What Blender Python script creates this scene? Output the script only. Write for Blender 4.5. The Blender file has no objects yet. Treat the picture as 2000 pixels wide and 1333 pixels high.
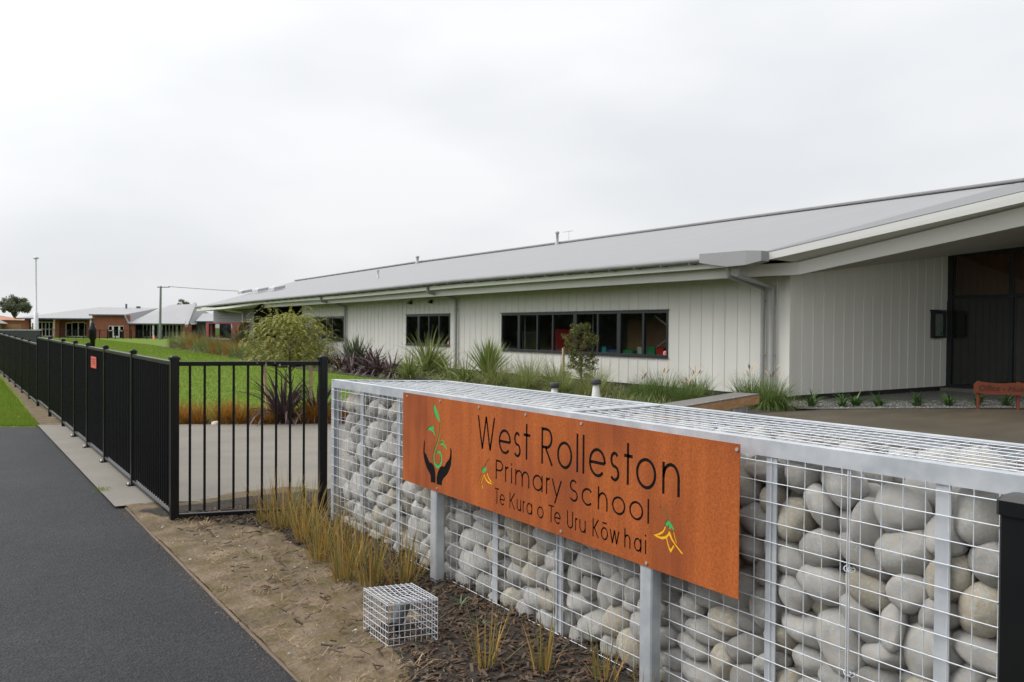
import bpy, bmesh, math, random
import numpy as np
from mathutils import Vector, Matrix, noise
R = math.radians
sc = bpy.context.scene
COL = sc.collection

# ------------------------------------------------------------------ camera
yaw, pitch, roll = R(34.787), R(.8173), R(-.427)
fw = Vector((math.sin(yaw)*math.cos(pitch), math.cos(yaw)*math.cos(pitch), -math.sin(pitch)))
rt = Vector((math.cos(yaw), -math.sin(yaw), 0)); dn = fw.cross(rt)
r2 = rt*math.cos(roll) + dn*math.sin(roll); d2 = dn*math.cos(roll) - rt*math.sin(roll)
cam = bpy.data.cameras.new('camera'); co = bpy.data.objects.new('camera', cam); COL.objects.link(co)
m = Matrix((r2, -d2, -fw)).transposed().to_4x4(); m.translation = (0, 0, 1.6); co.matrix_world = m
cam.sensor_width = 36; cam.lens = 28.8; cam.clip_end = 3000; cam.clip_start = .05
cam.dof.use_dof = True; cam.dof.focus_distance = 4.0; cam.dof.aperture_fstop = 8.5
sc.camera = co
# ------------------------------------------------------------------ world: overcast sky
SUN_EL, SUN_AZ = R(48), R(-58)          # azimuth measured from +Y towards +X
w = bpy.data.worlds.new('World'); sc.world = w; w.use_nodes = True
nt = w.node_tree; nt.nodes.clear(); N = nt.nodes.new; L = nt.links.new
out = N('ShaderNodeOutputWorld'); bg = N('ShaderNodeBackground'); bg.inputs[1].default_value = .1; L(bg.outputs[0], out.inputs[0])
sky = N('ShaderNodeTexSky'); sky.sky_type = 'NISHITA'; sky.sun_disc = False; sky.sun_elevation = SUN_EL; sky.sun_rotation = SUN_AZ
tc = N('ShaderNodeTexCoord'); sep = N('ShaderNodeSeparateXYZ'); L(tc.outputs['Generated'], sep.inputs[0])
mp = N('ShaderNodeMapping'); mp.inputs['Scale'].default_value = (1, 1, 2.6); L(tc.outputs['Generated'], mp.inputs[0])
nz = N('ShaderNodeTexNoise'); nz.inputs['Scale'].default_value = 1.9; nz.inputs['Detail'].default_value = 4; nz.inputs['Roughness'].default_value = .45
L(mp.outputs[0], nz.inputs['Vector'])
rp = N('ShaderNodeValToRGB'); rp.color_ramp.elements[0].position = .36; rp.color_ramp.elements[1].position = .60
rp.color_ramp.elements[0].color = (.785, .80, .825, 1); rp.color_ramp.elements[1].color = (.93, .94, .955, 1)
L(nz.outputs[0], rp.inputs[0])
gr = N('ShaderNodeValToRGB'); e = gr.color_ramp.elements                # brighter overhead, as an overcast sky is
e[0].position = 0; e[0].color = (.83,)*3 + (1,); e[1].position = 1; e[1].color = (1.0,)*3 + (1,)
x_ = e.new(.12); x_.color = (.875,)*3 + (1,)
x_ = e.new(.38); x_.color = (1.0,)*3 + (1,)
L(sep.outputs[2], gr.inputs[0])
mu = N('ShaderNodeMix'); mu.data_type = 'RGBA'; mu.blend_type = 'MULTIPLY'; mu.inputs[0].default_value = 1
L(rp.outputs[0], mu.inputs[6]); L(gr.outputs[0], mu.inputs[7])
# glow of the veiled sun
sd = Vector((math.sin(SUN_AZ)*math.cos(SUN_EL), math.cos(SUN_AZ)*math.cos(SUN_EL), math.sin(SUN_EL)))
dt = N('ShaderNodeVectorMath'); dt.operation = 'DOT_PRODUCT'; L(tc.outputs['Generated'], dt.inputs[0]); dt.inputs[1].default_value = sd
mr = N('ShaderNodeMapRange'); mr.inputs[1].default_value = .3; mr.inputs[2].default_value = 1.0; mr.inputs[3].default_value = 10.6; mr.inputs[4].default_value = 19.0
mr.interpolation_type = 'SMOOTHSTEP'; L(dt.outputs['Value'], mr.inputs[0])
vs = N('ShaderNodeVectorMath'); vs.operation = 'SCALE'; L(mu.outputs[2], vs.inputs[0]); L(mr.outputs[0], vs.inputs['Scale'])
dk = N('ShaderNodeVectorMath'); dk.operation = 'DOT_PRODUCT'; L(tc.outputs['Generated'], dk.inputs[0]); dk.inputs[1].default_value = (.42, -.90, .1)   # added dimming of the unseen sky, to darken the porch wall
md_ = N('ShaderNodeMapRange'); md_.interpolation_type = 'SMOOTHSTEP'; md_.inputs[1].default_value = .12; md_.inputs[2].default_value = .85; md_.inputs[3].default_value = 1.0; md_.inputs[4].default_value = .8; L(dk.outputs['Value'], md_.inputs[0])
v2_ = N('ShaderNodeVectorMath'); v2_.operation = 'SCALE'; L(vs.outputs[0], v2_.inputs[0]); L(md_.outputs[0], v2_.inputs['Scale']); vs = v2_
mx = N('ShaderNodeMix'); mx.data_type = 'RGBA'; mx.inputs[0].default_value = .95
L(sky.outputs[0], mx.inputs[6]); L(vs.outputs[0], mx.inputs[7]); L(mx.outputs[2], bg.inputs[0])
# ------------------------------------------------------------------ veiled sun
sl = bpy.data.lights.new('sun', 'SUN'); sl.energy = 2.0; sl.angle = R(38); sl.color = (1, .97, .92)
so = bpy.data.objects.new('sun', sl); COL.objects.link(so); so.rotation_euler = sd.to_track_quat('Z', 'Y').to_euler(); so.location = sd*50
sc.view_settings.view_transform = 'Standard'; sc.view_settings.look = 'None'; sc.view_settings.gamma = 1; sc.view_settings.exposure = .12
try:
    sc.cycles.max_bounces = 8; sc.cycles.transparent_max_bounces = 12
except Exception: pass

# ------------------------------------------------------------------ helpers
def tag(o, label=None, cat=None, group=None, kind=None):
    if label: o['label'] = label
    if cat: o['category'] = cat
    if group: o['group'] = group
    if kind: o['kind'] = kind
    return o
def empty(name, loc=(0,0,0), label=None, cat=None, group=None):
    o = bpy.data.objects.new(name, None); COL.objects.link(o); o.location = loc; o.empty_display_size = .2
    return tag(o, label, cat, group)
class MB:
    def __init__(s): s.v = []; s.f = []; s.sm = []
    def add(s, vs, fs, smooth=False):
        b = len(s.v); s.v += [tuple(p) for p in vs]; s.f += [tuple(i+b for i in f) for f in fs]; s.sm += [smooth]*len(fs); return s
    def box(s, lo, hi):
        (a,b,c),(d,e,f) = lo, hi
        return s.add([(a,b,c),(d,b,c),(d,e,c),(a,e,c),(a,b,f),(d,b,f),(d,e,f),(a,e,f)], [(0,3,2,1),(4,5,6,7),(0,1,5,4),(1,2,6,5),(2,3,7,6),(3,0,4,7)])
    def bar(s, p, q, w, h, up=(0,0,1), bev=0):
        p, q = Vector(p), Vector(q); t = (q-p).normalized(); u = Vector(up)
        if abs(t.dot(u)) > .99: u = Vector((0,1,0))
        a = t.cross(u).normalized(); b = a.cross(t).normalized()
        if bev:
            pr = [(-w/2+bev,-h/2),(w/2-bev,-h/2),(w/2,-h/2+bev),(w/2,h/2-bev),(w/2-bev,h/2),(-w/2+bev,h/2),(-w/2,h/2-bev),(-w/2,-h/2+bev)]
        else: pr = [(-w/2,-h/2),(w/2,-h/2),(w/2,h/2),(-w/2,h/2)]
        n = len(pr); vs = [p+a*x+b*y for x,y in pr] + [q+a*x+b*y for x,y in pr]
        return s.add(vs, [tuple(range(n))[::-1], tuple(range(n,2*n))] + [(i,(i+1)%n,(i+1)%n+n,i+n) for i in range(n)])
    def tube(s, pts, r, n=8, cap=True):
        pts = [Vector(p) for p in pts]; rs = r if isinstance(r,(list,tuple)) else [r]*len(pts)
        ref = None; vs = []
        for i,p in enumerate(pts):
            t = (pts[min(i+1,len(pts)-1)] - pts[max(i-1,0)]).normalized()
            if ref is None:
                ref = Vector((0,0,1)) if abs(t.z) < .9 else Vector((0,1,0))
            a = t.cross(ref).normalized(); b = a.cross(t).normalized(); ref = b
            vs += [p + (a*math.cos(k*2*math.pi/n) + b*math.sin(k*2*math.pi/n))*rs[i] for k in range(n)]
        fs = []
        for i in range(len(pts)-1):
            for k in range(n): fs.append((i*n+k, i*n+(k+1)%n, (i+1)*n+(k+1)%n, (i+1)*n+k))
        s.add(vs, fs, n > 4)
        if cap: s.add(vs[:n], [tuple(range(n))[::-1]]); s.add(vs[-n:], [tuple(range(n))])
        return s
    def prism(s, poly, f0, f1):
        n = len(poly); return s.add([f0(*p) for p in poly]+[f1(*p) for p in poly], [tuple(range(n))[::-1], tuple(range(n,2*n))]+[(i,(i+1)%n,(i+1)%n+n,i+n) for i in range(n)])
    def lathe(s, prof, c, n=16):
        vs = []; fs = []
        for r,z in prof: vs += [(c[0]+r*math.cos(k*2*math.pi/n), c[1]+r*math.sin(k*2*math.pi/n), c[2]+z) for k in range(n)]
        for i in range(len(prof)-1):
            for k in range(n): fs.append((i*n+k, i*n+(k+1)%n, (i+1)*n+(k+1)%n, (i+1)*n+k))
        s.add(vs, fs, True); s.add(vs[:n], [tuple(range(n))[::-1]]); s.add(vs[-n:], [tuple(range(n))]); return s
    def mesh(s, name):
        me = bpy.data.meshes.new(name); me.from_pydata(s.v, [], s.f)
        me.polygons.foreach_set('use_smooth', s.sm); me.update(); return me
    def build(s, name, mat, parent=None, **kw):
        o = bpy.data.objects.new(name, s.mesh(name)); o.data.materials.append(mat); COL.objects.link(o)
        if parent is not None:
            o.parent = parent; o.matrix_parent_inverse = Matrix.Translation(parent.location).inverted() if parent.type == 'EMPTY' else Matrix()
        return tag(o, **kw)
def fixnormals(o):
    bm = bmesh.new(); bm.from_mesh(o.data); bmesh.ops.recalc_face_normals(bm, faces=bm.faces); bm.to_mesh(o.data); bm.free(); return o
def copy_tree(o, loc, rotz=0, scale=1, **kw):
    c = o.copy(); COL.objects.link(c); c.location = loc; c.rotation_euler = (0,0,rotz); c.scale = (scale,)*3
    for ch in o.children:
        d = ch.copy(); COL.objects.link(d); d.parent = c
    return tag(c, **kw)
def np_mesh(name, verts, k):
    n = len(verts)//k; me = bpy.data.meshes.new(name); me.vertices.add(len(verts)); me.vertices.foreach_set('co', verts.astype(np.float32).ravel())
    me.loops.add(n*k); me.loops.foreach_set('vertex_index', np.arange(n*k, dtype=np.int32)); me.polygons.add(n)
    me.polygons.foreach_set('loop_start', np.arange(0, n*k, k, dtype=np.int32)); me.update(calc_edges=True); me.validate(); return me

# ------------------------------------------------------------------ materials
def pm(name, c1, c2=None, scale=8, rough=.7, metal=0, bump=0, bscale=None, detail=6, stretch=(1,1,1), isl=0, c3=None, s3=1, spec=.5, isl_c=None, contrast=(.3,.7), trans=0):
    m = bpy.data.materials.new(name); m.use_nodes = True; t = m.node_tree; p = t.nodes['Principled BSDF']; N = t.nodes.new; L = t.links.new
    p.inputs['Roughness'].default_value = rough; p.inputs['Metallic'].default_value = metal; p.inputs['Specular IOR Level'].default_value = spec
    tc = N('ShaderNodeTexCoord'); mp = N('ShaderNodeMapping'); mp.inputs['Scale'].default_value = stretch; L(tc.outputs['Object'], mp.inputs[0])
    c2 = c2 or tuple(x*.85 for x in c1)
    nz = N('ShaderNodeTexNoise'); nz.inputs['Scale'].default_value = scale; nz.inputs['Detail'].default_value = detail; nz.inputs['Roughness'].default_value = .6; L(mp.outputs[0], nz.inputs['Vector'])
    rp = N('ShaderNodeValToRGB'); rp.color_ramp.elements[0].position, rp.color_ramp.elements[1].position = contrast
    rp.color_ramp.elements[0].color = (*c1,1); rp.color_ramp.elements[1].color = (*c2,1); L(nz.outputs[0], rp.inputs[0]); col = rp.outputs[0]
    if c3:
        n3 = N('ShaderNodeTexNoise'); n3.inputs['Scale'].default_value = s3; n3.inputs['Detail'].default_value = 4; L(mp.outputs[0], n3.inputs['Vector'])
        r3 = N('ShaderNodeValToRGB'); r3.color_ramp.elements[0].position = .42; r3.color_ramp.elements[1].position = .68; L(n3.outputs[0], r3.inputs[0])
        mx = N('ShaderNodeMix'); mx.data_type = 'RGBA'; L(r3.outputs[0], mx.inputs[0]); L(col, mx.inputs[6]); mx.inputs[7].default_value = (*c3,1); col = mx.outputs[2]
    if isl:
        g = N('ShaderNodeNewGeometry'); oi = N('ShaderNodeObjectInfo')
        if isl_c:
            ir = N('ShaderNodeValToRGB'); els = ir.color_ramp.elements
            els[0].position = 0; els[0].color = (*isl_c[0],1); els[1].position = 1; els[1].color = (*isl_c[-1],1)
            for i,c in enumerate(isl_c[1:-1]): el = els.new((i+1)/(len(isl_c)-1)); el.color = (*c,1)
            L(g.outputs['Random Per Island'], ir.inputs[0])
            mx = N('ShaderNodeMix'); mx.data_type = 'RGBA'; mx.inputs[0].default_value = .75; L(col, mx.inputs[6]); L(ir.outputs[0], mx.inputs[7]); col = mx.outputs[2]
        ad = N('ShaderNodeMath'); ad.operation = 'ADD'; L(g.outputs['Random Per Island'], ad.inputs[0]); L(oi.outputs['Random'], ad.inputs[1])
        fr = N('ShaderNodeMath'); fr.operation = 'FRACT'; L(ad.outputs[0], fr.inputs[0])
        mr = N('ShaderNodeMapRange'); mr.inputs[3].default_value = 1-isl; mr.inputs[4].default_value = 1+isl; L(fr.outputs[0], mr.inputs[0])
        v = N('ShaderNodeVectorMath'); v.operation = 'SCALE'; L(col, v.inputs[0]); L(mr.outputs[0], v.inputs['Scale']); col = v.outputs[0]
    L(col, p.inputs['Base Color'])
    if bump:
        nb = N('ShaderNodeTexNoise'); nb.inputs['Scale'].default_value = bscale or scale*4; nb.inputs['Detail'].default_value = 5; L(mp.outputs[0], nb.inputs['Vector'])
        b = N('ShaderNodeBump'); b.inputs['Strength'].default_value = bump; b.inputs['Distance'].default_value = .02; L(nb.outputs[0], b.inputs['Height']); L(b.outputs[0], p.inputs['Normal'])
    if trans:
        tr = N('ShaderNodeBsdfTranslucent'); L(col, tr.inputs[0]); ms = N('ShaderNodeMixShader'); ms.inputs[0].default_value = trans
        o = t.nodes['Material Output']; L(p.outputs[0], ms.inputs[1]); L(tr.outputs[0], ms.inputs[2]); L(ms.outputs[0], o.inputs[0])
    return m
M = {}
M['asphalt'] = pm('asphalt', (.021,.022,.0255), (.040,.041,.046), .6, .72, bump=.9, bscale=210, c3=(.047,.048,.052), s3=150, spec=.28)
t_ = M['asphalt'].node_tree; p_ = t_.nodes['Principled BSDF']; src_ = p_.inputs['Base Color'].links[0].from_socket; mp_ = [n for n in t_.nodes if n.type == 'MAPPING'][0]
def vnode(scale):
    v = t_.nodes.new('ShaderNodeTexVoronoi'); v.inputs['Scale'].default_value = scale; t_.links.new(mp_.outputs[0], v.inputs['Vector']); return v
v1 = vnode(75); bw = t_.nodes.new('ShaderNodeSeparateColor'); t_.links.new(v1.outputs['Color'], bw.inputs[0]); r1 = t_.nodes.new('ShaderNodeValToRGB'); r1.color_ramp.elements[0].color = (.52,.52,.525,1); r1.color_ramp.elements[1].color = (1.05,1.05,1.06,1); r1.color_ramp.elements[0].position = .1; t_.links.new(bw.outputs[0], r1.inputs[0])
n1 = t_.nodes.new('ShaderNodeTexNoise'); n1.inputs['Scale'].default_value = .8; n1.inputs['Detail'].default_value = 6; n1.inputs['Roughness'].default_value = .65; t_.links.new(mp_.outputs[0], n1.inputs['Vector']); r2 = t_.nodes.new('ShaderNodeValToRGB'); r2.color_ramp.elements[0].color = (.78,.78,.79,1); r2.color_ramp.elements[1].color = (1.15,1.15,1.15,1); r2.color_ramp.elements[0].position = .35; r2.color_ramp.elements[1].position = .68; t_.links.new(n1.outputs[0], r2.inputs[0])
for r_ in (r1, r2):
    m__ = t_.nodes.new('ShaderNodeMix'); m__.data_type = 'RGBA'; m__.blend_type = 'MULTIPLY'; m__.inputs[0].default_value = 1; t_.links.new(src_, m__.inputs[6]); t_.links.new(r_.outputs[0], m__.inputs[7]); src_ = m__.outputs[2]
t_.links.new(src_, p_.inputs['Base Color'])
b_ = t_.nodes.new('ShaderNodeBump'); b_.inputs['Strength'].default_value = .8; b_.inputs['Distance'].default_value = .006; t_.links.new(v1.outputs['Distance'], b_.inputs['Height']); t_.links.new(b_.outputs[0], p_.inputs['Normal'])
M['concrete'] = pm('pavement_concrete', (.235,.213,.18), (.165,.15,.128), 1.6, .85, bump=.25, bscale=90, c3=(.20,.183,.157), s3=30)
M['plaza'] = pm('wet_pavement', (.125,.103,.07), (.05,.04,.027), .42, .45, bump=.3, bscale=90, c3=(.075,.061,.042), s3=1.1, stretch=(1,2.2,1))
M['soil'] = pm('bare_soil', (.225,.172,.118), (.095,.07,.045), 4.2, .95, bump=1.0, bscale=30, c3=(.118,.092,.046), s3=6.5, spec=.2)
M['mulch_ground'] = pm('dark_mulch', (.018,.015,.012), (.050,.037,.026), 14, .95, bump=1, bscale=40)
M['gravel_ground'] = pm('gravel', (.22,.21,.195), (.10,.095,.09), 30, .95, bump=1, bscale=60)
M['lawn'] = pm('lawn_ground', (.098,.168,.019), (.128,.195,.026), .45, .95, bump=.5, bscale=40, c3=(.132,.168,.032), s3=.9, spec=.1)
M['chip'] = pm('wood_chip', (.05,.038,.028), (.12,.08,.05), 9, .9, isl=.5, isl_c=[(.018,.014,.011),(.04,.03,.022),(.09,.062,.042),(.21,.105,.05),(.03,.024,.018),(.14,.105,.075)])
M['pebble'] = pm('small_pebble', (.42,.40,.37), (.3,.28,.25), 20, .8, isl=.45)
M['straw'] = pm('dry_straw', (.33,.245,.14), (.24,.17,.09), 6, .85, isl=.35)
M['blade'] = pm('grass_blade', (.165,.255,.028), (.205,.285,.042), .45, .7, isl=.22, spec=.1, trans=.35)
M['reed'] = pm('reed_blade', (.30,.19,.05), (.22,.19,.06), 8, .6, isl=.35, isl_c=[(.13,.15,.045),(.22,.215,.07),(.32,.26,.085),(.44,.26,.06),(.48,.24,.05),(.44,.35,.16)], spec=.25, trans=.25)
M['rust_grass'] = pm('rust_sedge', (.36,.16,.03), (.27,.13,.025), 8, .6, isl=.4, isl_c=[(.20,.14,.025),(.36,.16,.025),(.44,.19,.03),(.28,.18,.04)], spec=.3, trans=.3)
M['purple'] = pm('purple_flax_leaf', (.085,.048,.055), (.055,.032,.035), 5, .38, isl=.4, isl_c=[(.05,.028,.03),(.10,.06,.068),(.15,.10,.105),(.075,.04,.045)])
M['flax'] = pm('green_flax_leaf', (.20,.26,.07), (.15,.21,.05), 5, .45, isl=.35, isl_c=[(.11,.17,.035),(.20,.26,.07),(.34,.35,.13),(.17,.23,.055)], trans=.25)
M['carex'] = pm('green_sedge', (.19,.24,.06), (.15,.20,.05), 6, .55, isl=.35, isl_c=[(.12,.19,.04),(.19,.26,.065),(.29,.28,.11),(.34,.27,.13)], trans=.3)
M['fountain'] = pm('fountain_grass_blade', (.12,.18,.04), (.09,.14,.03), 6, .55, isl=.35, isl_c=[(.06,.11,.02),(.12,.19,.04),(.19,.24,.07),(.09,.15,.03)], trans=.25)
M['bluegreen'] = pm('grey_green_leaf', (.105,.15,.075), (.075,.11,.05), 5, .5, isl=.35, trans=.1)
M['lily'] = pm('lily_leaf', (.075,.15,.035), (.055,.11,.025), 5, .4, isl=.35, trans=.15)
M['kowhai'] = pm('feathery_leaf', (.27,.28,.055), (.20,.22,.042), 3, .6, isl=.4, isl_c=[(.10,.12,.022),(.24,.26,.05),(.42,.38,.10),(.19,.215,.042)], trans=.35)
M['pitto'] = pm('small_leaf', (.12,.15,.04), (.08,.10,.03), 4, .5, isl=.4, isl_c=[(.06,.075,.022),(.13,.17,.04),(.22,.23,.06),(.21,.12,.06)], trans=.2)
M['treefar'] = pm('tree_leaf', (.15,.17,.095), (.11,.13,.075), .6, .8, isl=.35, trans=.35)  # leaf colour lightened to carry the distance haze
M['unseen_hedge'] = pm('hedge_leaf', (.05,.065,.03), (.035,.048,.022), .6, .8, isl=.35)
M['bark'] = pm('bark', (.12,.085,.06), (.07,.05,.035), 14, .9, bump=.6, stretch=(1,1,.3))
M['stake'] = pm('timber_stake', (.48,.36,.22), (.40,.29,.17), 10, .8, stretch=(4,4,.5))
M['stone0'] = None
def stone_mat(name, c, c2, stain):
    m = pm(name, tuple(min(.66,v*1.48) for v in c), tuple(v*1.25 for v in c2), 9, .88, bump=.75, bscale=48, detail=9, c3=tuple(v*1.38 for v in stain), s3=4.5, isl=.13, spec=.25)
    t = m.node_tree; N = t.nodes.new; L = t.links.new; p = t.nodes['Principled BSDF']
    src = p.inputs['Base Color'].links[0].from_socket                # fine pale quartz veins and dark flecks
    tc = [n for n in t.nodes if n.type == 'MAPPING'][0]; wv = N('ShaderNodeTexWave'); wv.inputs['Scale'].default_value = .55; wv.inputs['Distortion'].default_value = 9; wv.inputs['Detail'].default_value = 3; wv.inputs['Detail Scale'].default_value = 1.3; L(tc.outputs[0], wv.inputs[0])
    rr = N('ShaderNodeValToRGB'); rr.color_ramp.elements[0].position = .9965; rr.color_ramp.elements[1].position = 1.0; L(wv.outputs['Fac'], rr.inputs[0])
    mx = N('ShaderNodeMix'); mx.data_type = 'RGBA'; L(rr.outputs[0], mx.inputs[0]); L(src, mx.inputs[6]); mx.inputs[7].default_value = (.58,.56,.51,1)
    vo = N('ShaderNodeTexVoronoi'); vo.inputs['Scale'].default_value = 30; L(tc.outputs[0], vo.inputs['Vector'])
    r2 = N('ShaderNodeValToRGB'); r2.color_ramp.elements[0].position = .05; r2.color_ramp.elements[1].position = .13; r2.color_ramp.elements[0].color = (.68,.65,.60,1); r2.color_ramp.elements[1].color = (1,1,1,1); L(vo.outputs['Distance'], r2.inputs[0])
    m2 = N('ShaderNodeMix'); m2.data_type = 'RGBA'; m2.blend_type = 'MULTIPLY'; m2.inputs[0].default_value = .6; L(mx.outputs[2], m2.inputs[6]); L(r2.outputs[0], m2.inputs[7]); L(m2.outputs[2], p.inputs['Base Color'])
    return m
STONE = [('pale grey', stone_mat('pale_grey_stone', (.50,.495,.47), (.42,.418,.40), (.48,.445,.385))),
         ('mid grey', stone_mat('mid_grey_stone', (.43,.43,.415), (.36,.36,.35), (.43,.40,.345))),
         ('buff', stone_mat('buff_stone', (.50,.46,.385), (.43,.39,.32), (.42,.35,.26))),
         ('dark grey', stone_mat('dark_grey_stone', (.33,.33,.32), (.265,.265,.258), (.34,.31,.26)))]
M['galv'] = pm('galvanised_steel', (.55,.585,.625), (.42,.455,.495), 4, .45, metal=.4, bump=.05, bscale=30, detail=3, c3=(.63,.655,.68), s3=9)
M['wire'] = pm('galvanised_wire', (.66,.69,.73), (.58,.61,.65), 30, .45, metal=.2)
M['black'] = pm('black_steel_paint', (.0055,.006,.0068), (.008,.0085,.009), 6, .32, spec=.32)
M['corten'] = pm('corten_rust', (.47,.132,.032), (.35,.090,.024), 110, .9, bump=.2, bscale=200, detail=4, c3=(.27,.070,.026), s3=2.6, stretch=(1,1,.6), spec=.2, contrast=(.36,.66))
t_ = M['corten'].node_tree; p_ = t_.nodes['Principled BSDF']; src_ = p_.inputs['Base Color'].links[0].from_socket
tcn = t_.nodes.new('ShaderNodeTexCoord'); mpn = t_.nodes.new('ShaderNodeMapping'); mpn.inputs['Scale'].default_value = (1,9,.55); t_.links.new(tcn.outputs['Object'], mpn.inputs[0])
nn_ = t_.nodes.new('ShaderNodeTexNoise'); nn_.inputs['Scale'].default_value = 1.6; nn_.inputs['Detail'].default_value = 5; t_.links.new(mpn.outputs[0], nn_.inputs['Vector'])
rr_ = t_.nodes.new('ShaderNodeValToRGB'); rr_.color_ramp.elements[0].position = .33; rr_.color_ramp.elements[1].position = .72; rr_.color_ramp.elements[0].color = (.66,.62,.62,1); rr_.color_ramp.elements[1].color = (1.12,1.10,1.12,1); t_.links.new(nn_.outputs[0], rr_.inputs[0])
mm_ = t_.nodes.new('ShaderNodeMix'); mm_.data_type = 'RGBA'; mm_.blend_type = 'MULTIPLY'; mm_.inputs[0].default_value = .58; t_.links.new(src_, mm_.inputs[6]); t_.links.new(rr_.outputs[0], mm_.inputs[7]); t_.links.new(mm_.outputs[2], p_.inputs['Base Color'])
M['letter'] = pm('black_inlay', (.0045,.0045,.005), (.006,.006,.007), 5, .7, spec=.12)
M['green'] = pm('green_inlay', (.04,.44,.11), (.04,.40,.10), 5, .5)
M['olive'] = pm('olive_inlay', (.12,.17,.04), (.10,.15,.035), 5, .5)
M['yellow'] = pm('yellow_inlay', (.86,.47,.015), (.82,.43,.015), 5, .5)
M['bolt'] = pm('steel_bolt', (.62,.60,.57), None, 40, .4, metal=.6)
M['wallw'] = pm('warm_white_cladding', (.675,.665,.62), (.61,.60,.553), 1.3, .5, c3=(.625,.612,.565), s3=.9, spec=.35, stretch=(1.5,1.5,.22))
M['fascia'] = pm('fascia_white', (.84,.84,.81), (.82,.82,.79), 1, .5)
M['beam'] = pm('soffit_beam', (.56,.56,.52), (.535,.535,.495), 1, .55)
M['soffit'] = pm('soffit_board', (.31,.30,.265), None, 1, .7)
M['roof'] = pm('grey_roof_steel', (.285,.285,.293), (.248,.248,.256), .9, .5, spec=.35, c3=(.262,.262,.27), s3=.3, stretch=(.06,1.8,.06))
M['facetshade'] = pm('verge_facet_shade_grey', (.185,.186,.188), (.175,.176,.178), .8, .55)  # darker than the roof: shade of the tilted facet painted into the grey
M['gutter'] = pm('grey_gutter', (.235,.235,.24), None, 2, .4, spec=.5)
M['pipe'] = pm('grey_downpipe', (.34,.345,.345), None, 2, .4)
M['frame'] = pm('charcoal_window_frame', (.018,.022,.026), None, 3, .4)
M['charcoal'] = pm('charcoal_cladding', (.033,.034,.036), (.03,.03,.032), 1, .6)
M['greywall'] = pm('grey_corrugated_cladding', (.155,.157,.158), (.14,.142,.143), 1, .5)
M['red'] = pm('red_panel', (.20,.009,.010), (.17,.008,.009), 2, .55)
M['room'] = pm('interior_plaster', (.38,.36,.32), (.34,.32,.28), 1, .9)
M['roomfloor'] = pm('interior_carpet', (.13,.13,.14), None, 4, .95)
M['timber'] = pm('varnished_timber', (.50,.21,.07), (.38,.155,.05), 3, .5, stretch=(1,6,.4))
M['plinth'] = pm('dark_plinth', (.022,.022,.022), None, 3, .9)
M['bench_wood'] = pm('oiled_timber', (.40,.22,.095), (.30,.155,.065), 2.6, .65, stretch=(1,1,5), c3=(.45,.27,.14), s3=5)
M['bench_top'] = pm('grey_weathered_timber', (.17,.155,.145), (.13,.12,.11), 6, .6)
M['signwood'] = pm('red_stained_timber', (.165,.036,.012), (.125,.027,.009), 6, .75, stretch=(1,1,4), bump=.3)
M['dome'] = pm('frosted_dome', (.46,.47,.48), None, 2, .5)
M['carved'] = pm('carved_letter', (.055,.014,.006), None, 6, .8)
M['gravelgrey'] = pm('grey_gravel', (.20,.195,.18), (.13,.127,.118), 20, .85, isl=.45)
M['white'] = pm('white_paint', (.72,.72,.70), None, 2, .45)
M['darkcap'] = pm('dark_grey_cap', (.05,.054,.058), None, 3, .5)
M['brick'] = pm('red_brick', (.27,.088,.050), (.20,.066,.042), 3, .9, c3=(.30,.115,.07), s3=9)
M['bluegrey'] = pm('blue_grey_fascia', (.055,.085,.105), None, 2, .5)
M['farroof'] = pm('pale_roof_steel', (.335,.33,.34), (.31,.31,.32), .4, .6)
M['orangeroof'] = pm('terracotta_roof', (.42,.19,.11), (.36,.16,.095), 3, .8)
M['fencewood'] = pm('timber_paling', (.36,.23,.10), (.28,.17,.075), 3, .9, stretch=(4,4,.3))
M['panelgrey'] = pm('blue_grey_panel', (.065,.072,.08), None, 2, .5)
M['edging'] = pm('timber_edging', (.25,.19,.14), (.19,.14,.10), 7, .9, stretch=(6,.5,6), bump=.3)
M['redsign'] = pm('faded_red_sign', (.62,.115,.075), (.56,.10,.065), 8, .5)
M['signmark'] = pm('sign_print', (.22,.03,.025), None, 8, .6)
M['orange'] = pm('orange_plastic', (.80,.18,.03), None, 3, .5)
M['polegreen'] = pm('weathered_pole', (.21,.25,.20), (.17,.20,.16), 3, .8)
M['lampsteel'] = pm('pale_galvanised', (.66,.68,.70), None, 3, .5, metal=.1)
M['paper'] = pm('notice_paper', (.42,.45,.42), (.30,.34,.34), 6, .8)
def plain(name, c, rough=.5): return pm(name, c, None, 3, rough)
M['greenbox'] = plain('green_plastic', (.02,.36,.13)); M['redbox'] = plain('red_plastic', (.70,.03,.025)); M['bluebox'] = plain('blue_plastic', (.03,.10,.26)); M['teal'] = plain('teal_plastic', (.03,.42,.46)); M['pink'] = plain('pink_sticker', (.80,.42,.42)); M['strut'] = plain('brace_steel', (.42,.43,.43)); M['house_reflection'] = plain('reflection_brown', (.34,.20,.11), .9); M['redrefl'] = plain('reflection_red', (.42,.014,.013), .45)
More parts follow.
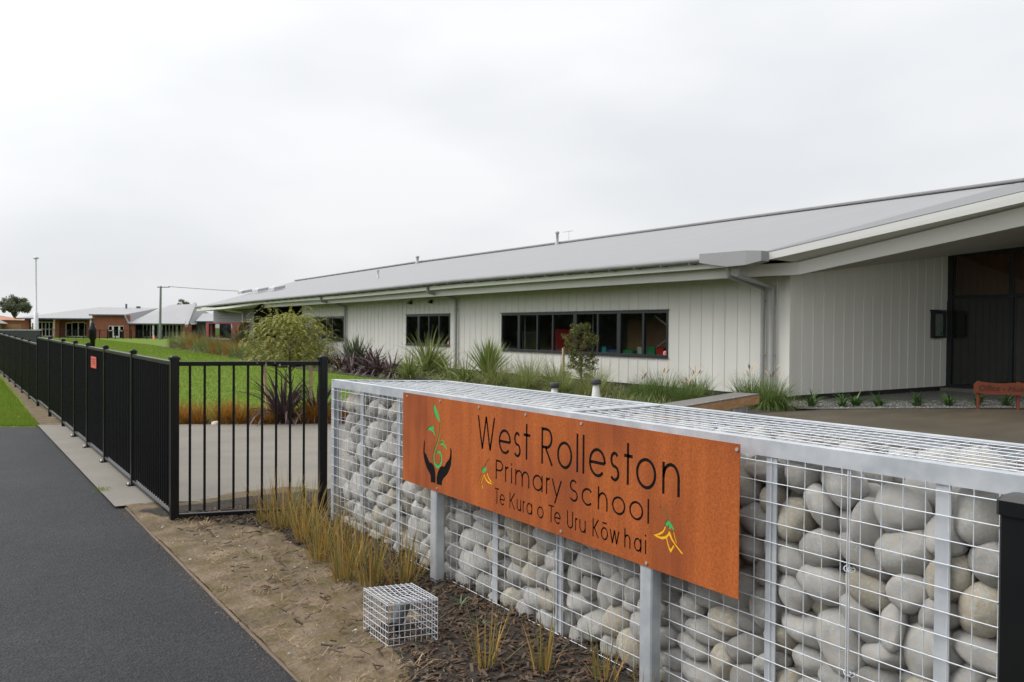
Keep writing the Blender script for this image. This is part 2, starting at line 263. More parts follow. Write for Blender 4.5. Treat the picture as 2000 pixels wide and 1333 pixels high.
def glass_mat(name, tint, refl=1.0):
    m = bpy.data.materials.new(name); m.use_nodes = True; t = m.node_tree; t.nodes.clear(); N = t.nodes.new; L = t.links.new
    o = N('ShaderNodeOutputMaterial'); g = N('ShaderNodeBsdfGlossy'); g.inputs['Roughness'].default_value = .015; g.inputs[0].default_value = (.9,.93,.93,1)
    tr = N('ShaderNodeBsdfTransparent'); tr.inputs[0].default_value = (*tint,1); f = N('ShaderNodeFresnel'); f.inputs[0].default_value = 1.52
    mm = N('ShaderNodeMath'); mm.operation = 'MULTIPLY_ADD'; mm.inputs[1].default_value = 1.7*refl; mm.inputs[2].default_value = .0; L(f.outputs[0], mm.inputs[0])
    ms = N('ShaderNodeMixShader'); L(mm.outputs[0], ms.inputs[0]); L(tr.outputs[0], ms.inputs[1]); L(g.outputs[0], ms.inputs[2]); L(ms.outputs[0], o.inputs[0]); return m
M['glass'] = glass_mat('tinted_glass', (.80,.83,.82)); M['glassdark'] = glass_mat('dark_glass', (.22,.24,.235), 1.0); M['glassporch'] = glass_mat('porch_glass', (.55,.57,.55), 1.0)

# ------------------------------------------------------------------ ground sheets
def sheet(name, poly, z, mat, kind='structure', label=None, cat=None, sub=0, wob=0):
    mb = MB(); mb.add([(x,y,z) for x,y in poly], [tuple(range(len(poly)))])
    o = mb.build(name, mat); tag(o, label, cat, None, kind)
    if o.data.polygons[0].normal.z < 0: o.data.flip_normals()
    return o
def wobble(poly, step=.12, amp=.012, seed=1):
    out = []; n = len(poly)
    for i in range(n):
        a, b = Vector(poly[i]), Vector(poly[(i+1)%n]); d = (b-a).length; k = max(1, min(400, int(d/step))) if d < 40 else 1
        for j in range(k):
            p = a.lerp(b, j/k); q = noise.noise_vector(Vector((p.x*1.7+seed, p.y*1.7, seed))); q2 = noise.noise_vector(Vector((p.x*7+seed, p.y*7, seed+9)))
            out.append((p.x+(q.x+.5*q2.x)*amp, p.y+(q.y+.5*q2.y)*amp))
    return out
sheet('lawn', [(-900,-60),(900,-60),(900,1500),(-900,1500)], -.012, M['lawn'])
sheet('path', wobble([(-7,-8),(1.300,-8),(1.312,3.5),(1.312,7.95),(1.27,8.05),(1.262,10.5),(1.255,14.86),(-.6,16.1),(-7,20.4)], .10, .02, 3), .0, M['asphalt'])
# bare soil strip beside the path, slightly uneven, as a real displaced sheet
def rough_sheet(name, x0, x1, y0, y1, nx, ny, zf, mat, kind='structure', xf=None):
    vs = []; fs = []
    for j in range(ny+1):
        for i in range(nx+1):
            x = x0+(x1-x0)*i/nx; y = y0+(y1-y0)*j/ny
            if xf: x = xf(i/nx, y)
            vs.append((x,y,zf(x,y)))
    for j in range(ny):
        for i in range(nx): a = j*(nx+1)+i; fs.append((a,a+1,a+nx+2,a+nx+1))
    mb = MB(); mb.add(vs, fs, True); o = mb.build(name, mat); o['kind'] = kind; return o
def nz3(x,y,f,s=0): return noise.noise(Vector((x*f+s,y*f,s)))
def mulch_mask(x, y):       # 1 in the mulched bed along the gabion
    edge = 1.88 + .16*nz3(x,y,1.1,3) + (.30 if y > 3.9 else -.30*min(1,(3.9-y)/.9))
    if y > 6.1: edge -= (y-6.1)*.55
    return max(0., min(1., (x-edge)/.10+.5))
soilz = lambda x,y: .026+.022*nz3(x,y,1.4,2)+.010*nz3(x,y,6,4)+.004*nz3(x,y,22,7)
rough_sheet('soil', 1.312, 3.3, .2, 7.86, 90, 300, lambda x,y: soilz(x,y), M['soil'])
mbm = rough_sheet('mulch_bed', 1.35, 3.3, .2, 7.5, 90, 300, lambda x,y: soilz(x,y)-.03+.045*mulch_mask(x,y)+.006*nz3(x,y,30,5), M['mulch_ground'])
sheet('verge_soil', wobble([(1.22,15.0),(1.62,15.0),(1.72,20),(1.8,30),(1.85,45),(1.62,45),(1.5,30),(1.38,20)], .3, .06, 8), -.004, M['soil'])
sheet('road', [(-15.2,-60),(-7.05,-60),(-7.05,200),(-15.2,200)], .004, M['asphalt'])
sheet('pavement', [(1.235,7.86),(1.75,7.80),(3.05,6.95),(3.5,6.4),(3.5,-3),(14,-3),(12.6,9.6),(6.2,12.25),(1.235,15.02)], .022, M['concrete'])
mb = MB()
mb.bar((1.74,7.80,.0),(3.05,6.93,.0), .05, .05); mb.build('pavement_edge', M['concrete'], kind='structure')
sheet('plaza', [(3.62,-6),(30,-6),(22.6,6),(18.6,7.9),(14.6,10.0),(12.2,10.2),(6.6,11.9),(4.6,9)], .028, M['plaza'])
sheet('garden_soil', wobble([(2.0,14.55),(6.1,12.0),(12.9,9.8),(15.9,10.9),(15.9,50),(15,70),(13.8,70),(13.6,55),(12.4,42),(11.4,31),(11.4,24),(11.9,17),(6.8,12.7),(2.4,15.3)], .5, .08, 5), .006, M['mulch_ground'])
sheet('gravel_bed', [(14.2,10.3),(18.8,7.85),(22.4,6.1),(23,11.6),(15.5,11.6)], .034, M['gravel_ground'])
mb = MB(); rnd = random.Random(1)
y = -2.
while y < 7.9:
    l = rnd.uniform(1.4,2.2); e = min(7.9,y+l)
    mb.bar((1.317+rnd.uniform(-.006,.006),y,-.016),(1.317+rnd.uniform(-.006,.006),e-.008,-.016), .017, .05); y = e
tag(mb.build('timber_edging', M['edging']), 'thin weathered timber edging board between black path and bare soil', 'edging')
# ------------------------------------------------------------------ loose ground cover (uncountable)
rnd = random.Random(7); nr = np.random.default_rng(3)
mb = MB()
for k in range(9500):
    x = rnd.uniform(1.5,2.75); y = rnd.uniform(1.2,7.2)
    if rnd.random() > mulch_mask(x,y)**1.5*.92+.08: continue
    z = soilz(x,y)+.024; l = rnd.uniform(.012,.06); wd = rnd.uniform(.004,.015); a = rnd.uniform(0,6.28); t = rnd.uniform(-.5,.5)
    d = Vector((math.cos(a)*math.cos(t), math.sin(a)*math.cos(t), math.sin(t)))*l*.5
    mb.bar(Vector((x,y,z))-d, Vector((x,y,z))+d, wd, rnd.uniform(.002,.006), up=(rnd.uniform(-.4,.4),rnd.uniform(-.4,.4),1))
tag(mb.build('bark_mulch', M['chip']), 'loose dark bark chips in the bed below the stone wall', 'mulch', None, 'stuff')
mb = MB()
for k in range(520):
    x = rnd.uniform(1.36,2.7); y = rnd.uniform(1.2,7.6); r = rnd.choice([.003,.004,.005,.007,.009]) if rnd.random() < .4 else .0025
    z = soilz(x,y)+r*.2
    mb.add([(x+r*1.3*math.cos(i*1.047+k),y+r*math.sin(i*1.047+k),z) for i in range(6)]+[(x+r*.6*math.cos(i*1.047+k),y+r*.5*math.sin(i*1.047+k),z+r*.7) for i in range(6)], [(i,(i+1)%6,(i+1)%6+6,i+6) for i in range(6)]+[(6,7,8,9,10,11)], True)
tag(mb.build('gravel', M['pebble']), 'small pale pebbles scattered over the bare soil', 'gravel', None, 'stuff')
mb = MB()
for k in range(150):
    x = rnd.uniform(1.38,2.15); y = rnd.uniform(1.6,7.2); n = rnd.choice([3,4,5,7,12]); s = rnd.uniform(.4,1)
    if k < 7: x, y, n, s = [(1.72,6.75,40,1.1),(1.62,6.95,26,1),(1.80,6.2,22,.9),(1.78,3.3,40,1),(1.62,3.15,30,1.1),(1.75,5.0,16,.9),(1.9,2.9,30,1)][k]
    for i in range(n):
        a = rnd.uniform(0,6.28); l = rnd.uniform(.05,.13)*s; p = Vector((x+rnd.gauss(0,.03),y+rnd.gauss(0,.03),soilz(x,y)+.004)); up = rnd.uniform(.05,.7)
        q = p+Vector((math.cos(a),math.sin(a),up))*l*.6; e_ = q+Vector((math.cos(a+.3),math.sin(a+.3),-.2))*l*.4; wv = Vector((-math.sin(a),math.cos(a),0))*.0016
        mb.add([p-wv,p+wv,q+wv,q-wv,e_], [(0,1,2,3),(3,2,4)])
tag(mb.build('dry_grass', M['straw']), 'dead straw coloured grass lying on the bare soil', 'dry grass', None, 'stuff')
mb = MB()
for k in range(700):
    y = 1.5+6.4*rnd.random(); x = 1.315-abs(rnd.gauss(0,.045))*(1+.8*nz3(y,0,2.2,13)); r = rnd.uniform(.0015,.005)
    mb.add([(x+r*1.3*math.cos(i*1.257+k),y+r*math.sin(i*1.257+k),.0) for i in range(5)]+[(x+r*.6*math.cos(i*1.257+k),y+r*.5*math.sin(i*1.257+k),r) for i in range(5)], [(i,(i+1)%5,(i+1)%5+5,i+5) for i in range(5)]+[(5,6,7,8,9)], True)
tag(mb.build('soil_crumbs', M['soil']), 'crumbs of soil spilled on the edge of the black path', 'soil', None, 'stuff')
mb = MB()
for k in range(2600):
    u = rnd.random(); v = rnd.random()
    x = 14.6+u*7.6; y = (10.15-(x-14.6)*.53)+v*1.9; r = rnd.uniform(.012,.03)
    if y > 11.45: continue
    mb.add([(x+r*math.cos(i*1.257+k),y+r*math.sin(i*1.257+k),.034) for i in range(5)]+[(x+r*.5*math.cos(i*1.257+k),y+r*.5*math.sin(i*1.257+k),.034+r*.8) for i in range(5)], [(i,(i+1)%5,(i+1)%5+5,i+5) for i in range(5)]+[(5,6,7,8,9)], True)
tag(mb.build('loose_gravel', M['gravelgrey']), 'loose grey gravel below the shaded porch wall', 'gravel', None, 'stuff')
def grass_field(name, label, region, n, h, seed):
    g = np.random.default_rng(seed); x0,x1,y0,y1 = region
    k = int(n*1.6); X = g.uniform(x0,x1,k); t = g.random(k); Y = y0+(y1-y0)*t**(1.7 if y1 < 50 else 2.6)
    keep = inreg(name, X, Y); X = X[keep][:n]; Y = Y[keep][:n]; n = len(X)
    H = h*g.uniform(.5,1.25,n); a = g.uniform(0,2*np.pi,n); sc_ = 1+.05*np.maximum(Y-12,0); W = (.0035+.0025*g.random(n))*sc_; ln = g.normal(0,.45,n)*H; la = g.uniform(0,2*np.pi,n)
    P = np.empty((n,3,3)); P[:,0] = np.stack([X-W*np.cos(a),Y-W*np.sin(a),np.full(n,-.012)],1); P[:,1] = np.stack([X+W*np.cos(a),Y+W*np.sin(a),np.full(n,-.012)],1)
    P[:,2] = np.stack([X+ln*np.cos(la),Y+ln*np.sin(la),H],1)
    o = bpy.data.objects.new(name, np_mesh(name, P.reshape(-1,3), 3)); o.data.materials.append(M['blade']); COL.objects.link(o); return tag(o, label, 'grass', None, 'stuff')
def inreg(name, X, Y):
    if name == 'verge_grass': return (X < 1.27+.012*(Y-15)) & (Y > 15.0-(X-1.255)*.66+.02)
    return (Y > 15.3-(X-2.0)*.62+.0*X) & (X < np.where(Y<24, 11.6, np.minimum(11.4+.07*(Y-24),13.6+.02*Y))) & (X > 1.62)
grass_field('verge_grass', 'short bright green grass on the verge outside the black fence', (-3,1.7,14.9,36), 90000, .035, 11)
grass_field('lawn_grass', 'mown bright green grass of the school lawn inside the fence', (1.6,16,12.0,118), 190000, .030, 12)
mb = MB()
for k in range(90):
    a = rnd.uniform(0,6.28); x = 1.27+rnd.gauss(0,.035); y = 8.75+rnd.gauss(0,.07); l = rnd.uniform(.02,.05)
    mb.add([(x-.003,y,.01),(x+.003,y,.01),(x+math.cos(a)*l*.7,y+math.sin(a)*l*.7,.02+l*.6)], [(0,1,2)])
tag(mb.build('weed_tuft', M['blade']), 'small green weed tuft growing between path and concrete strip', 'weed', None, 'stuff')

# ------------------------------------------------------------------ school building
SB = empty('school_building', (15.6,11.55,0), 'long white school building with grey steel roof, wide eaves and shaded porch', 'building')
def clad(mb, u0, u1, z0, z1, place, pitch, off, rw=.050, rd=.014, top=None, d0=0):
    """ribbed sheet: place(u, depth, z); raised ribs every pitch"""
    br = [(u0,0)]; k = math.floor((u0-off)/pitch)
    while True:
        c = off+k*pitch
        if c-rw > u1: break
        for du,d in ((-rw/2,0),(-rw/2+.010,rd),(rw/2-.010,rd),(rw/2,0)):
            if u0 < c+du < u1: br.append((c+du,d))
        k += 1
    br.append((u1,0)); vs = []; fs = []
    for u,d in br:
        zt = top(u) if top else z1
        vs += [place(u,d+d0,z0), place(u,d+d0,zt)]
    for i in range(len(br)-1): fs.append((2*i,2*i+2,2*i+3,2*i+1))
    mb.add(vs, fs)
# cladding of the long front, with its window openings
XW = 15.6; YC = 11.55
fr = lambda u,d,z: (XW-d,u,z)
WINS = [(15.28,23.07,.895,2.135),(26.52,30.04,.955,2.16),(36.40,40.40,.99,2.14)]
mb = MB(); prev = YC
for a,b,z0,z1 in WINS + [(41.95,41.95,0,0)]:
    clad(mb, prev, a, .13, 3.0, fr, .378, 11.9)
    if b > a:
        clad(mb, a, b, .13, z0, fr, .378, 11.9); clad(mb, a, b, z1, 3.0, fr, .378, 11.9)
    prev = b
fixn = mb.build('front_wall', M['wallw'], SB)
mb = MB()
ew = lambda u,d,z: (u,YC-d,z)
zt = lambda u: 2.85+.137*(u-15.6)
clad(mb, 15.6, 22.45, .15, 2.46, ew, .402, 15.672); clad(mb, 15.6, 22.45, 2.458, 0, ew, .402, 15.672, top=zt, d0=.012)
mb.add([(15.6,YC-.012,2.458),(22.45,YC-.012,2.458),(22.45,YC+.03,2.458),(15.6,YC+.03,2.458)], [(0,1,2,3)])
mb.build('porch_wall', M['wallw'], SB)
mb = MB(); mb.box((15.545,11.50,.14),(15.66,11.62,2.86)); mb.build('corner_flashing', M['wallw'], SB)
mb = MB(); mb.box((15.63,11.62,-.02),(15.75,41.9,.14)); mb.box((15.66,11.585,-.02),(22.43,11.7,.155)); mb.build('plinth', M['plinth'], SB)
# inside: floor, back wall and ceiling of the rooms behind the windows
mb = MB(); mb.box((15.72,11.75,.0),(21,41.8,.05)); mb.build('room_floor', M['roomfloor'], SB)
mb = MB(); mb.box((20.6,11.75,.05),(20.75,41.8,2.72)); mb.box((15.72,11.7,.05),(20.6,11.74,2.72)); mb.box((15.72,24.6,.05),(20.6,24.72,2.72)); mb.box((15.72,33.2,.05),(20.6,33.3,2.72)); mb.box((15.72,41.75,.05),(20.6,41.85,2.72))
for a,b in ((11.74,15.2),(23.15,26.4),(30.1,36.3),(40.5,41.75)): mb.box((15.66,a,.05),(15.72,b,2.72))
for a,b,z0,z1 in WINS: mb.box((15.66,a-.08,.05),(15.72,b+.08,z0)); mb.box((15.66,a-.08,z1),(15.72,b+.08,2.72))
mb.build('inner_wall', M['room'], SB)
mb = MB(); mb.box((15.7,11.7,2.72),(20.8,41.9,2.76)); mb.build('inner_ceiling', M['soffit'], SB)
MULL = [[16.21,17.19,18.09,19.13,20.22,21.03,22.05],[27.34,28.14,28.98],[37.77,38.5]]
WIDE = {17.19:.15,19.13:.16,22.05:.12,28.98:.16}
for (a,b,z0,z1),ml in zip(WINS,MULL):
    f = MB(); x0, x1 = 15.575, 15.66
    f.box((x0,a,z0),(x1,b,z0+.06)); f.box((x0,a,z1-.07),(x1,b,z1)); f.box((x0,a,z0+.06),(x1,a+.055,z1-.07)); f.box((x0,b-.055,z0+.06),(x1,b,z1-.07))
    for y in ml:
        h = WIDE.get(y,.07)/2; f.box((x0+.008,y-h,z0+.06),(x1,y+h,z1-.07))
    f.box((15.53,a-.02,z0-.02),(15.60,b+.02,z0-.003)); f.box((15.54,a-.03,z1+.003),(15.60,b+.03,z1+.022))
    fo = f.build('window', M['frame'], SB)
    ys = sorted([a+.055]+ml+[b-.055])
    g = MB(); g.add([(15.632,a+.05,z0+.055),(15.632,b-.05,z0+.055),(15.632,b-.05,z1-.065),(15.632,a+.05,z1-.065)], [(3,2,1,0)]); g.build('pane', M['glass'], fo)
# eaves along the front: beam, white strip, soffit, gutter; zF(y) lets the line fall a little towards the far end as built
def eave(mb, X, za, zb, pts, th):          # vertical strip along the eave
    for (y0,o0),(y1,o1) in zip(pts,pts[1:]):
        mb.add([(X,y0,za+o0),(X,y1,za+o1),(X,y1,zb+o1),(X,y0,zb+o0),(X+th,y0,za+o0),(X+th,y1,za+o1),(X+th,y1,zb+o1),(X+th,y0,zb+o0)], [(0,1,2,3),(7,6,5,4),(0,4,5,1),(3,2,6,7),(0,3,7,4),(1,5,6,2)])
fall = [(12.2,.0),(24,-.02),(34,-.07),(45,-.10)]
mb = MB(); eave(mb, 14.60, 2.80, 3.06, fall, .12)
mb.add([(14.60,12.2,2.80),(15.2,11.03,2.83),(15.2,11.03,3.10),(14.60,12.2,3.06),(14.72,12.25,2.80),(15.3,11.12,2.83),(15.3,11.12,3.10),(14.72,12.25,3.06)], [(0,3,2,1),(4,5,6,7),(0,1,5,4),(3,7,6,2)])
def ext(p, q, s): p, q = Vector(p), Vector(q); return p+(q-p)*s
B0l, B0h, B1l, B1h = (15.2,11.03,2.83), (15.2,11.03,3.10), (18.342,7.9,3.822), (18.327,7.9,4.215)
b1l, b1h = ext(B0l,B1l,2.0), ext(B0h,B1h,2.0); o_ = Vector((.1,.12,0))
mb.add([B0l,b1l,b1h,B0h]+[Vector(p)+o_ for p in (B0l,b1l,b1h,B0h)], [(0,1,2,3),(7,6,5,4),(0,4,5,1),(3,2,6,7),(1,5,6,2)])
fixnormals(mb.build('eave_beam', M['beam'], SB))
mb = MB(); eave(mb, 14.36, 3.02, 3.15, [(11.9,.0),(24,-.02),(34,-.11),(45,-.13)], .02)
W0l, W0h, W1l, W1h = (14.30,11.32,3.085), (14.30,11.32,3.235), (17.977,7.75,4.254), (17.969,7.75,4.468)
w1l, w1h = ext(W0l,W1l,2.0), ext(W0h,W1h,2.0); o_ = Vector((.02,.06,0))
mb.add([W0l,w1l,w1h,W0h]+[Vector(p)+o_ for p in (W0l,w1l,w1h,W0h)], [(0,1,2,3),(7,6,5,4),(0,4,5,1),(3,2,6,7),(1,5,6,2)])
fixnormals(mb.build('fascia', M['fascia'], SB))
mb = MB()
for (y0,o0),(y1,o1) in zip(fall,fall[1:]):
    mb.add([(14.7,y0,2.81+o0),(15.62,y0,2.84+o0),(15.62,y1,2.84+o1),(14.7,y1,2.81+o1)], [(0,1,2,3)]); mb.add([(14.37,y0,3.03+o0),(14.62,y0,3.03+o0),(14.62,y1,3.03+o1),(14.37,y1,3.03+o1)], [(0,1,2,3)])
zb = lambda s: Vector(B0l).lerp(Vector(b1l), s)
mb.add([(14.66,12.25,2.81),(15.25,11.07,2.84),(15.62,11.54,2.855),(15.62,12.3,2.84)], [(0,1,2,3)])
mb.add([(15.25,11.08,2.835),Vector(b1l)+Vector((.05,.06,.005)),(22.45,3.6,3.86),(22.45,9.55,3.80),(22.45,11.56,3.80),(15.6,11.56,2.852)], [(0,1,3),(1,2,3),(0,3,4),(0,4,5)])
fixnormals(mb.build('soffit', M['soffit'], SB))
mb = MB(); mb.add([(14.37,11.4,3.16),(14.62,12.2,3.16),(15.25,11.12,3.16),(14.4,11.3,3.14)],[(0,1,2,3)])
mb.add([Vector(W0l)+Vector((.05,.05,.08)),Vector(w1l)+Vector((.05,.05,.08)),Vector(b1h)+Vector((.05,.08,.0)),Vector(B0h)+Vector((.05,.08,.0))],[(0,1,2,3)])
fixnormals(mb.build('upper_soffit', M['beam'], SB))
# roof
S = .2290; zr = lambda x: 3.245+S*(x-14.25)
RX, RY0, RY1 = 27.5, 12.05, 75.5
def slab(mb, poly, th=.04):
    n = len(poly); mb.add([tuple(p) for p in poly]+[(p[0],p[1],p[2]-th) for p in poly], [tuple(range(n)), tuple(range(n,2*n))[::-1]]+[(i,i+n,(i+1)%n+n,(i+1)%n) for i in range(n)])
zR = zr(RX)
mb = MB()
far = [(14.25,24,zr(14.25)-.0),(14.25,34,zr(14.25)-.09),(14.25,45,zr(14.25)-.13),(13.75,49.5,zr(13.75)-.18),(13.75,56.2,zr(13.75)-.22)]
ridge = [(RX,RY0,zR),(RX,30,zR),(RX,52,zR-.05),(RX,RY1,zR-.26)]
ve = [(14.25,11.45,zr(14.25))]+far; vr = ridge
vs = ve+vr; fs = [(0,1,7,6),(1,2,8,7),(2,3,8),(3,4,9,8),(4,5,9)]
mb.add(vs, fs); mb.add([(x,y,z-.04) for x,y,z in vs], [f[::-1] for f in fs])
n_ = len(vs); ed = [0,1,2,3,4,5]
off = 0
for a,b in zip(ed,ed[1:]): mb.add([vs[a],vs[b],(vs[b][0],vs[b][1],vs[b][2]-.04),(vs[a][0],vs[a][1],vs[a][2]-.04)], [(0,1,2,3)])
mb.add([(RX,RY0,zR),(RX,RY1,zR-.26),(40.5,RY1-2,3.1),(40.5,5,3.1)], [(0,1,2,3)])
mb.add([(13.75,56.2,zr(13.75)-.22),(RX,RY1,zR-.26),(40.5,RY1-2,3.1)], [(0,1,2)])
fixnormals(mb.build('roof', M['roof'], SB))
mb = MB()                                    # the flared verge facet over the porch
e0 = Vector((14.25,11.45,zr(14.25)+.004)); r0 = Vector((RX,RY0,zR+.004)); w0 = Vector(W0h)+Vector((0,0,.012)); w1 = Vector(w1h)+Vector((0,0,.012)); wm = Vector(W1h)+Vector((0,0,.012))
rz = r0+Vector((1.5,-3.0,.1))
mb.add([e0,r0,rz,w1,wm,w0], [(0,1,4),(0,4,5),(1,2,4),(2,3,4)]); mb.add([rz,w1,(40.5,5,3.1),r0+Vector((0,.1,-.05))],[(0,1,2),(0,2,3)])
fixnormals(mb.build('verge_facet', M['facetshade'], SB))
mb = MB(); mb.bar((RX,RY0-.25,zR+.05),(RX,52,zR+.0),.40,.11,bev=.03); mb.bar((RX,52,zR+.0),(RX,RY1,zR-.21),.40,.11,bev=.03); mb.build('ridge_cap', M['gutter'], SB)
mb = MB(); gp = [(14.18,12.75,3.212),(14.18,24,3.222),(14.18,34,3.132),(14.18,45,3.075),(13.68,49.5,2.97),(13.68,56.2,2.91)]
mb.tube(gp, .075, 12)
gut = mb.build('gutter', M['gutter'], SB)
mb = MB(); y = 13.2
while y < 44:
    z = 3.225+(.01 if y < 24 else .01-.09*(y-24)/10 if y < 34 else -.08-.055*(y-34)/11); mb.box((14.12,y-.012,z-.115),(14.38,y+.012,z-.083)); y += .92
mb.build('gutter_bracket', M['gutter'], gut)
# rain head on the corner with its kinked bottom
P_ = [(14.02,12.78),(14.02,12.02),(14.02,11.42),(14.20,11.12)]
mb = MB()
vs = [(14.02,12.80,3.33),(14.02,12.80,3.13),(14.02,12.02,3.00),(14.02,11.50,3.01),(14.10,11.16,3.08),(14.10,11.16,3.29),(14.02,11.50,3.315)]
mb.add(vs+[(14.36,y,z) for x,y,z in vs], [(0,1,2,3,6),(3,4,5,6),(7,13,10,9,8),(10,13,12,11),(0,6,13,7),(6,5,12,13),(1,8,9,2),(2,9,10,3),(3,10,11,4),(0,7,8,1),(5,4,11,12)])
fixnormals(mb.build('rain_head', M['roof'], SB))
def dpipe(y, r, zt, xw=15.5, run=1.16, drop=.20, zb=.05):
    mb = MB(); z1 = zt-.22
    mb.tube([(14.30,y,zt),(14.30,y,z1+.05),(14.34,y,z1),(14.40,y,z1-.02),(xw-.06,y,z1-drop),(xw-.015,y,z1-drop-.02),(xw,y,z1-drop-.07),(xw,y,zb)], r, 10)
    for z in (2.3,1.05): mb.tube([(xw,y,z-.015),(xw,y,z+.015)], r+.008, 10); mb.box((xw,y-.02,z-.012),(15.6,y+.02,z+.012))
    return mb.build('downpipe', M['pipe'], SB)
dpipe(12.20, .052, 3.03); dpipe(11.93, .052, 3.03, 15.5)
dpipe(25.94, .05, 3.13); dpipe(36.05, .05, 3.06)
# roof penetrations
def vent(name, x, y, h, r):
    mb = MB(); z = zr(x); mb.lathe([(r*1.9,-.06),(r*1.6,.05),(r,.10),(r,h-.12),(r*1.45,h-.10),(r*1.45,h),(r*.4,h+.03)], (x,y,z), 14); return mb.build(name, M['pipe'], SB)
vent('roof_vent', 27.2, 34.95, .66, .075); vent('roof_vent', 27.1, 50.6, .44, .085)
mb = MB(); mb.lathe([(.07,-.05),(.055,.02),(.055,.30),(.075,.30),(.075,.36)], (19.2,40.3,zr(19.2)), 10); mb.build('roof_vent', M['white'], SB)
mb = MB(); ax, ay = 27.6, 34.45; z = zR
mb.tube([(ax,ay,z-.05),(ax,ay,z+.62)], .012, 6); mb.tube([(ax,ay-.35,z+.60),(ax,ay+.5,z+.60)], .008, 6)
for k in range(6): mb.tube([(ax-.12,ay-.3+k*.15,z+.60),(ax+.12,ay-.3+k*.15,z+.60)], .005, 5)
mb.tube([(ax,ay,z+.25),(ax+.2,ay+.25,z)], .006, 5); mb.build('antenna', M['galv'], SB)
for y in (64.3,60.4,56.8):
    mb = MB(); x = 19.3; z = zr(x)-.20
    a = [(x-.40,y-.55,z-.02),(x+.40,y-.55,z+.17),(x+.40,y+.55,z+.17),(x-.40,y+.55,z-.02)]; b = [(p[0],p[1],p[2]+.20) for p in a]; c = [(x-.2,y-.25,z+.34),(x+.2,y-.25,z+.44),(x+.2,y+.25,z+.44),(x-.2,y+.25,z+.34)]
    mb.add(a+b+c, [(0,1,5,4),(1,2,6,5),(2,3,7,6),(3,0,4,7),(4,5,9,8),(5,6,10,9),(6,7,11,10),(7,4,8,11),(8,9,10,11)]); fixnormals(mb.build('skylight', M['dome'], SB))
# entrance glazing under the porch
mb = MB(); gx_ = 22.45
for y,wd in ((11.49,.13),(9.93,.10),(8.3,.10),(6.7,.10),(5.05,.10)): mb.box((gx_-.05,y-wd/2,.14),(gx_+.05,y+wd/2,3.80))
mb.box((gx_-.045,5.0,2.50),(gx_+.045,11.48,2.60)); mb.box((gx_-.045,5.0,.06),(gx_+.045,11.48,.21)); mb.box((gx_-.045,5.0,3.66),(gx_+.045,11.48,3.79))
eg = mb.build('entrance_frame', M['frame'], SB)
mb = MB(); mb.add([(gx_,5,.12),(gx_,11.45,.12),(gx_,11.45,3.75),(gx_,5,3.75)], [(3,2,1,0)]); mb.build('entrance_pane', M['glassporch'], eg)
mb = MB(); mb.box((22.75,4.9,2.62),(22.85,11.5,3.98)); mb.build('foyer_panelling', M['timber'], SB)
mb = MB(); mb.box((26.5,4.9,.0),(26.6,11.6,4.2)); mb.box((22.5,11.56,.0),(26.6,11.62,4.2)); mb.box((22.5,4.8,.0),(26.6,4.9,4.2)); mb.box((22.5,4.8,4.0),(26.6,11.6,4.1)); mb.box((22.5,4.8,.02),(26.6,11.6,.06)); mb.build('foyer_wall', M['room'], SB)
mb = MB(); mb.box((22.0,4.0,-.02),(22.62,11.5,.115)); mb.build('door_step', M['concrete'], SB)
mb = MB(); mb.box((22.45,-14,0),(22.6,4.95,3.84)); mb.box((22.46,-14,3.84),(39,4.9,3.95)); mb.build('added_blocker_wall', M['wallw'], SB)  # unseen wing wall and roof added to block low sky from the porch
# back and sides, so the roof is carried from every side
mb = MB(); mb.box((39.6,5.2,0),(39.8,72,3.1)); mb.box((22.5,4.6,0),(39.6,4.8,3.9)); mb.build('rear_wall', M['wallw'], SB)
# grey wing at the far end, with its dark return and red window hood
mb = MB(); zz = .15
while zz < 2.72:
    z2 = min(zz+.17, 2.74)
    mb.add([(14.96,48.1,zz),(15.0,48.1,z2),(15.0,56.9,z2),(14.96,56.9,zz)], [(0,3,2,1)]); mb.add([(14.96,48.1,zz),(14.96,56.9,zz),(15.0,56.9,zz),(15.0,48.1,zz)], [(0,1,2,3)]); zz = z2
fixnormals(mb.build('wing_wall', M['greywall'], SB))
mb = MB(); mb.box((15.01,48.1,0),(18.2,48.2,3.0)); mb.box((17.9,41.9,0),(18.0,48.1,3.2)); mb.box((15.62,41.86,0),(17.9,41.94,3.0)); mb.box((15.02,48.3,0),(15.1,56.88,2.8)); mb.box((15.01,56.8,0),(39.5,56.88,2.9)); mb.build('recess_wall', M['charcoal'], SB)
mb = MB(); eave(mb, 13.74, 2.70, 2.82, [(49.5,.0),(56.2,-.05)], .02); mb.add([(14.36,45,2.89),(13.74,49.5,2.70),(13.74,49.5,2.82),(14.36,45,3.02)], [(0,1,2,3)]); mb.add([(13.76,49.5,2.71),(13.76,56.2,2.66),(15.0,56.2,2.68),(15.0,48.1,2.73),(14.4,45.2,2.88)],[(0,1,2,3,4)]); fixnormals(mb.build('wing_fascia', M['fascia'], SB))
mb = MB(); mb.tube([(13.9,50.4,2.76),(14.0,50.4,2.62),(14.85,50.0,2.50),(14.9,50.0,2.4),(14.9,50.0,.1)], .05, 8); mb.build('downpipe', M['white'], SB)
hood = MB(); x0, x1 = 14.42, 14.95
hood.box((x0,49.1,1.82),(x1,56.6,1.90)); hood.box((x0,49.1,.90),(x1,50.6,1.815)); hood.box((x0,55.9,.90),(x1,56.6,1.815)); hb = hood.build('window_hood', M['red'], SB)
mb = MB(); mb.box((14.86,50.65,.9),(14.94,55.85,1.8)); mb.box((14.5,53.6,.90),(14.86,54.6,1.8)); mb.build('hood_pane', M['glassdark'], hb)
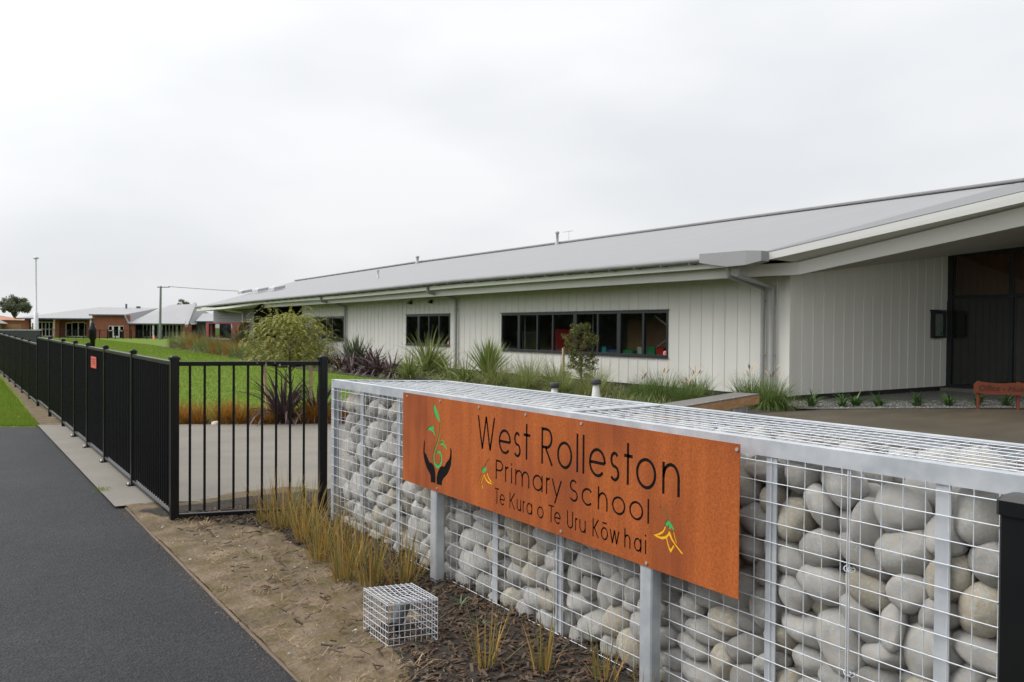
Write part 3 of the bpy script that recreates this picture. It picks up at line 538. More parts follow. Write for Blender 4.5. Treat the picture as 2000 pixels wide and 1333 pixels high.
mb = MB(); mb.box((14.55,55.8,.9),(14.62,55.88,1.815)); mb.box((14.5,50.6,.82),(14.95,56.4,.90)); mb.build('hood_sill', M['gutter'], hb)
# things seen in and on the windows
def cratebox(name, lab, cat, c, s, mat):
    mb = MB(); x,y,z = c; a,b,h = s; mb.add([(x-a*.44,y-b*.44,z),(x+a*.44,y-b*.44,z),(x+a*.44,y+b*.44,z),(x-a*.44,y+b*.44,z),(x-a/2,y-b/2,z+h),(x+a/2,y-b/2,z+h),(x+a/2,y+b/2,z+h),(x-a/2,y+b/2,z+h),(x-a*.45,y-b*.45,z+h-.01),(x+a*.45,y-b*.45,z+h-.01),(x+a*.45,y+b*.45,z+h-.01),(x-a*.45,y+b*.45,z+h-.01)],
        [(0,3,2,1),(0,1,5,4),(1,2,6,5),(2,3,7,6),(3,0,4,7),(4,5,9,8),(5,6,10,9),(6,7,11,10),(7,4,8,11),(8,9,10,11)]); o = fixnormals(mb.build(name, mat)); return tag(o, lab, cat)
mb = MB(); mb.box((15.73,15.3,.86),(16.15,23.0,.90)); mb.build('window_shelf', M['white'], SB)
cratebox('storage_tub', 'green plastic tub inside the window near its right end', 'tub', (15.80,16.02,.90), (.22,.32,.25), M['greenbox'])
cratebox('storage_tub', 'red plastic tub inside the window beside the green tub', 'tub', (15.80,15.68,.90), (.22,.28,.24), M['redbox'])
cratebox('storage_tray', 'flat green tray on the shelf behind the second last window pane', 'tray', (15.80,16.95,.90), (.2,.44,.15), M['greenbox'])
cratebox('storage_box', 'small white box inside the window beside the flat green tray', 'box', (15.82,16.5,.90), (.18,.18,.24), M['white'])
cratebox('storage_tray', 'teal tray on the window shelf behind the third last pane', 'tray', (15.80,17.95,.90), (.2,.22,.22), M['teal'])
cratebox('storage_tray', 'low dark blue tray on the window shelf beside the teal tray', 'tray', (15.80,17.55,.90), (.2,.36,.15), M['bluebox'])
mb = MB(); mb.tube([(15.9,16.1,2.0),(15.9,15.35,1.58)], .018, 6); mb.tube([(15.9,16.2,1.05),(15.9,15.35,1.50)], .018, 6); mb.box((15.88,15.28,1.44),(15.92,15.40,1.66)); mb.build('brace', M['strut'], SB)
mb = MB(); mb.tube([(16.1,22.4,.9),(16.1,22.4,2.2)], .02, 6); mb.tube([(16.1,18.9,.9),(16.1,18.9,2.2)], .02, 6); mb.build('window_post', M['strut'], SB)
tag(MB().box((17.6,15.9,.05),(17.75,19.0,1.95)).build('house_reflection', M['house_reflection']), 'brown board behind the wide window standing in for a reflected house', 'house_reflection')  # added board, stands in for a brown house mirrored in the glass
rc = MB().box((16.9,20.7,.05),(17.4,22.0,1.62)); rc.box((16.88,21.33,.1),(16.9,21.37,1.57)); tag(rc.build('vehicle_reflection', M['redrefl']), 'red block behind the wide window standing in for a reflected vehicle', 'vehicle_reflection')  # added block, stands in for a red vehicle mirrored in the glass
def sticker(y, z, r, lab):
    mb = MB(); x = 15.624; mb.prism([(y+r*math.cos(k*.3927),z+r*math.sin(k*.3927)) for k in range(16)], lambda a,b:(x,a,b), lambda a,b:(x-.003,a,b)); o = fixnormals(mb.build('window_sticker', M['pink'])); tag(o, lab, 'sticker')
    m2 = MB(); m2.box((x-.0045,y-r*.5,z-r*.35),(x-.0031,y-r*.1,z+r*.4)); m2.box((x-.0045,y+r*.1,z-r*.35),(x-.0031,y+r*.45,z+r*.4)); m2.build('sticker_print', M['redbox'], o)
sticker(15.42, .995, .07, 'round pink sticker in the bottom corner of the wide window'); sticker(26.66, 1.06, .09, 'round pink sticker in the bottom corner of the four pane window')
# notice case on the porch wall
nb = empty('notice_case', (21.88,11.5,1.46), 'small dark framed notice case on the shaded porch wall', 'notice case')
mb = MB(); mb.box((21.56,11.44,1.45),(21.62,11.54,2.16)); mb.box((22.12,11.44,1.45),(22.18,11.54,2.16)); mb.box((21.62,11.44,1.45),(22.12,11.54,1.51)); mb.box((21.62,11.44,2.10),(22.12,11.54,2.16)); mb.box((21.52,11.43,2.165),(22.22,11.54,2.20)); mb.build('case_frame', M['frame'], nb)
mb = MB(); mb.box((21.62,11.50,1.51),(22.12,11.52,2.10)); mb.build('notice_sheet', M['paper'], nb)
mb = MB(); mb.box((21.98,11.495,1.53),(22.09,11.499,1.61)); mb.build('green_notice', M['greenbox'], nb)
mb = MB(); mb.add([(21.62,11.47,1.51),(22.12,11.47,1.51),(22.12,11.47,2.10),(21.62,11.47,2.10)],[(0,1,2,3)]); mb.build('case_pane', M['glass'], nb)
# security lamps under the eave
for y,l in ((27.9,'small dark wall lamp under the eave, nearer the four pane window'),(29.6,'small dark wall lamp under the eave, farther along the white wall')):
    mb = MB(); mb.box((15.50,y-.06,2.58),(15.57,y+.06,2.72)); mb.box((15.42,y-.05,2.60),(15.5,y+.05,2.66)); tag(mb.build('wall_lamp', M['frame']), l, 'lamp')

# ------------------------------------------------------------------ black steel fence
FE = empty('steel_fence', (1.553,7.07,0), 'long black vertical bar steel fence with capped posts and stepped far section', 'fence')
fz = lambda y: max(0, (y-7.07))*.0052
def post(x, y, z0, z1, s, plate, par, cap=True):
    mb = MB(); b = s*.12
    mb.bar((x,y,z0),(x,y,z1), s, s, up=(0,1,0), bev=b); po = mb.build('post', M['black'], par)
    c = MB(); h = s*.62
    c.prism([(x-h,y-h*.7),(x-h*.7,y-h),(x+h*.7,y-h),(x+h,y-h*.7),(x+h,y+h*.7),(x+h*.7,y+h),(x-h*.7,y+h),(x-h,y+h*.7)], lambda a,b_:(a,b_,z1), lambda a,b_:(a,b_,z1+.022))
    k = [(x-h*.75,y-h*.75),(x+h*.75,y-h*.75),(x+h*.75,y+h*.75),(x-h*.75,y+h*.75)]
    c.prism(k, lambda a,b_:(a,b_,z1+.022), lambda a,b_:(x+(a-x)*.6,y+(b_-y)*.6,z1+.034)); c.build('cap', M['black'], po)
    if plate:
        p = MB(); p.box((x-.06,y-.05,z0+.002),(x+.06,y+.05,z0+.012))
        p.build('base_plate', M['black'], po); q = MB()
        for sx in (-1,1): q.lathe([(.012,.0),(.012,.012),(.006,.014),(.006,.028)], (x+sx*.045,y,z0+.012), 8)
        q.build('anchor_bolt', M['bolt'], po)
    return po
def panel(p, q, ztop, zbot, par, pitch=.088, pr=.0105, first=.05):
    p, q = Vector(p), Vector(q); mb = MB(); d = (q-p); n = d.length; u = d/n
    zT = lambda t: ztop[0]+(ztop[1]-ztop[0])*t; zB = lambda t: zbot[0]+(zbot[1]-zbot[0])*t
    s = first
    while s < n-.03:
        t = s/n; c = p+u*s; mb.tube([(c.x,c.y,zB(t)+.02),(c.x,c.y,zT(t)-.02)], pr, 8, cap=False); s += pitch
    po = mb.build('panel', M['black'], par)
    for zz,w,h in ((zT,.038,.036),(zB,.034,.034)):
        r = MB(); r.bar((p.x,p.y,zz(0)-h/2),(q.x,q.y,zz(1)-h/2), w, h, bev=.004); r.build('rail', M['black'], po)
PY = [7.07,8.82,10.51,11.90,13.16,14.60,16.57,18.80]
for i,y in enumerate(PY):
    s = .066 if i == 0 else .05
    post(1.553, y, 0.0 if i in (0,) else (.022 if 1 <= i <= 4 else 0), 1.33+fz(y), s, 1 <= i <= 4, FE)
    if i: panel((1.553,PY[i-1]+.03,0),(1.553,y-.03,0),(1.318+fz(PY[i-1]),1.318+fz(y)),(.072+fz(PY[i-1]),.072+fz(y)), FE)
FY = [18.86,20.76,22.74,24.93,27.3,29.7,32.2,34.8,37.4,39.6]
for i,y in enumerate(FY):
    zo = .0075*(y-18.86)
    if i: post(1.553, y, 0, 1.262+zo, .05, False, FE)
    if i: panel((1.553,FY[i-1]+.03,0),(1.553,y-.03,0),(1.245+.0075*(FY[i-1]-18.86),1.245+zo),(.07+.004*(FY[i-1]-18.86),.07+.004*(y-18.86)), FE)
post(2.672, 6.68, 0, 1.33, .066, False, FE)
a = Vector((1.553,7.07,0)); b = Vector((2.672,6.68,0)); u = (b-a).normalized()
panel(a+u*.035, b-u*.035, (1.316,1.316), (.066,.07), FE, .1135, .0105, .085)
mb = MB()
for t in (.54,.60,.66): c = a.lerp(b,t); mb.lathe([(.006,0),(.006,.004)], (c.x-.0,c.y-.022,1.30), 8)
for t in (.605,.70): c = a.lerp(b,t); mb.tube([(c.x-u.y*-.0-.006,c.y-.022,1.288),(c.x-.012,c.y-.032,1.288)], .006, 8)
mb.build('screw_head', M['bolt'], FE)
# small red notice wired to the fence
rs = empty('fence_notice', (1.53,11.2,1.1), 'small faded red notice plate fixed to the black fence', 'sign')
mb = MB(); mb.box((1.522,11.02,1.085),(1.526,11.44,1.225)); mb.build('notice_plate', M['redsign'], rs)
mb = MB()
for z,y0,y1 in ((1.195,11.08,11.38),(1.165,11.12,11.36),(1.14,11.08,11.3)): mb.box((1.5205,y0,z-.006),(1.5219,y1,z+.006))
mb.build('notice_print', M['signmark'], rs)
# solid grey panel beyond the fence and the black light column
gp = empty('panel_fence', (2.3,39.5,0), 'short solid blue grey panel fence behind the far end of the black fence', 'fence')
mb = MB(); mb.box((1.75,39.70,.12),(3.35,39.75,1.40)); mb.build('panel', M['panelgrey'], gp)
mb = MB(); mb.box((1.7,39.68,1.40),(3.4,39.77,1.44)); mb.build('top_rail', M['galv'], gp)
for x in (1.7,2.55,3.4): MB().box((x-.03,39.76,0),(x+.03,39.82,1.40)).build('post', M['black'], gp)
lb = empty('light_column', (2.70,20.03,0), 'short black light column standing on the lawn behind the fence', 'bollard light')
mb = MB(); mb.lathe([(.05,0),(.05,1.30),(.075,1.33),(.075,1.50)], (2.70,20.03,0), 16); mb.build('column', M['black'], lb)
mb = MB(); mb.lathe([(.075,1.50),(.078,1.54),(.05,1.60),(.045,1.66),(.02,1.70)], (2.70,20.03,0), 16); mb.build('lamp_head', M['black'], lb)

# ------------------------------------------------------------------ gabion wall
GB = empty('gabion_wall', (2.58,3.3,0), 'stone filled gabion wall in galvanised steel frame and wire mesh', 'gabion')
GX, GX2, GY0, GY1, GYB, GT = 2.58, 3.32, .62, 6.26, 5.70, 1.185
mb = MB()
for x,y0,y1 in ((GX,GY0,GY1),(GX2,GY0,GYB)):
    s = 1 if x == GX else -1
    mb.box((min(x-s*.004,x),y0,GT-.062),(max(x-s*.004,x),y1,GT)); mb.box((min(x,x+s*.045),y0,GT-.0045),(max(x,x+s*.045),y1,GT+.0005))
e0 = Vector((GX,GY1,0)); e1 = Vector((GX2,GYB,0)); u = (e1-e0).normalized()
mb.bar(e0+Vector((0,0,GT-.031)), e1+Vector((0,0,GT-.031)), .005, .062); mb.bar(e0+Vector((-u.y*-.0,-.02,GT-.003)), e1+Vector((0,-.02,GT-.003)), .045, .005)
mb.box((GX-.004,GY1-.052,.0),(GX+.001,GY1,GT-.063)); mb.bar((GX+.03,GY1-.02,0),(GX+.03,GY1-.02,GT-.063),.005,.05,up=u)
mb.box((GX2-.001,GYB-.05,0),(GX2+.004,GYB,GT-.063))
for y in (3.325,3.272): mb.box((GX+.046,y-.02,GT-.005),(GX2-.046,y+.02,GT+.0008))
mb.box((GX-.004,3.29,.0),(GX-.001,3.30,GT-.064)); mb.box((GX,GY0,.01),(GX+.04,GY1,.016))
mb.build('frame', M['galv'], GB)
for y in (1.335,1.985,3.286,3.878,5.09,5.69):
    m_ = MB(); m_.box((GX+.0045,y-.024,.01),(GX+.0105,y+.024,GT-.062)); s_ = m_.build('strap', M['galv'], GB)
def wires(mb, lines, r):
    for ln in lines: mb.tube(ln, r, 5, cap=False)
rw = random.Random(4)
front = []; y = .72
bend = lambda y,z: .0045*nz3(y,z,1.7,11)-.002
while y < GY1-.03:
    front.append([(GX+bend(y,z)*1.2, y+.004*nz3(y,z,1.2,31), z) for z in (0,.2,.4,.6,.8,1.0,1.128)]); y += .0742
z = .045
while z < 1.12:
    front.append([(GX-.0045+bend(yy,z)*1.2, yy, z+.005*nz3(yy,z,.9,21)) for yy in np.arange(.64,GY1,.28)]+[(GX-.0045,GY1-.01,z)]); z += .0755
mb = MB(); wires(mb, front, .0021); mb.build('front_mesh', M['wire'], GB)
mb = MB(); dbl = [[(GX-.010,1.647,0),(GX-.010,1.647,1.12)],[(GX-.011,1.655,0),(GX-.011,1.655,1.12)]]; wires(mb, dbl, .0025)
for yy,zz in ((1.66,.78),(1.655,.42),(1.24,.42)):
    mb.tube([(GX-.013+.006*math.cos(k*.9), yy-.006*k*.35+.010*math.sin(k*.9), zz+.008*math.cos(k*.9)) for k in range(16)], .0013, 4, cap=False)
mb.build('joint_wire', M['wire'], GB)
top = []; sag = lambda x,y: -.010*max(0,1-((x-2.95)/.37)**2)*(.5+.8*nz3(x,y,1.3,41))
y = .70
while y < GY1-.05:
    xe = min(GX2-.01, GX+(GY1-y)/(GY1-GYB)*(GX2-GX)) if y > GYB else GX2-.01
    if xe > GX+.1: top.append([(GX+.02+(xe-GX-.02)*t, y+.003*nz3(t,y,2,8), GT-.010+sag(GX+(xe-GX)*t,y)) for t in (0,.2,.4,.6,.8,1)])
    y += .0742
x = GX+.075
while x < GX2-.03:
    ye = GY1-(x-GX)/(GX2-GX)*(GY1-GYB)-.02
    top.append([(x+.003*nz3(x,yy,2,9), yy, GT-.0058+sag(x,yy)) for yy in np.arange(.64,ye,.24)]+[(x,ye,GT-.0058)]); x += .0755
mb = MB(); wires(mb, top, .0021); mb.build('lid_mesh', M['wire'], GB)
end = []
for i in range(1,12):
    p = e0+u*(.074*i); end.append([(p.x,p.y,0),(p.x,p.y,1.13)])
z = .045
while z < 1.12: end.append([(e0.x,e0.y,z),(e1.x,e1.y,z)]); z += .0755
mb = MB(); wires(mb, end, .0021); mb.build('end_mesh', M['wire'], GB)
mb = MB(); wires(mb, [[(GX2,yy,0),(GX2,yy,1.13)] for yy in np.arange(.7,GYB,.0742)]+[[(GX2+.004,.64,zz),(GX2+.004,GYB,zz)] for zz in np.arange(.045,1.12,.0755)], .0021); mb.build('back_mesh', M['wire'], GB)

# ------------------------------------------------------------------ the river stones
# mesh kind, radius, x, y, z, rotation: a settled heap, largest in view first
ST = [
(3,217,26710,14081,5575,71,21,-83,-61),(3,185,26666,12622,10520,34,-83,-38,-82),(3,221,26741,17287,4929,63,42,-54,86),(11,220,26724,14930,8692,45,59,-103,-5),(5,174,26498,15084,10204,73,66,-53,-60),
(10,199,26726,12514,7462,42,48,-97,50),(10,173,26502,13472,8272,95,15,-71,-43),(1,211,27808,14617,10753,94,39,-40,-65),(7,209,26822,17515,10701,102,62,23,36),(0,201,26646,18102,6806,86,-30,33,-82),
(9,192,26710,12274,6122,97,13,13,-80),(6,166,26643,13668,9657,44,-12,118,7),(2,198,26680,18229,8139,111,-6,23,57),(9,162,26503,16262,9459,79,-46,80,36),(3,184,26817,19460,8852,83,92,28,-9),
(2,182,26562,19792,7593,6,-93,73,46),(6,185,26560,16502,6002,12,-85,79,50),(1,151,26413,14816,7436,98,27,67,35),(9,192,26744,16555,8167,96,14,38,-72),(6,223,26974,20395,5221,8,-10,-73,103),
(0,171,26506,16256,7102,100,25,4,74),(7,198,26804,19075,10909,11,43,-103,60),(9,205,26849,18351,9653,108,49,44,-6),(9,222,27070,18827,4849,18,1,-16,125),(2,192,26802,12215,8967,66,-106,1,21),
(7,149,26494,13781,7007,53,-33,-11,-110),(4,202,26716,21340,3334,56,99,-57,-4),(9,191,26920,15716,4880,17,124,18,-15),(8,147,26465,15333,6150,74,57,72,-47),(10,205,26670,28134,966,75,-24,-99,-11),
(7,191,26810,19422,6089,114,48,22,16),(3,172,28581,17672,10885,107,-26,20,-61),(9,170,26499,20584,10767,33,91,-77,-29),(10,168,26505,21028,8687,27,-96,-78,-10),(1,216,26762,21859,5611,24,85,-77,49),
(9,209,26853,23652,3280,77,2,6,101),(8,202,27123,18550,3727,125,19,4,-13),(3,147,29732,16974,11135,73,94,24,39),(11,185,26631,22461,4141,4,-85,-94,10),(9,178,26624,23794,1523,95,20,-7,-81),
(1,213,26701,29191,2169,92,-34,-38,-71),(8,167,26796,12935,4982,20,38,-107,53),(11,167,26542,15881,3911,70,-1,17,105),(4,165,26634,19838,4174,2,30,34,119),(9,150,30735,16220,11213,107,48,-26,-41),
(5,201,26698,26583,3504,12,76,100,16),(5,200,26659,30927,1350,61,-45,-7,102),(6,151,26476,20264,3149,93,-39,-10,-76),(10,166,26726,21316,7524,15,28,-122,13),(2,219,26668,22085,10143,48,77,15,88),
(5,138,26747,20384,9499,74,-85,47,34),(9,186,26692,24353,2461,3,82,-96,-9),(1,201,26583,21157,1956,69,-78,56,-47),(11,167,26595,22697,2377,22,-57,54,-97),(3,218,27268,26784,808,88,-88,3,23),
(11,201,26805,27407,2252,114,44,20,29),(4,212,26614,33486,2502,13,63,22,107),(5,143,26462,25931,2382,41,52,108,9),(7,202,27213,20629,6659,3,2,49,117),(9,208,26678,33811,4072,100,-38,-13,67),
(8,220,27001,31917,2556,39,26,-5,-118),(1,149,29040,13983,11069,82,-29,-39,84),(10,201,26623,31115,4574,28,83,91,13),(4,142,26544,21223,4548,49,-108,44,-11),(3,149,26609,27874,4041,99,-79,-9,5),
(3,159,26520,28977,3752,44,66,-85,51),(1,144,26441,25916,4525,84,44,17,-83),(8,165,26637,17194,3422,23,-104,68,11),(3,143,26393,32970,859,84,3,95,7),(2,201,26604,23654,5173,60,55,-62,-75),
(0,144,26547,25189,3465,57,45,-65,81),(3,174,28601,22247,11055,36,6,0,122),(2,218,32229,15174,11013,108,7,28,-59),(0,204,27219,25337,1582,10,-5,6,126),(7,224,26614,42486,1764,77,-52,-56,67),
(2,138,26508,31156,3314,24,47,-6,-116),(1,144,26537,24436,4179,18,37,-119,-19),(3,179,26763,29606,669,27,-22,14,-121),(7,181,26516,40938,3967,88,-17,-63,64),(5,173,30100,26036,10877,35,-44,35,108),
(1,188,26615,40917,2309,93,28,33,-75),(1,174,26695,19666,2413,112,-34,27,41),(5,177,30647,14845,11004,42,-20,-15,117),(6,160,26368,29646,4986,6,99,18,77),(3,191,26722,45368,2679,49,-8,3,117),
(1,192,30067,21923,10869,82,-62,70,-26),(0,188,26592,38014,652,103,-18,20,69),(2,156,26442,25393,530,81,-33,33,-86),(2,195,26587,34758,5108,83,-16,15,-94),(9,164,26473,32376,3581,49,45,-69,-84),
(6,217,26804,40398,1036,34,-30,-26,116),(1,191,26642,34338,584,91,-4,-5,-89),(0,143,26413,34378,1625,90,-23,-53,69),(10,205,26755,37529,2205,106,-24,34,56),(11,159,26537,35644,1404,30,61,94,51),
(0,217,26740,46385,1343,31,79,94,-11),(11,182,26788,35453,3915,17,-3,113,-54),(6,218,27744,17557,7576,88,19,-26,-86),(11,178,26527,28376,5281,25,100,39,63),(8,191,26458,37590,5089,95,23,76,27),
(6,142,26287,37075,3451,63,68,-65,-57),(5,209,26781,42359,3292,34,38,114,23),(1,190,26810,35899,2650,106,60,-20,-32),(7,162,26483,42944,4457,7,-77,-101,-1),(7,181,32221,20609,10740,7,12,75,102),
(8,209,26448,58623,3723,70,-48,-76,56),(2,174,26513,44279,1779,45,-89,-30,73),(11,161,26637,38956,1317,4,46,113,-34),(5,137,27444,21320,10920,49,-2,114,26),(2,205,26632,49285,2364,46,-83,84,7),
(5,179,26686,36350,4686,10,41,-101,65),(5,217,26839,54200,8742,1,57,88,-71),(1,147,27019,17099,9211,11,43,-5,119),(5,209,26660,60059,4891,46,-64,1,-99),(2,146,26411,36547,517,53,69,-74,-56),
(1,161,26601,34775,2889,29,30,88,-82),(8,142,29537,31553,11027,43,51,99,44),(7,222,26680,57569,6482,11,-77,-95,-33),(2,153,26445,43016,553,86,35,8,87),(5,221,27328,30206,3003,67,-59,52,74),
(6,146,26341,39607,3159,61,51,-38,-91),(5,164,26496,45815,4672,34,91,43,69),(9,204,26607,51222,4142,13,-104,42,59),(9,206,26938,39186,2320,60,0,-27,-109),(3,177,26775,38427,3658,15,-23,-14,-123),
(0,210,26573,50541,1272,42,-95,54,-48),(4,224,27892,18158,5813,109,60,-2,-26),(11,221,26920,44413,3967,24,-26,120,-21),(7,138,26589,31996,428,7,-125,-13,18),(4,180,26665,25317,5278,0,47,108,47),
(0,152,27416,14866,6439,69,-50,11,-94),(0,186,26561,40237,5090,72,-38,-68,70),(4,154,27385,16403,9962,44,92,-2,-75),(7,150,27567,13282,10716,14,45,76,-90),(6,183,26521,52897,7726,15,-102,-40,-62),
(10,186,30555,31931,11010,23,-114,39,-34),(7,166,26997,26997,4776,37,28,45,109),(5,168,26481,47303,5017,67,-48,-69,67),(2,159,27431,14685,4306,19,122,-26,11),(7,205,26559,58379,1833,49,59,-62,-80),
(10,199,26597,55671,8265,73,-66,80,-8),(5,162,26538,53816,11118,73,-9,-16,102),(1,206,26708,52064,8871,10,75,-98,-29),(8,158,32379,29091,10692,40,26,24,-115),(11,202,26864,49131,3727,26,14,-122,-21),
(0,222,27956,13914,8875,4,-34,72,-98),(3,192,26813,52412,1382,22,-35,-8,-120),(5,145,26424,47848,2724,64,-31,55,-89),(0,189,26555,50056,4967,89,-46,39,-67),(3,183,26620,55305,597,76,-5,10,-101),
(1,165,26455,53282,2433,55,75,-75,-42),(11,176,30333,19412,10731,98,3,19,78),(9,168,27633,13195,6221,100,-34,48,-52),(3,140,29710,20617,10859,19,2,-119,40),(9,197,27096,56935,11099,15,-20,-123,-16),
(11,191,29459,23558,10806,74,-26,-34,94),(6,172,26365,32116,5464,36,-77,-38,86),(2,184,28940,27155,10667,68,-85,52,-40),(6,180,26757,46145,3587,125,-16,-13,-5),(6,216,28867,37445,10939,11,105,70,7),
(6,156,26310,53237,5860,12,-93,-36,78),(11,152,30857,34557,10708,56,30,94,57),(8,174,29475,35798,10721,64,-87,65,17),(4,184,26501,52906,4051,49,79,84,21),(5,166,26514,60029,10414,18,96,22,78),
(7,141,26389,52086,10631,1,103,-21,71),(11,200,26792,52030,6458,41,114,31,23),(8,184,26652,60263,6694,14,-100,73,25),(9,140,26827,28156,3162,13,7,0,-126),(2,208,32058,47835,10864,14,-124,17,16),
(1,202,26586,56910,7700,66,-69,-80,23),(8,166,26571,56949,3218,86,39,-69,50),(3,156,29222,52031,11186,22,-104,-60,-35),(4,206,26785,59095,7562,17,117,-7,-47),(7,144,26568,47706,436,61,5,-8,111),
(0,165,26447,55368,4399,82,43,-43,-76),(6,188,26583,54416,6058,10,-83,-81,50),(8,189,27968,17407,9825,56,-57,-58,80),(9,180,26982,51577,2297,35,-25,-118,-21),(2,165,26514,54366,3373,81,32,-28,-87),
(7,149,26481,44291,5033,93,-10,-8,86),(9,183,27711,19217,2779,3,29,-31,119),(6,155,26637,58260,8769,123,4,-33,-1),(2,146,26616,44254,525,49,117,-1,-8),(7,153,31135,29724,10617,57,-84,-23,-73),
(8,144,26498,52077,3246,0,101,-77,-4),(6,173,26690,56596,9832,97,-75,10,-31),(9,167,26673,52509,5172,3,54,-111,30),(7,223,27181,47626,3619,22,-122,-4,28),(0,197,26771,48956,783,10,119,15,-42),
(1,138,27598,19526,9638,17,34,11,121),(3,180,26598,51208,7678,75,5,-5,103),(5,144,26462,60120,8693,76,25,-90,40),(4,184,26576,54899,2421,85,37,-1,-86),(0,195,26648,58392,10309,97,6,-59,56),
(2,157,26632,47918,1454,81,-91,-35,-3),(9,177,30950,24718,11008,1,-15,-6,-126),(8,193,27807,20586,10273,36,98,72,2),(7,164,26724,54280,10242,14,-126,-11,-3),(10,223,27294,58166,4994,116,17,26,43),
(6,139,26575,39419,362,0,-9,-6,-127),(3,171,26764,53995,4885,13,10,123,28),(5,185,26620,18106,2626,70,-13,-6,105),(3,140,26423,60014,1908,73,42,51,80),(2,146,26422,53861,1402,32,-87,85,-17),
(11,161,26521,55553,10347,74,-29,-15,-97),(6,155,26499,46901,2276,94,-30,-23,-77),(11,155,26464,58263,558,88,-25,37,-80),(10,139,26391,56014,3490,72,66,-24,-78),(4,143,26316,60568,3212,70,-35,84,-53),
(9,196,27774,22448,6962,62,-86,-69,10),(5,191,27009,55962,5427,114,-26,29,41),(2,218,27843,38744,10922,107,-37,-23,52),(1,219,28301,18859,8775,111,-28,-34,44),(11,179,26767,56888,579,1,11,-4,126),
(8,188,26787,56614,1613,9,48,-114,-26),(3,138,26437,61020,455,78,-1,8,100),(3,147,27515,15453,7228,47,11,30,114),(3,149,32405,25772,10827,15,43,-35,-113),(10,167,28852,19699,10627,91,11,5,-88),
(10,139,26446,51853,441,69,-10,20,-104),(2,192,26617,22489,8160,67,37,-100,18),(2,153,26639,55535,6721,1,108,53,-40),(9,152,31290,31035,10531,87,-52,-26,71),(8,145,30027,55787,11182,100,-16,-1,-76),
(0,181,28672,46105,10869,14,76,71,72),(11,193,30866,49472,10920,12,-115,37,-36),(6,184,26576,38786,5527,59,-51,46,89),(3,125,26525,57524,10635,29,22,50,-111),(11,191,27321,39476,4302,30,-58,-8,108),
(0,168,29482,39426,11046,26,8,-23,122),(3,218,28162,20752,2266,51,-10,-19,-114),(5,210,26954,11553,5008,3,-17,-125,-17),(9,216,26419,13936,3787,67,52,75,59),(0,184,27092,45326,612,15,32,121,-17),
(11,199,26693,42667,5592,80,-7,-17,-97),(0,223,27086,53877,7187,14,-55,-114,5),(4,160,26885,59135,9325,0,-48,-79,87),(3,193,28783,42850,10482,37,82,-6,-89),(8,136,29694,50584,10971,89,-74,14,-51),
(3,170,27587,13846,7379,17,39,11,119),(4,197,32372,31783,10578,10,108,-54,-38),(1,140,32639,53506,11096,75,39,54,78),(10,173,30576,40278,10942,117,28,-19,-36),(7,192,27937,43814,10939,92,5,14,86),
(7,178,27590,22321,8908,77,62,35,72),(2,181,27040,53105,9945,14,26,-109,58),(2,167,32434,40459,10686,54,30,-99,-51),(0,146,27966,15742,3525,30,73,79,61),(6,137,31576,44916,11187,107,-5,20,66),
(4,208,27291,53942,546,5,-51,115,-18),(3,210,32364,38724,10379,68,57,-78,-47),(0,150,26617,48564,4828,121,-34,-19,4),(2,155,31765,36202,10616,48,-84,82,-7),(2,171,32262,30270,10725,64,-109,-3,11),
(6,150,26621,55115,1571,36,7,21,-120),(1,217,31467,22158,10598,62,14,7,110),(11,148,32387,16518,10982,25,-12,97,77),(0,155,27109,36833,1185,33,23,-119,16),(4,173,27728,15177,9435,29,47,-27,111),
(4,198,27723,16603,6491,0,91,-88,-3),(0,138,26322,50752,10348,40,78,-27,-88),(4,179,30225,36866,10948,4,85,93,10),(8,216,32010,19126,10443,118,7,9,-47),(3,164,30041,42869,10651,7,-67,-51,95),
(0,139,31813,26615,10928,34,-18,105,60),(2,201,27662,25537,4384,105,22,7,68),(11,151,30880,57502,11213,63,-82,63,-36),(9,146,26533,59616,379,2,91,-88,-12),(1,184,26720,22881,6419,3,-17,-36,-121),
(5,161,32312,43522,10743,33,-33,109,46),(5,208,26718,22256,815,46,45,-51,-97),(11,134,26509,61200,10087,20,-41,101,-62),(5,217,27874,32926,684,119,13,6,-42),(0,180,27475,32073,1580,119,16,-31,-27),
(3,168,28331,29596,10607,44,81,-86,-16),(5,207,28001,31417,3999,55,-66,1,94),(4,216,27491,34549,1812,19,84,-42,-83),(8,195,28386,12606,8456,7,101,-61,46),(0,183,27728,20634,8905,18,-73,-47,91),
(3,210,29350,34167,10313,60,30,-4,-108),(10,221,30097,45064,10499,117,-17,-21,-40),(0,153,27956,22004,10115,95,-51,35,57),(11,177,29008,13886,7151,79,38,62,-68),(10,139,27113,52700,11089,74,71,73,13),
(1,147,27247,32033,10950,2,112,31,-50),(9,152,27224,55394,9221,28,-67,-93,48),(5,186,32409,56103,10715,64,-72,80,22),(10,179,27824,24988,3037,59,-35,-93,52),(10,171,27899,12643,9655,61,99,-37,-36),
(10,147,29592,29669,10483,32,-111,43,31),(10,184,29939,17966,10404,11,-18,-8,125),(9,141,27803,13658,5153,7,-105,56,-44),(0,152,26908,58977,6065,37,-4,-26,-119),(7,210,30840,28585,10269,36,9,31,117),
(7,155,29186,25528,10356,4,-76,-67,76),(1,159,27168,50589,2682,28,-31,-115,-35),(1,167,29804,16722,10042,8,-1,4,127),(4,174,28486,59567,11081,96,-5,28,78),(11,217,28393,17277,3893,13,36,-115,-37),
(1,187,27389,36947,3584,29,-87,87,-12),(10,211,27856,34261,3296,83,42,8,87),(6,154,27276,41977,4751,31,0,23,-121),(0,207,28079,16404,5356,5,111,58,-19),(9,143,28248,19361,5600,6,48,117,7),
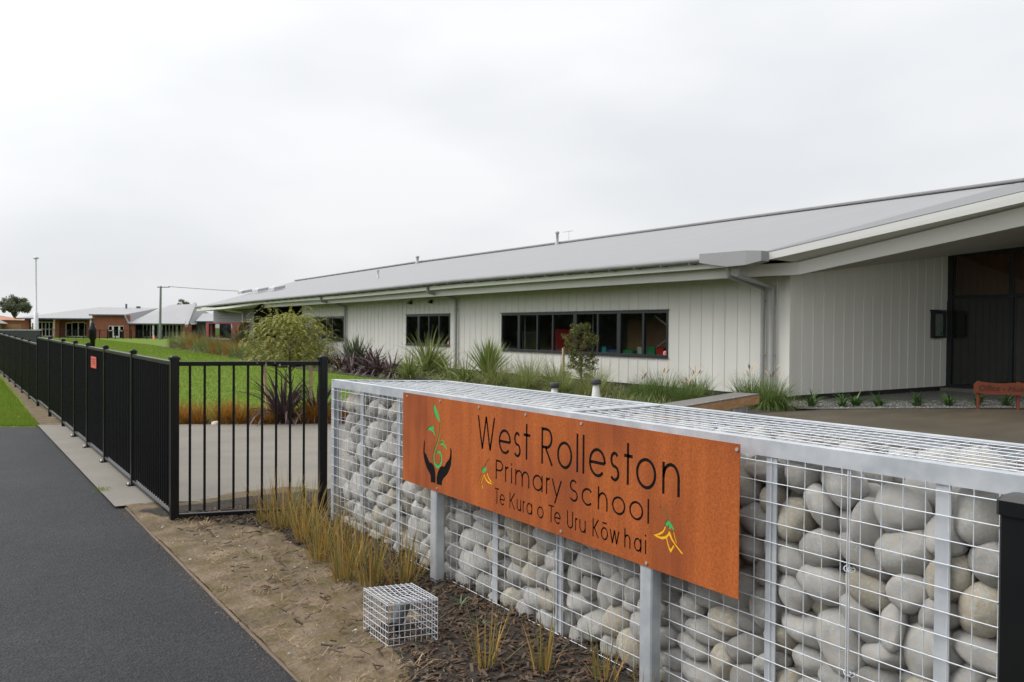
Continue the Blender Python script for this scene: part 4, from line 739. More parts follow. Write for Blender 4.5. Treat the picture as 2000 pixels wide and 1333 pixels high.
(0,157,27651,15966,8637,26,58,27,107),(2,169,27575,32835,3929,74,-42,-38,-86),(11,169,26714,35748,10851,100,68,23,-31),(1,198,28923,17542,6976,55,-21,99,-54),(11,208,27467,41822,716,84,33,-26,-86),
(4,200,29146,48845,10459,35,-23,-56,-106),(0,148,28080,18805,10262,86,71,56,-24),(5,156,31201,54761,11072,43,6,-11,119),(8,146,27777,24282,4343,0,11,-85,94),(11,220,28316,11834,10982,11,-99,79,4),
(3,156,27874,20372,3597,22,108,62,-7),(7,182,28000,23234,10226,43,118,9,16),(9,137,26527,37995,11239,2,-64,108,-19),(11,145,27500,23410,4345,75,-91,-6,-47),(3,218,27501,59927,2835,53,-2,-53,103),
(8,195,29264,15342,9415,64,2,60,-91),(9,165,30675,50834,10617,54,-111,-5,-32),(8,215,27524,57051,8734,1,103,-49,-56),(3,148,31405,41149,10915,46,-55,103,16),(11,153,28403,16162,7517,31,-70,40,93),
(8,159,27170,59559,1212,28,-20,122,3),(4,152,27565,19350,7316,77,40,-44,-81),(10,181,27405,40386,3102,51,6,51,-104),(7,178,28952,55187,10752,17,-122,21,23),(1,155,28243,20191,7855,45,104,-54,21),
(11,139,26468,49927,11034,60,7,111,-9),(9,162,30634,53379,10973,34,-110,-53,7),(3,173,28972,15310,6807,9,106,67,15),(6,140,30028,48481,10992,12,81,-56,-79),(11,205,27877,31092,653,87,13,-10,-91),
(6,168,27605,25372,546,39,68,98,18),(3,213,28824,23821,5152,13,114,55,8),(8,190,27733,28520,1449,53,-86,20,-75),(8,139,29876,15838,10583,32,-103,63,20),(2,162,27726,38987,605,30,-104,64,14),
(10,146,27610,41206,4078,80,16,-69,-68),(8,198,27626,55445,3381,107,-4,-8,-68),(1,208,27844,48487,2171,58,-75,-40,74),(9,212,26469,49961,6541,40,-82,-55,69),(9,148,28149,21465,6145,113,20,-38,-39),
(2,162,26493,48618,5852,1,90,86,-26),(2,182,31859,46071,10665,48,-117,4,-15),(0,153,28103,34703,4575,37,121,9,3),(7,135,28805,50289,10623,55,-51,-1,102),(7,183,27551,35927,572,7,121,34,-16),
(1,211,29143,22485,9619,63,28,88,60),(4,188,27458,50877,555,14,82,92,27),(9,183,31339,55705,10878,23,-25,-50,112),(6,141,29235,44244,10726,84,-20,-59,71),(6,199,27278,60388,9432,57,-56,-78,61),
(5,209,27991,47726,866,95,-15,-37,-75),(6,198,28179,21506,7471,22,-52,75,-86),(0,146,28347,22521,8192,58,33,101,40),(8,183,27732,58519,3361,103,56,-26,-41),(4,182,27506,57337,3202,16,46,99,63),
(8,212,27959,22048,2750,37,115,-32,22),(9,178,27343,52978,2904,37,-57,-103,30),(10,139,27664,28558,3795,101,-42,-14,-64),(7,154,27595,43169,4514,9,67,104,25),(1,222,27570,43800,2842,53,-28,106,-35),
(11,172,29232,20793,9896,90,-6,40,-80),(6,161,28101,14385,5900,8,-103,55,-49),(5,199,28872,18975,7607,1,113,-29,49),(7,170,28175,19550,6474,52,-2,16,-115),(7,198,27229,23860,598,118,-10,-5,-46),
(3,176,27874,58256,1825,83,35,-8,89),(5,192,32414,49409,10505,101,10,47,60),(4,167,28527,15915,10125,30,99,73,13),(2,146,32609,44506,10490,68,-52,-92,-18),(6,163,27364,55200,10984,13,-84,91,-22),
(7,191,28146,57264,6993,58,12,-58,96),(1,210,28128,38126,2657,23,89,63,-61),(10,130,26628,34197,431,125,14,5,-15),(1,207,28841,32766,3521,7,-42,29,116),(5,204,28832,46611,1639,70,-5,80,-69),
(0,216,27574,33127,5256,10,0,-19,125),(8,221,27592,29481,4575,104,-4,9,72),(1,207,27912,26235,2332,111,-58,20,-12),(5,187,28213,22495,3840,115,-55,2,-1),(5,188,30670,27099,10114,7,-18,-32,-121),
(8,169,29183,23554,6685,43,-77,10,91),(0,175,27916,37886,1231,56,112,17,16),(9,206,27462,46385,10353,20,90,35,80),(7,176,31081,38930,10418,52,58,71,70),(2,146,28185,33622,4303,118,3,21,-41),
(2,209,27931,21355,4807,53,55,2,-102),(4,216,28703,19588,4769,114,4,-25,-50),(4,191,27849,60051,515,6,107,68,9),(3,187,27615,60152,7682,30,54,58,95),(2,204,27819,54821,6084,57,-65,-74,57),
(2,223,27985,41936,2296,60,-39,-8,-104),(1,160,27562,42723,10691,64,26,-66,-84),(6,162,28444,21475,9204,42,-88,47,-67),(9,214,29006,22157,6191,13,-67,-47,96),(7,159,28913,58462,10532,76,19,-15,-99),
(5,149,29704,56557,10791,1,65,-109,-6),(3,131,27783,58349,10051,38,39,54,-101),(5,140,32575,52213,10812,93,-43,16,-73),(10,167,27811,55125,10001,59,11,30,108),(6,140,32611,53417,10193,37,73,-96,-12),
(5,127,31621,52909,10590,18,-37,94,75),(1,126,28933,56894,10372,35,-58,-90,58),(1,149,30500,54807,10317,10,-30,-122,16),(2,139,29808,57520,10585,38,-23,-26,116),(6,178,27962,46342,514,110,-23,-9,-59),
(2,178,26798,16736,588,29,-123,5,-7),(11,222,28503,29957,1586,7,-126,12,12),(10,160,28206,57498,642,77,16,-77,-63),(6,151,26553,7840,505,37,30,43,110),(10,160,27707,9669,527,51,11,10,-115),
(2,192,26877,13875,680,1,-4,-100,-78),(10,139,27887,40289,537,2,-85,-87,36),(2,222,27747,43566,1087,47,63,31,-94),(8,169,27973,27446,4115,108,45,-14,47),(3,153,28404,23870,3498,97,-44,-16,67),
(10,186,32320,12338,9612,37,1,105,-61),(4,149,26568,7611,4192,95,-72,-30,-32),(9,213,28583,10441,3226,0,-9,87,92),(3,191,28034,11811,3870,22,98,29,72),(6,181,32238,9982,9592,19,-10,-124,20),
(10,209,26605,12031,3496,74,44,89,30),(9,181,27575,13244,3964,28,62,-2,-107),(1,142,28048,53766,3202,105,26,1,-66),(0,160,29421,58375,9605,94,-15,-21,82),(11,177,27522,56084,2293,123,20,19,-15),
(9,179,27666,44219,5398,114,4,-6,56),(5,143,27719,48177,4649,78,20,-21,-96),(6,171,32292,35966,9535,89,-85,-22,22),(6,166,28393,40518,4023,105,-34,-6,62),(3,224,30899,37349,9825,50,30,113,0),
(11,176,27713,27097,6717,81,24,35,-88),(9,194,32071,29202,9564,1,-13,110,62),(9,219,28468,31237,6972,13,6,124,22),(9,155,27771,22737,5220,35,-80,-65,-66),(9,185,32597,22379,9816,37,89,40,72),
(11,196,32069,23642,10095,21,-15,105,-66),(7,167,32525,13750,9960,44,57,70,78),(9,214,31237,18673,9572,10,34,14,121),(7,177,26453,7983,5701,5,-96,14,-82),(4,178,31175,7681,9677,86,93,-2,-11),
(5,164,26563,10558,3304,59,50,-41,92),(1,172,31379,11108,9837,72,21,-95,-40),(1,170,27495,53844,1824,79,4,-34,-94),(6,185,32420,46519,9833,10,-91,-82,-31),(7,210,27824,45758,5042,12,51,-21,-114),
(9,199,32217,47916,9657,18,-59,-109,-21),(9,166,27755,39810,5744,2,-54,-107,-41),(5,200,27597,31705,5710,42,-31,-82,-82),(1,215,32120,34844,10027,18,1,-104,-70),(1,193,30794,57703,9945,53,-89,-70,-25),
(0,166,27958,54823,2457,14,69,-103,24),(10,146,32446,45272,9903,33,14,80,-92),(0,192,27960,49713,4508,9,94,-71,-46),(9,171,27895,38400,5421,1,23,-124,16),(3,221,28549,43731,6309,39,-6,26,-118),
(7,206,32230,33422,10467,30,-112,49,12),(8,206,28137,36038,4303,69,-42,-98,10),(2,178,27592,26055,5644,110,33,-7,-54),(8,178,32154,21124,9522,102,74,-15,1),(11,149,27844,23357,2461,4,-34,42,115),
(6,183,28199,15086,2233,16,66,92,54),(0,163,32516,16043,9841,91,-56,53,-43),(1,218,26686,8856,4247,6,-66,21,106),(2,170,27376,10080,4382,0,-61,-48,100),(8,172,26738,10997,2238,42,17,-58,103),
(0,203,27909,11665,2334,18,48,109,40),(9,188,32260,24896,10080,50,-49,50,93),(5,180,32263,27544,10538,11,-12,126,2),(5,147,28118,11710,5903,106,-46,40,-34),(11,190,32167,17460,10036,16,-5,59,111),
(3,157,28081,8861,4771,44,-10,-33,114),(11,164,28219,7929,6510,109,-34,-23,49),(5,197,31117,8980,10228,91,-4,-59,65),(3,172,26483,10008,5325,44,-76,59,-70),(0,180,31392,13153,9613,85,-57,-15,73),
(3,201,27717,52619,4147,31,-66,84,-61),(0,167,27670,46748,4337,21,27,-51,111),(10,137,27555,50436,3686,46,88,8,-79),(5,173,27667,37778,4594,71,-8,-12,-104),(0,189,27911,38989,7335,80,9,-44,-88),
(3,155,28085,38670,6297,4,87,-90,21),(1,160,27413,41184,5576,67,68,82,-16),(7,139,26388,29302,6318,48,-68,-13,-96),(3,161,29818,36471,9916,89,75,-35,-37),(1,139,28076,53244,1169,106,38,-5,58),
(11,159,28201,42827,3462,51,46,-26,104),(9,197,27554,46634,2371,96,6,79,26),(11,162,28216,45507,3810,14,-123,-6,-29),(10,157,27791,51481,3188,111,26,-40,-38),(1,149,28240,35524,2858,48,4,-18,116),
(3,200,31905,30701,9572,93,-5,0,86),(3,201,27545,24406,6042,47,65,-94,-30),(0,217,30689,25331,10004,11,-39,119,20),(3,186,27811,27727,5488,24,-74,94,-34),(3,203,28241,28397,7188,98,-65,48,6),
(1,209,27623,29453,5881,76,-32,-4,97),(3,192,28039,29938,7444,66,13,101,-36),(5,168,29541,19232,9793,86,-27,-15,88),(5,136,29250,23864,9524,4,73,63,-83),(11,212,31048,15499,9769,29,-22,57,108),
(7,177,27476,8804,5697,53,-3,-19,114),(2,217,27741,8358,7571,88,-6,41,82),(11,219,28835,9910,10405,7,-109,29,58),(0,211,27538,10333,6070,59,-36,-7,-107),(8,210,28527,10499,7137,24,94,82,5),
(8,168,32425,10361,10382,2,77,98,-22),(3,166,28020,12183,7229,86,39,-74,-42),(2,167,26567,8985,6659,38,-52,-104,-35),(5,146,27354,37530,6075,105,10,-22,67),(7,168,32589,36898,10234,82,45,-78,-35),
(7,155,26648,38502,6842,26,13,-12,123),(1,194,31534,40100,9769,87,11,12,-91),(8,141,28164,42438,5342,67,65,-73,-47),(1,207,27667,42137,6577,21,3,35,-120),(6,153,31180,42770,9774,23,110,-58,9),
(7,200,30098,30798,10089,107,23,-12,-63),(8,172,27995,33831,6430,23,61,14,108),(8,213,27590,34951,5747,63,-43,34,-96),(5,210,32214,26289,9515,50,-20,92,-69),(5,217,30910,20519,9819,103,54,-7,-50),
(10,176,26741,13387,2467,17,-43,-20,117),(5,188,27667,14289,2972,100,22,64,-39),(11,223,26751,15677,2666,29,74,98,-16),(2,222,27049,7960,2992,8,11,102,-74),(9,213,30237,10145,9775,33,-73,66,-73),
(3,180,26515,12049,1761,77,-35,86,-42),(0,175,27561,13031,1696,40,28,110,40),(5,176,28035,25670,6727,40,17,31,115),(10,177,26879,28161,6464,125,-1,21,-6),(2,140,28013,26576,7593,103,37,44,-46),
(0,167,26607,30568,5849,81,-34,7,91),(9,176,28887,28714,9795,125,14,-1,-17),(3,216,28477,24251,7424,76,80,7,63),(6,187,30437,23843,10001,74,42,-47,82),(5,175,26543,26830,6000,89,29,-50,-70),
(2,177,28067,7808,9088,17,-47,29,113),(4,146,32450,7714,10142,117,29,40,0),(6,200,26874,9901,7519,17,-32,-12,-121),(2,197,26907,11265,6949,19,7,-36,-120),(8,181,32393,12032,10713,29,-73,98,16),
(11,155,27939,50226,5757,32,-35,115,27),(2,160,27102,51121,5625,83,-13,9,-95),(2,192,32180,52158,9741,3,-7,-127,-9),(7,153,27541,54183,4058,116,32,-6,39),(3,173,27565,40612,6830,40,82,-83,-31),
(5,223,32288,42017,10304,44,61,5,102),(10,151,26660,44892,5903,5,1,-101,77),(5,212,27708,47490,5704,9,-100,77,10),(0,200,26775,33141,6383,2,-75,102,-4),(6,221,27808,31422,8034,82,-37,-6,90),
(4,190,26767,36188,5904,30,-11,20,-121),(8,179,28151,37291,6953,13,-8,-11,126),(3,138,28189,52595,1844,91,84,26,14),(2,203,28252,55978,733,26,-43,-117,-3),(8,162,28008,54983,1383,3,-73,-101,-23),
(1,200,28090,50251,1557,9,-99,-77,19),(9,180,28238,39183,1547,20,-2,12,125),(1,166,27657,44961,1782,23,106,-61,23),(5,223,30665,33611,9647,99,-49,-21,60),(1,211,28171,36078,1755,1,-8,113,-57),
(4,161,26500,25458,6408,58,-93,-63,12),(0,148,28020,25563,7827,32,0,33,-118),(3,137,26431,27124,7070,74,-6,12,103),(3,144,27965,27490,8392,30,34,-114,-33),(3,187,26612,30994,7171,55,52,-67,76),
(5,196,27665,28875,8776,2,-90,-22,87),(9,164,26697,23608,7055,46,-13,46,108),(7,198,28219,23800,8987,29,77,48,84),(0,154,30411,12670,10171,37,-63,102,-17),(1,191,26503,7924,7441,23,91,-3,-86),
(2,194,27795,9616,8326,114,-19,10,51),(0,168,29977,7807,10390,116,-31,-39,11),(4,203,26921,11072,8138,2,-123,29,15),(5,166,29705,11123,10461,79,-63,41,66),(10,221,26658,8399,9041,54,-57,68,-73),
(8,148,29416,8224,9521,108,-2,-3,66),(6,187,31343,45780,9504,59,50,60,81),(10,169,27851,49054,5478,3,6,34,-122),(4,175,28089,51435,5072,74,38,50,82),(2,178,26740,39567,6296,28,-29,4,120),
(1,172,26444,41120,6325,49,-79,56,-66),(2,222,30166,41636,9852,38,-116,12,-34),(2,165,26660,46049,5861,115,35,2,-39),(6,197,27876,46165,6432,4,81,97,12),(9,160,28321,32477,6248,7,-22,-37,-119),
(1,138,30762,31828,9741,32,-17,122,4),(2,224,26951,35628,7044,39,-13,16,-119),(4,203,28062,33869,8169,15,15,-80,-97),(0,156,26635,37020,6684,23,-27,-2,122),(6,169,28359,35817,6590,80,-22,-26,93),
(7,186,27584,31218,9330,34,-79,-56,75),(3,157,26624,32334,7403,33,0,-48,113),(7,174,28384,32572,8583,81,-36,-29,-86),(2,140,31390,32525,10412,62,40,-64,81),(3,197,26566,33907,7524,83,25,84,39),
(4,176,28275,34951,7340,39,7,-8,-120),(11,167,27072,23731,8081,5,-118,45,-15),(2,186,26813,24842,7254,23,-23,62,-106),(1,183,28019,26115,8837,43,-43,36,106),(4,140,26363,28344,7534,21,68,73,76),
(10,170,26784,26035,7540,75,-102,-6,4),(0,195,26741,29493,7515,80,17,76,60),(7,214,26915,10293,9205,2,-32,123,-7),(4,150,32560,10081,11267,3,78,97,-25),(6,144,31301,14270,9832,42,-11,111,-44),
(6,212,28523,15052,8009,13,41,-101,-64),(0,211,28261,33081,2048,115,-44,24,-22),(9,172,28086,22269,1425,31,24,-1,121),(2,184,27713,16251,1634,42,-38,111,-24),(11,199,27414,9476,2819,38,-35,-109,-40),
(8,164,28205,13060,3355,94,-16,-56,61),(4,160,32381,14825,9535,25,-31,104,61),(7,157,28197,13939,1326,96,-12,-33,75),(6,150,31371,7778,10787,25,19,-24,-121),(4,147,27736,11526,9298,82,81,44,-31),
(9,173,29112,12329,10093,5,-87,90,17),(5,152,30195,14484,9658,40,-97,9,-71),(4,204,27741,56782,4297,37,-119,-19,15),(8,174,28173,9301,9357,94,-8,13,-84),(4,145,28557,8483,10012,56,13,-13,-112),
(10,159,31559,44490,10218,78,39,2,92),(1,174,26707,43795,6208,13,-2,-36,-121),(1,198,31277,49646,9746,18,70,97,40),(10,193,27857,52984,5684,30,46,8,114),(1,212,26849,37691,7724,10,6,125,17),
(8,215,26797,39487,7670,8,109,-52,38),(5,186,27943,38557,8736,17,19,12,-124),(3,164,26481,41635,7480,51,-78,-37,78),(4,192,27902,43661,8047,11,112,59,-11),(5,181,28595,36292,7820,121,25,-31,-3),
(8,223,29730,38486,10008,104,10,-57,-45),(5,197,27293,40679,8470,78,35,-78,-53),(5,183,29662,40212,9956,91,-32,39,73),(6,174,27553,42214,7690,17,84,-93,-12),(9,195,28404,42328,8782,42,-28,116,5),
(11,144,27858,32842,7241,15,-82,95,14),(10,146,29854,32318,9844,19,79,-7,-98),(10,211,26831,34369,9215,68,97,-44,14),(0,150,27412,34790,8140,25,60,44,-100),(3,199,26583,36075,8498,64,-68,55,-67),
(9,142,30599,23152,10375,82,67,-25,65),(5,178,26506,25145,8598,48,68,-37,-89),(2,167,28553,24711,10075,25,47,115,-11),(9,181,26910,27385,7882,22,-125,-4,11),(2,209,26628,30530,8729,61,77,-56,-57),
(7,180,28483,17134,8608,96,14,-5,82),(10,222,26779,23689,9317,102,-28,-10,69),(4,169,27518,58390,670,56,28,-108,-23),(9,207,28207,8024,2016,23,-9,-1,125),(4,172,27997,37011,2338,95,-62,36,44),
(2,143,28839,17721,9552,73,-33,-50,85),(10,159,27562,24874,8573,35,93,8,79),(6,188,26700,26670,8782,8,51,-9,116),(3,200,26775,11047,10517,59,-9,85,-73),(1,138,28455,13519,10132,40,-21,35,113),
(1,147,29222,14034,9627,33,44,111,-26),(7,179,30931,11829,10829,89,74,38,35),(11,167,27406,7990,10086,38,73,-80,-55),(8,197,29244,8173,11016,9,-93,79,-32),(8,143,27653,44944,6879,47,37,4,112),
(11,191,27999,46414,7551,73,8,-10,103),(0,157,26551,47241,6348,39,42,94,64),(7,156,27625,51109,6565,29,-6,1,-123),(4,191,28484,54325,8945,36,-16,-55,108),(0,159,28137,54144,4923,51,48,-94,-49),
(4,215,28591,57392,5558,7,6,-125,-22),(11,173,26656,9314,10240,103,35,-32,-58),(7,149,28584,42838,7565,93,26,-51,-64),(6,161,26647,45459,6745,24,-24,-122,10),(9,176,27977,48663,6839,17,-59,3,-111),
(8,149,27239,48940,6530,74,63,37,73),(5,149,27899,35634,8337,105,63,-6,-32),(3,199,27596,37112,8896,33,45,-38,108),(4,179,26446,37958,8965,64,-49,45,-87),(4,214,28488,40747,9332,43,101,55,33),
(2,137,26438,42689,6809,49,-56,95,40),(3,200,28003,26227,10342,72,-62,46,-71),(0,196,26523,28320,9038,45,78,67,59),(11,208,26768,29792,10061,56,18,-26,-110),(5,216,26750,32651,8676,69,3,-15,105),
(11,147,28635,31021,10456,79,-5,50,-86),(11,161,27902,33318,9485,82,-81,-54,-1),(8,221,28485,27579,3136,0,-17,-7,126),(0,213,27954,17985,1802,82,-36,19,-88),(11,139,27783,16767,2808,66,-92,-23,53),
(2,187,27884,20023,919,78,-37,-72,-58),(11,183,28013,12321,669,20,-51,-93,67),(2,193,26894,14583,1839,1,-1,57,113),(5,184,28376,34595,9208,53,-51,-27,-100),(2,179,26530,36626,9842,26,84,90,18),
(11,160,26428,39449,8991,18,87,-32,-85),(5,155,27535,39344,9545,113,-21,-48,-24),(2,220,26690,42498,8860,59,82,-9,76),(7,183,30953,43487,10593,67,-95,38,-35),(0,210,26711,26031,10000,96,-59,47,-34),
(0,148,27317,27070,9384,52,-27,-107,34),(6,145,29461,27601,9794,82,59,-45,62),(3,172,26628,31788,9856,50,-43,104,-29),(6,182,27897,34278,10477,42,-104,53,-26),(3,156,31156,16719,10515,77,69,-34,-65),
(8,212,26751,24137,10620,95,-1,28,80),(0,147,27821,9110,10420,61,-81,4,-76),(0,157,27798,10460,10209,43,-45,48,-100),(6,169,29968,13765,10613,40,-16,5,119),(4,150,28537,16081,9180,97,17,-19,78),
(7,167,27275,28636,10328,20,-28,79,-94),(3,164,28048,27712,9780,63,-3,-84,71),(9,223,28571,32394,10095,37,20,-68,-99),(9,213,28117,35883,9962,76,-49,-30,84),(9,204,28172,37886,9904,63,-9,20,108),
(6,163,28688,39334,9785,100,-32,-59,-40),(9,150,26268,40570,8288,74,-39,84,-46),(4,185,28272,40299,10523,106,25,-32,58),(6,184,26468,7879,10558,17,102,-2,74),(5,136,26442,10138,11224,65,35,24,-100),
(3,177,26776,44113,7287,124,-21,10,-18),(5,177,30699,48436,10018,120,15,-39,2),(2,139,27385,47563,6902,47,-65,-67,72),(11,166,28190,49825,7919,111,15,40,-44),(2,222,29855,53718,9898,87,-90,-1,-22),
(3,149,29034,41323,10550,18,104,-65,-27),(6,152,26587,43230,7940,117,32,31,-21),(7,212,28214,44901,9832,35,21,119,12),(3,188,26645,45465,7944,66,-50,6,-96),(11,146,27993,45008,7746,17,5,12,-125),
(11,167,31083,47190,10223,55,-21,-107,35),(10,171,27795,47825,7982,12,18,-41,-118),(3,145,26902,8954,11339,10,5,23,124),(11,137,28101,7711,10789,26,-68,7,-104),(10,198,26598,33141,10443,56,-71,-20,-87),
(8,159,26766,35352,9730,42,-19,-44,-110),(5,138,26570,41217,9359,2,5,-127,4),(9,208,32233,50868,10089,74,30,-24,96),(4,209,30937,56309,10034,6,126,17,2),(1,217,27805,41736,9849,49,-73,-4,92),
(7,147,28380,43607,9187,43,-49,14,108),(1,155,26567,46665,7188,101,35,16,-66),(3,201,26738,49827,8288,86,35,35,-80),(6,199,28434,53345,7947,11,19,124,20),(5,200,27462,8244,967,36,-26,-119,-8),
(8,172,27676,7650,5069,95,-79,18,25),(10,181,28248,10183,1720,120,-5,-1,42),(1,141,27991,37219,427,109,-10,-4,-64),(8,163,27669,50281,7138,70,13,31,-101),(1,149,29072,14826,10387,38,31,-44,108),
(1,140,29716,44044,9927,110,-35,-19,-50),(1,205,26835,46739,8554,12,-52,-80,83),(9,165,27817,45018,8626,26,-63,107,-3),(4,153,29747,47721,10144,18,34,121,1),(7,190,26494,48186,7419,46,-83,50,-68),
(2,213,27676,48216,9518,68,-31,-7,-102),(11,164,27931,54733,7864,35,19,-11,120),(1,183,26598,38315,10171,62,52,-82,-53),(11,219,26787,40088,10345,27,-97,65,-42),(11,215,26852,44228,9059,45,2,-38,112),
(11,162,28003,55710,7432,78,-94,19,29),(7,216,28316,52810,9098,91,45,-5,76),(3,167,28145,55545,4496,22,-90,-87,-12),(7,177,28450,46292,9539,38,-69,87,48),(9,159,29403,46786,10517,87,-14,-28,88),
(11,174,27662,52088,7651,59,-79,79,-10),(8,187,32157,54819,9778,115,-48,-9,-21),(5,200,26767,44978,10591,86,30,28,-84),(7,169,26675,49587,9570,7,110,-60,-19),(9,150,27743,43394,9788,45,-74,91,-17),
(0,176,26469,45773,9416,2,-102,-16,-74),(10,150,28032,46911,8739,87,-69,60,-14),(7,152,28431,48906,8569,32,76,85,47),(6,181,27857,58422,8063,38,16,-117,29),(0,147,26374,27573,9975,63,68,15,86),
(5,144,26427,30912,10774,39,-90,64,-48),(5,137,27844,33060,10621,42,-53,95,50),(1,194,27314,37014,10724,51,25,47,103),(9,138,26500,41808,10007,2,90,90,0),(6,221,28351,24054,1557,13,-2,15,-125),
(6,138,28073,21105,1095,2,-23,-123,-23),(9,187,28171,21758,435,18,-5,-3,126),(2,168,26519,12436,597,91,46,14,75),(7,188,26522,15455,888,76,-29,-91,35),(0,190,26595,17306,1605,18,103,-72,10),
(7,158,28539,47720,10291,103,38,44,47),(1,216,29122,51542,9838,40,0,52,109),(5,196,27335,51475,9783,121,11,35,15),(0,214,27998,49861,9739,49,-60,-30,96),(5,162,27695,51076,8400,88,-5,86,-32),
(6,169,28027,58748,6564,36,-84,88,6),(2,185,26560,48407,8721,82,-59,49,-60),(3,223,28286,56082,9261,48,-63,-88,45),(10,180,29696,50048,9916,10,17,-69,-105),(9,138,27581,56281,6411,106,-63,14,-26),
(11,196,28385,59105,8923,65,105,18,-23),(4,158,28469,55997,5654,2,94,85,9),(11,188,26611,43477,10388,61,-67,-41,-79),(8,215,26466,47350,10109,35,-78,-34,87),(11,129,28556,57477,9257,61,35,3,106),
(9,162,27193,50004,10472,7,-80,94,-29),(4,165,27951,52313,10417,19,31,-103,65),(0,152,29360,52700,10406,53,29,77,-81),(2,195,30668,52046,10553,2,-20,-16,124),(6,196,28332,53714,10449,5,88,91,9),
(10,164,31570,53771,10087,108,13,-56,33),(6,185,29305,55427,9635,32,-42,44,-107),(7,171,27311,39599,539,14,-112,58,-3),(0,132,27657,48567,10615,82,14,26,92),(0,139,26522,48833,10520,116,-42,28,13),
(1,134,28079,50939,10630,68,-37,-57,-83),(0,166,28147,34759,484,6,26,-124,-7),(6,175,28168,52387,448,40,-8,2,-120),(8,200,26802,18925,1402,120,3,36,21),(10,179,26756,20730,597,23,-16,21,-122),
(2,137,26389,8911,667,51,-61,-56,-82),(2,197,26745,9646,1645,28,49,23,111),(7,201,27954,15239,688,72,92,42,25),(10,141,28486,56099,10608,2,0,-83,-96),(6,162,26692,19447,413,1,-8,7,-127),
(2,161,26696,18059,530,15,-26,-119,34),(0,163,27960,57562,10520,26,-4,98,-76),(10,147,27781,59415,10341,105,-54,20,42),(3,193,27322,11097,872,55,34,105,31),(9,158,26555,10119,500,6,98,77,-24),]
def pebble(seed, sub):
    bm = bmesh.new(); bmesh.ops.create_icosphere(bm, subdivisions=sub, radius=1)
    rnd = random.Random(seed); off = Vector((rnd.uniform(0,50),rnd.uniform(0,50),rnd.uniform(0,50)))
    ax = Vector((1,rnd.uniform(.72,.9),rnd.uniform(.52,.74))); p = rnd.uniform(.78,1.0); sk = rnd.uniform(-.22,.22)
    for v in bm.verts:
        c = v.co.normalized(); c = Vector([math.copysign(abs(t)**p,t) for t in c])
        c *= 1+.16*noise.noise(c*.9+off)+.05*noise.noise(c*2.1+off)
        c.y *= 1+sk*c.x; v.co = Vector((c.x*ax.x,c.y*ax.y,c.z*ax.z))
    return bm
pm_ = []
for s in range(12):
    bm = pebble(s, 4); me = bpy.data.meshes.new('river_stone'); bm.to_mesh(me); bm.free(); me.polygons.foreach_set('use_smooth', [True]*len(me.polygons)); pm_.append(me)
var = {}
def stone_mesh(k, c):
    if (k,c) not in var:
        me = pm_[k].copy(); me.name = 'river_stone'; me.materials.append(STONE[c][1]); var[(k,c)] = me
    return var[(k,c)]
rs_ = random.Random(21); tone = [rs_.choices((0,1,2,3),(42,35,13,10))[0] for _ in ST]
BAYS = [(1.335,'the bay beside the black post'),(1.985,'the bay between the two nearest straps'),(2.56,'the bay between strap and near sign leg'),(3.286,'the bay beyond the near sign leg'),(3.878,'the middle bay below the sign'),(4.44,'the bay before the far sign leg'),(5.09,'the bay past the far sign leg'),(5.69,'the bay between the farthest straps'),(9,'the last bay by the far end')]
ORD = ['', 'second ', 'third ', 'fourth ', 'fifth ', 'sixth ', 'seventh ', 'eighth ', 'ninth ', 'tenth ', 'eleventh ', 'twelfth ', 'thirteenth ', 'fourteenth ', 'fifteenth ']
NI = 300; objs = []; cells = {}
smallv = []; smallf = []
for i,(mk,r,x,y,z,a,b,c,d) in enumerate(ST):
    loc = Vector((x/1e4+(.012 if x < 27200 else 0), y/1e4, z/1e4*.98)); q = Vector((a,b,c,d)); 
    from mathutils import Quaternion
    qq = Quaternion((a,b,c,d)).normalized(); rr = r/2000*1.09
    if i < NI:
        o = bpy.data.objects.new('river_stone', stone_mesh(mk, tone[i])); COL.objects.link(o); o.location = loc; o.rotation_mode = 'QUATERNION'; o.rotation_quaternion = qq; o.scale = (rr,)*3
        tag(o, None, 'stone', 'river stones packed in the gabion')
        if loc.z > .985 and loc.x > 2.70: key = ('top', 0 if loc.y < 3.3 else 1, tone[i])
        else: key = ('front', next(k for k,(lim,_) in enumerate(BAYS) if loc.y < lim), tone[i])
        cells.setdefault(key, []).append(o)
    else: smallv.append((mk,rr,loc,qq,tone[i]))
for (kind,k,t),lst in cells.items():
    nm = STONE[t][0]
    if kind == 'front':
        lst.sort(key=lambda o: -o.location.z)
        for j,o in enumerate(lst):
            rk = ('only ' if len(lst) == 1 else 'highest ' if j == 0 else 'lowest ' if j == len(lst)-1 else ORD[min(j,14)]+'highest ')
            o['label'] = f'{rk}{nm} stone in {BAYS[k][1]}'
    else:
        lst.sort(key=lambda o: o.location.y); sec = 'near lid' if k == 0 else 'far lid'
        for j,o in enumerate(lst):
            n = len(lst); 
            if j < 14: rk = (ORD[j]+'nearest ').strip(); o['label'] = f'{nm} stone under the {sec}, {rk} the post among its tone'
            else: o['label'] = f'{nm} stone under the {sec}, {(ORD[min(n-1-j,14)]+"farthest").strip()} from the post among its tone'
mbs = [MB() for _ in STONE]; lowp = []
for s in range(12):
    bm = pebble(s, 3); bm.verts.index_update(); lowp.append(([v.co.copy() for v in bm.verts], [[v.index for v in f.verts] for f in bm.faces])); bm.free()
allv = []; allf = []; alls = []
big = MB(); mi = []
for mk,rr,loc,qq,t in smallv:
    big.add([qq@(v*rr)+loc for v in lowp[mk][0]], lowp[mk][1], True); mi += [t]*len(lowp[mk][1])
o = big.build('stone_fill', STONE[0][1])
for _,mt in STONE[1:]: o.data.materials.append(mt)
o.data.polygons.foreach_set('material_index', mi); tag(o, 'river stones lying deeper inside the wire mesh wall', 'stone fill', None, 'stuff')

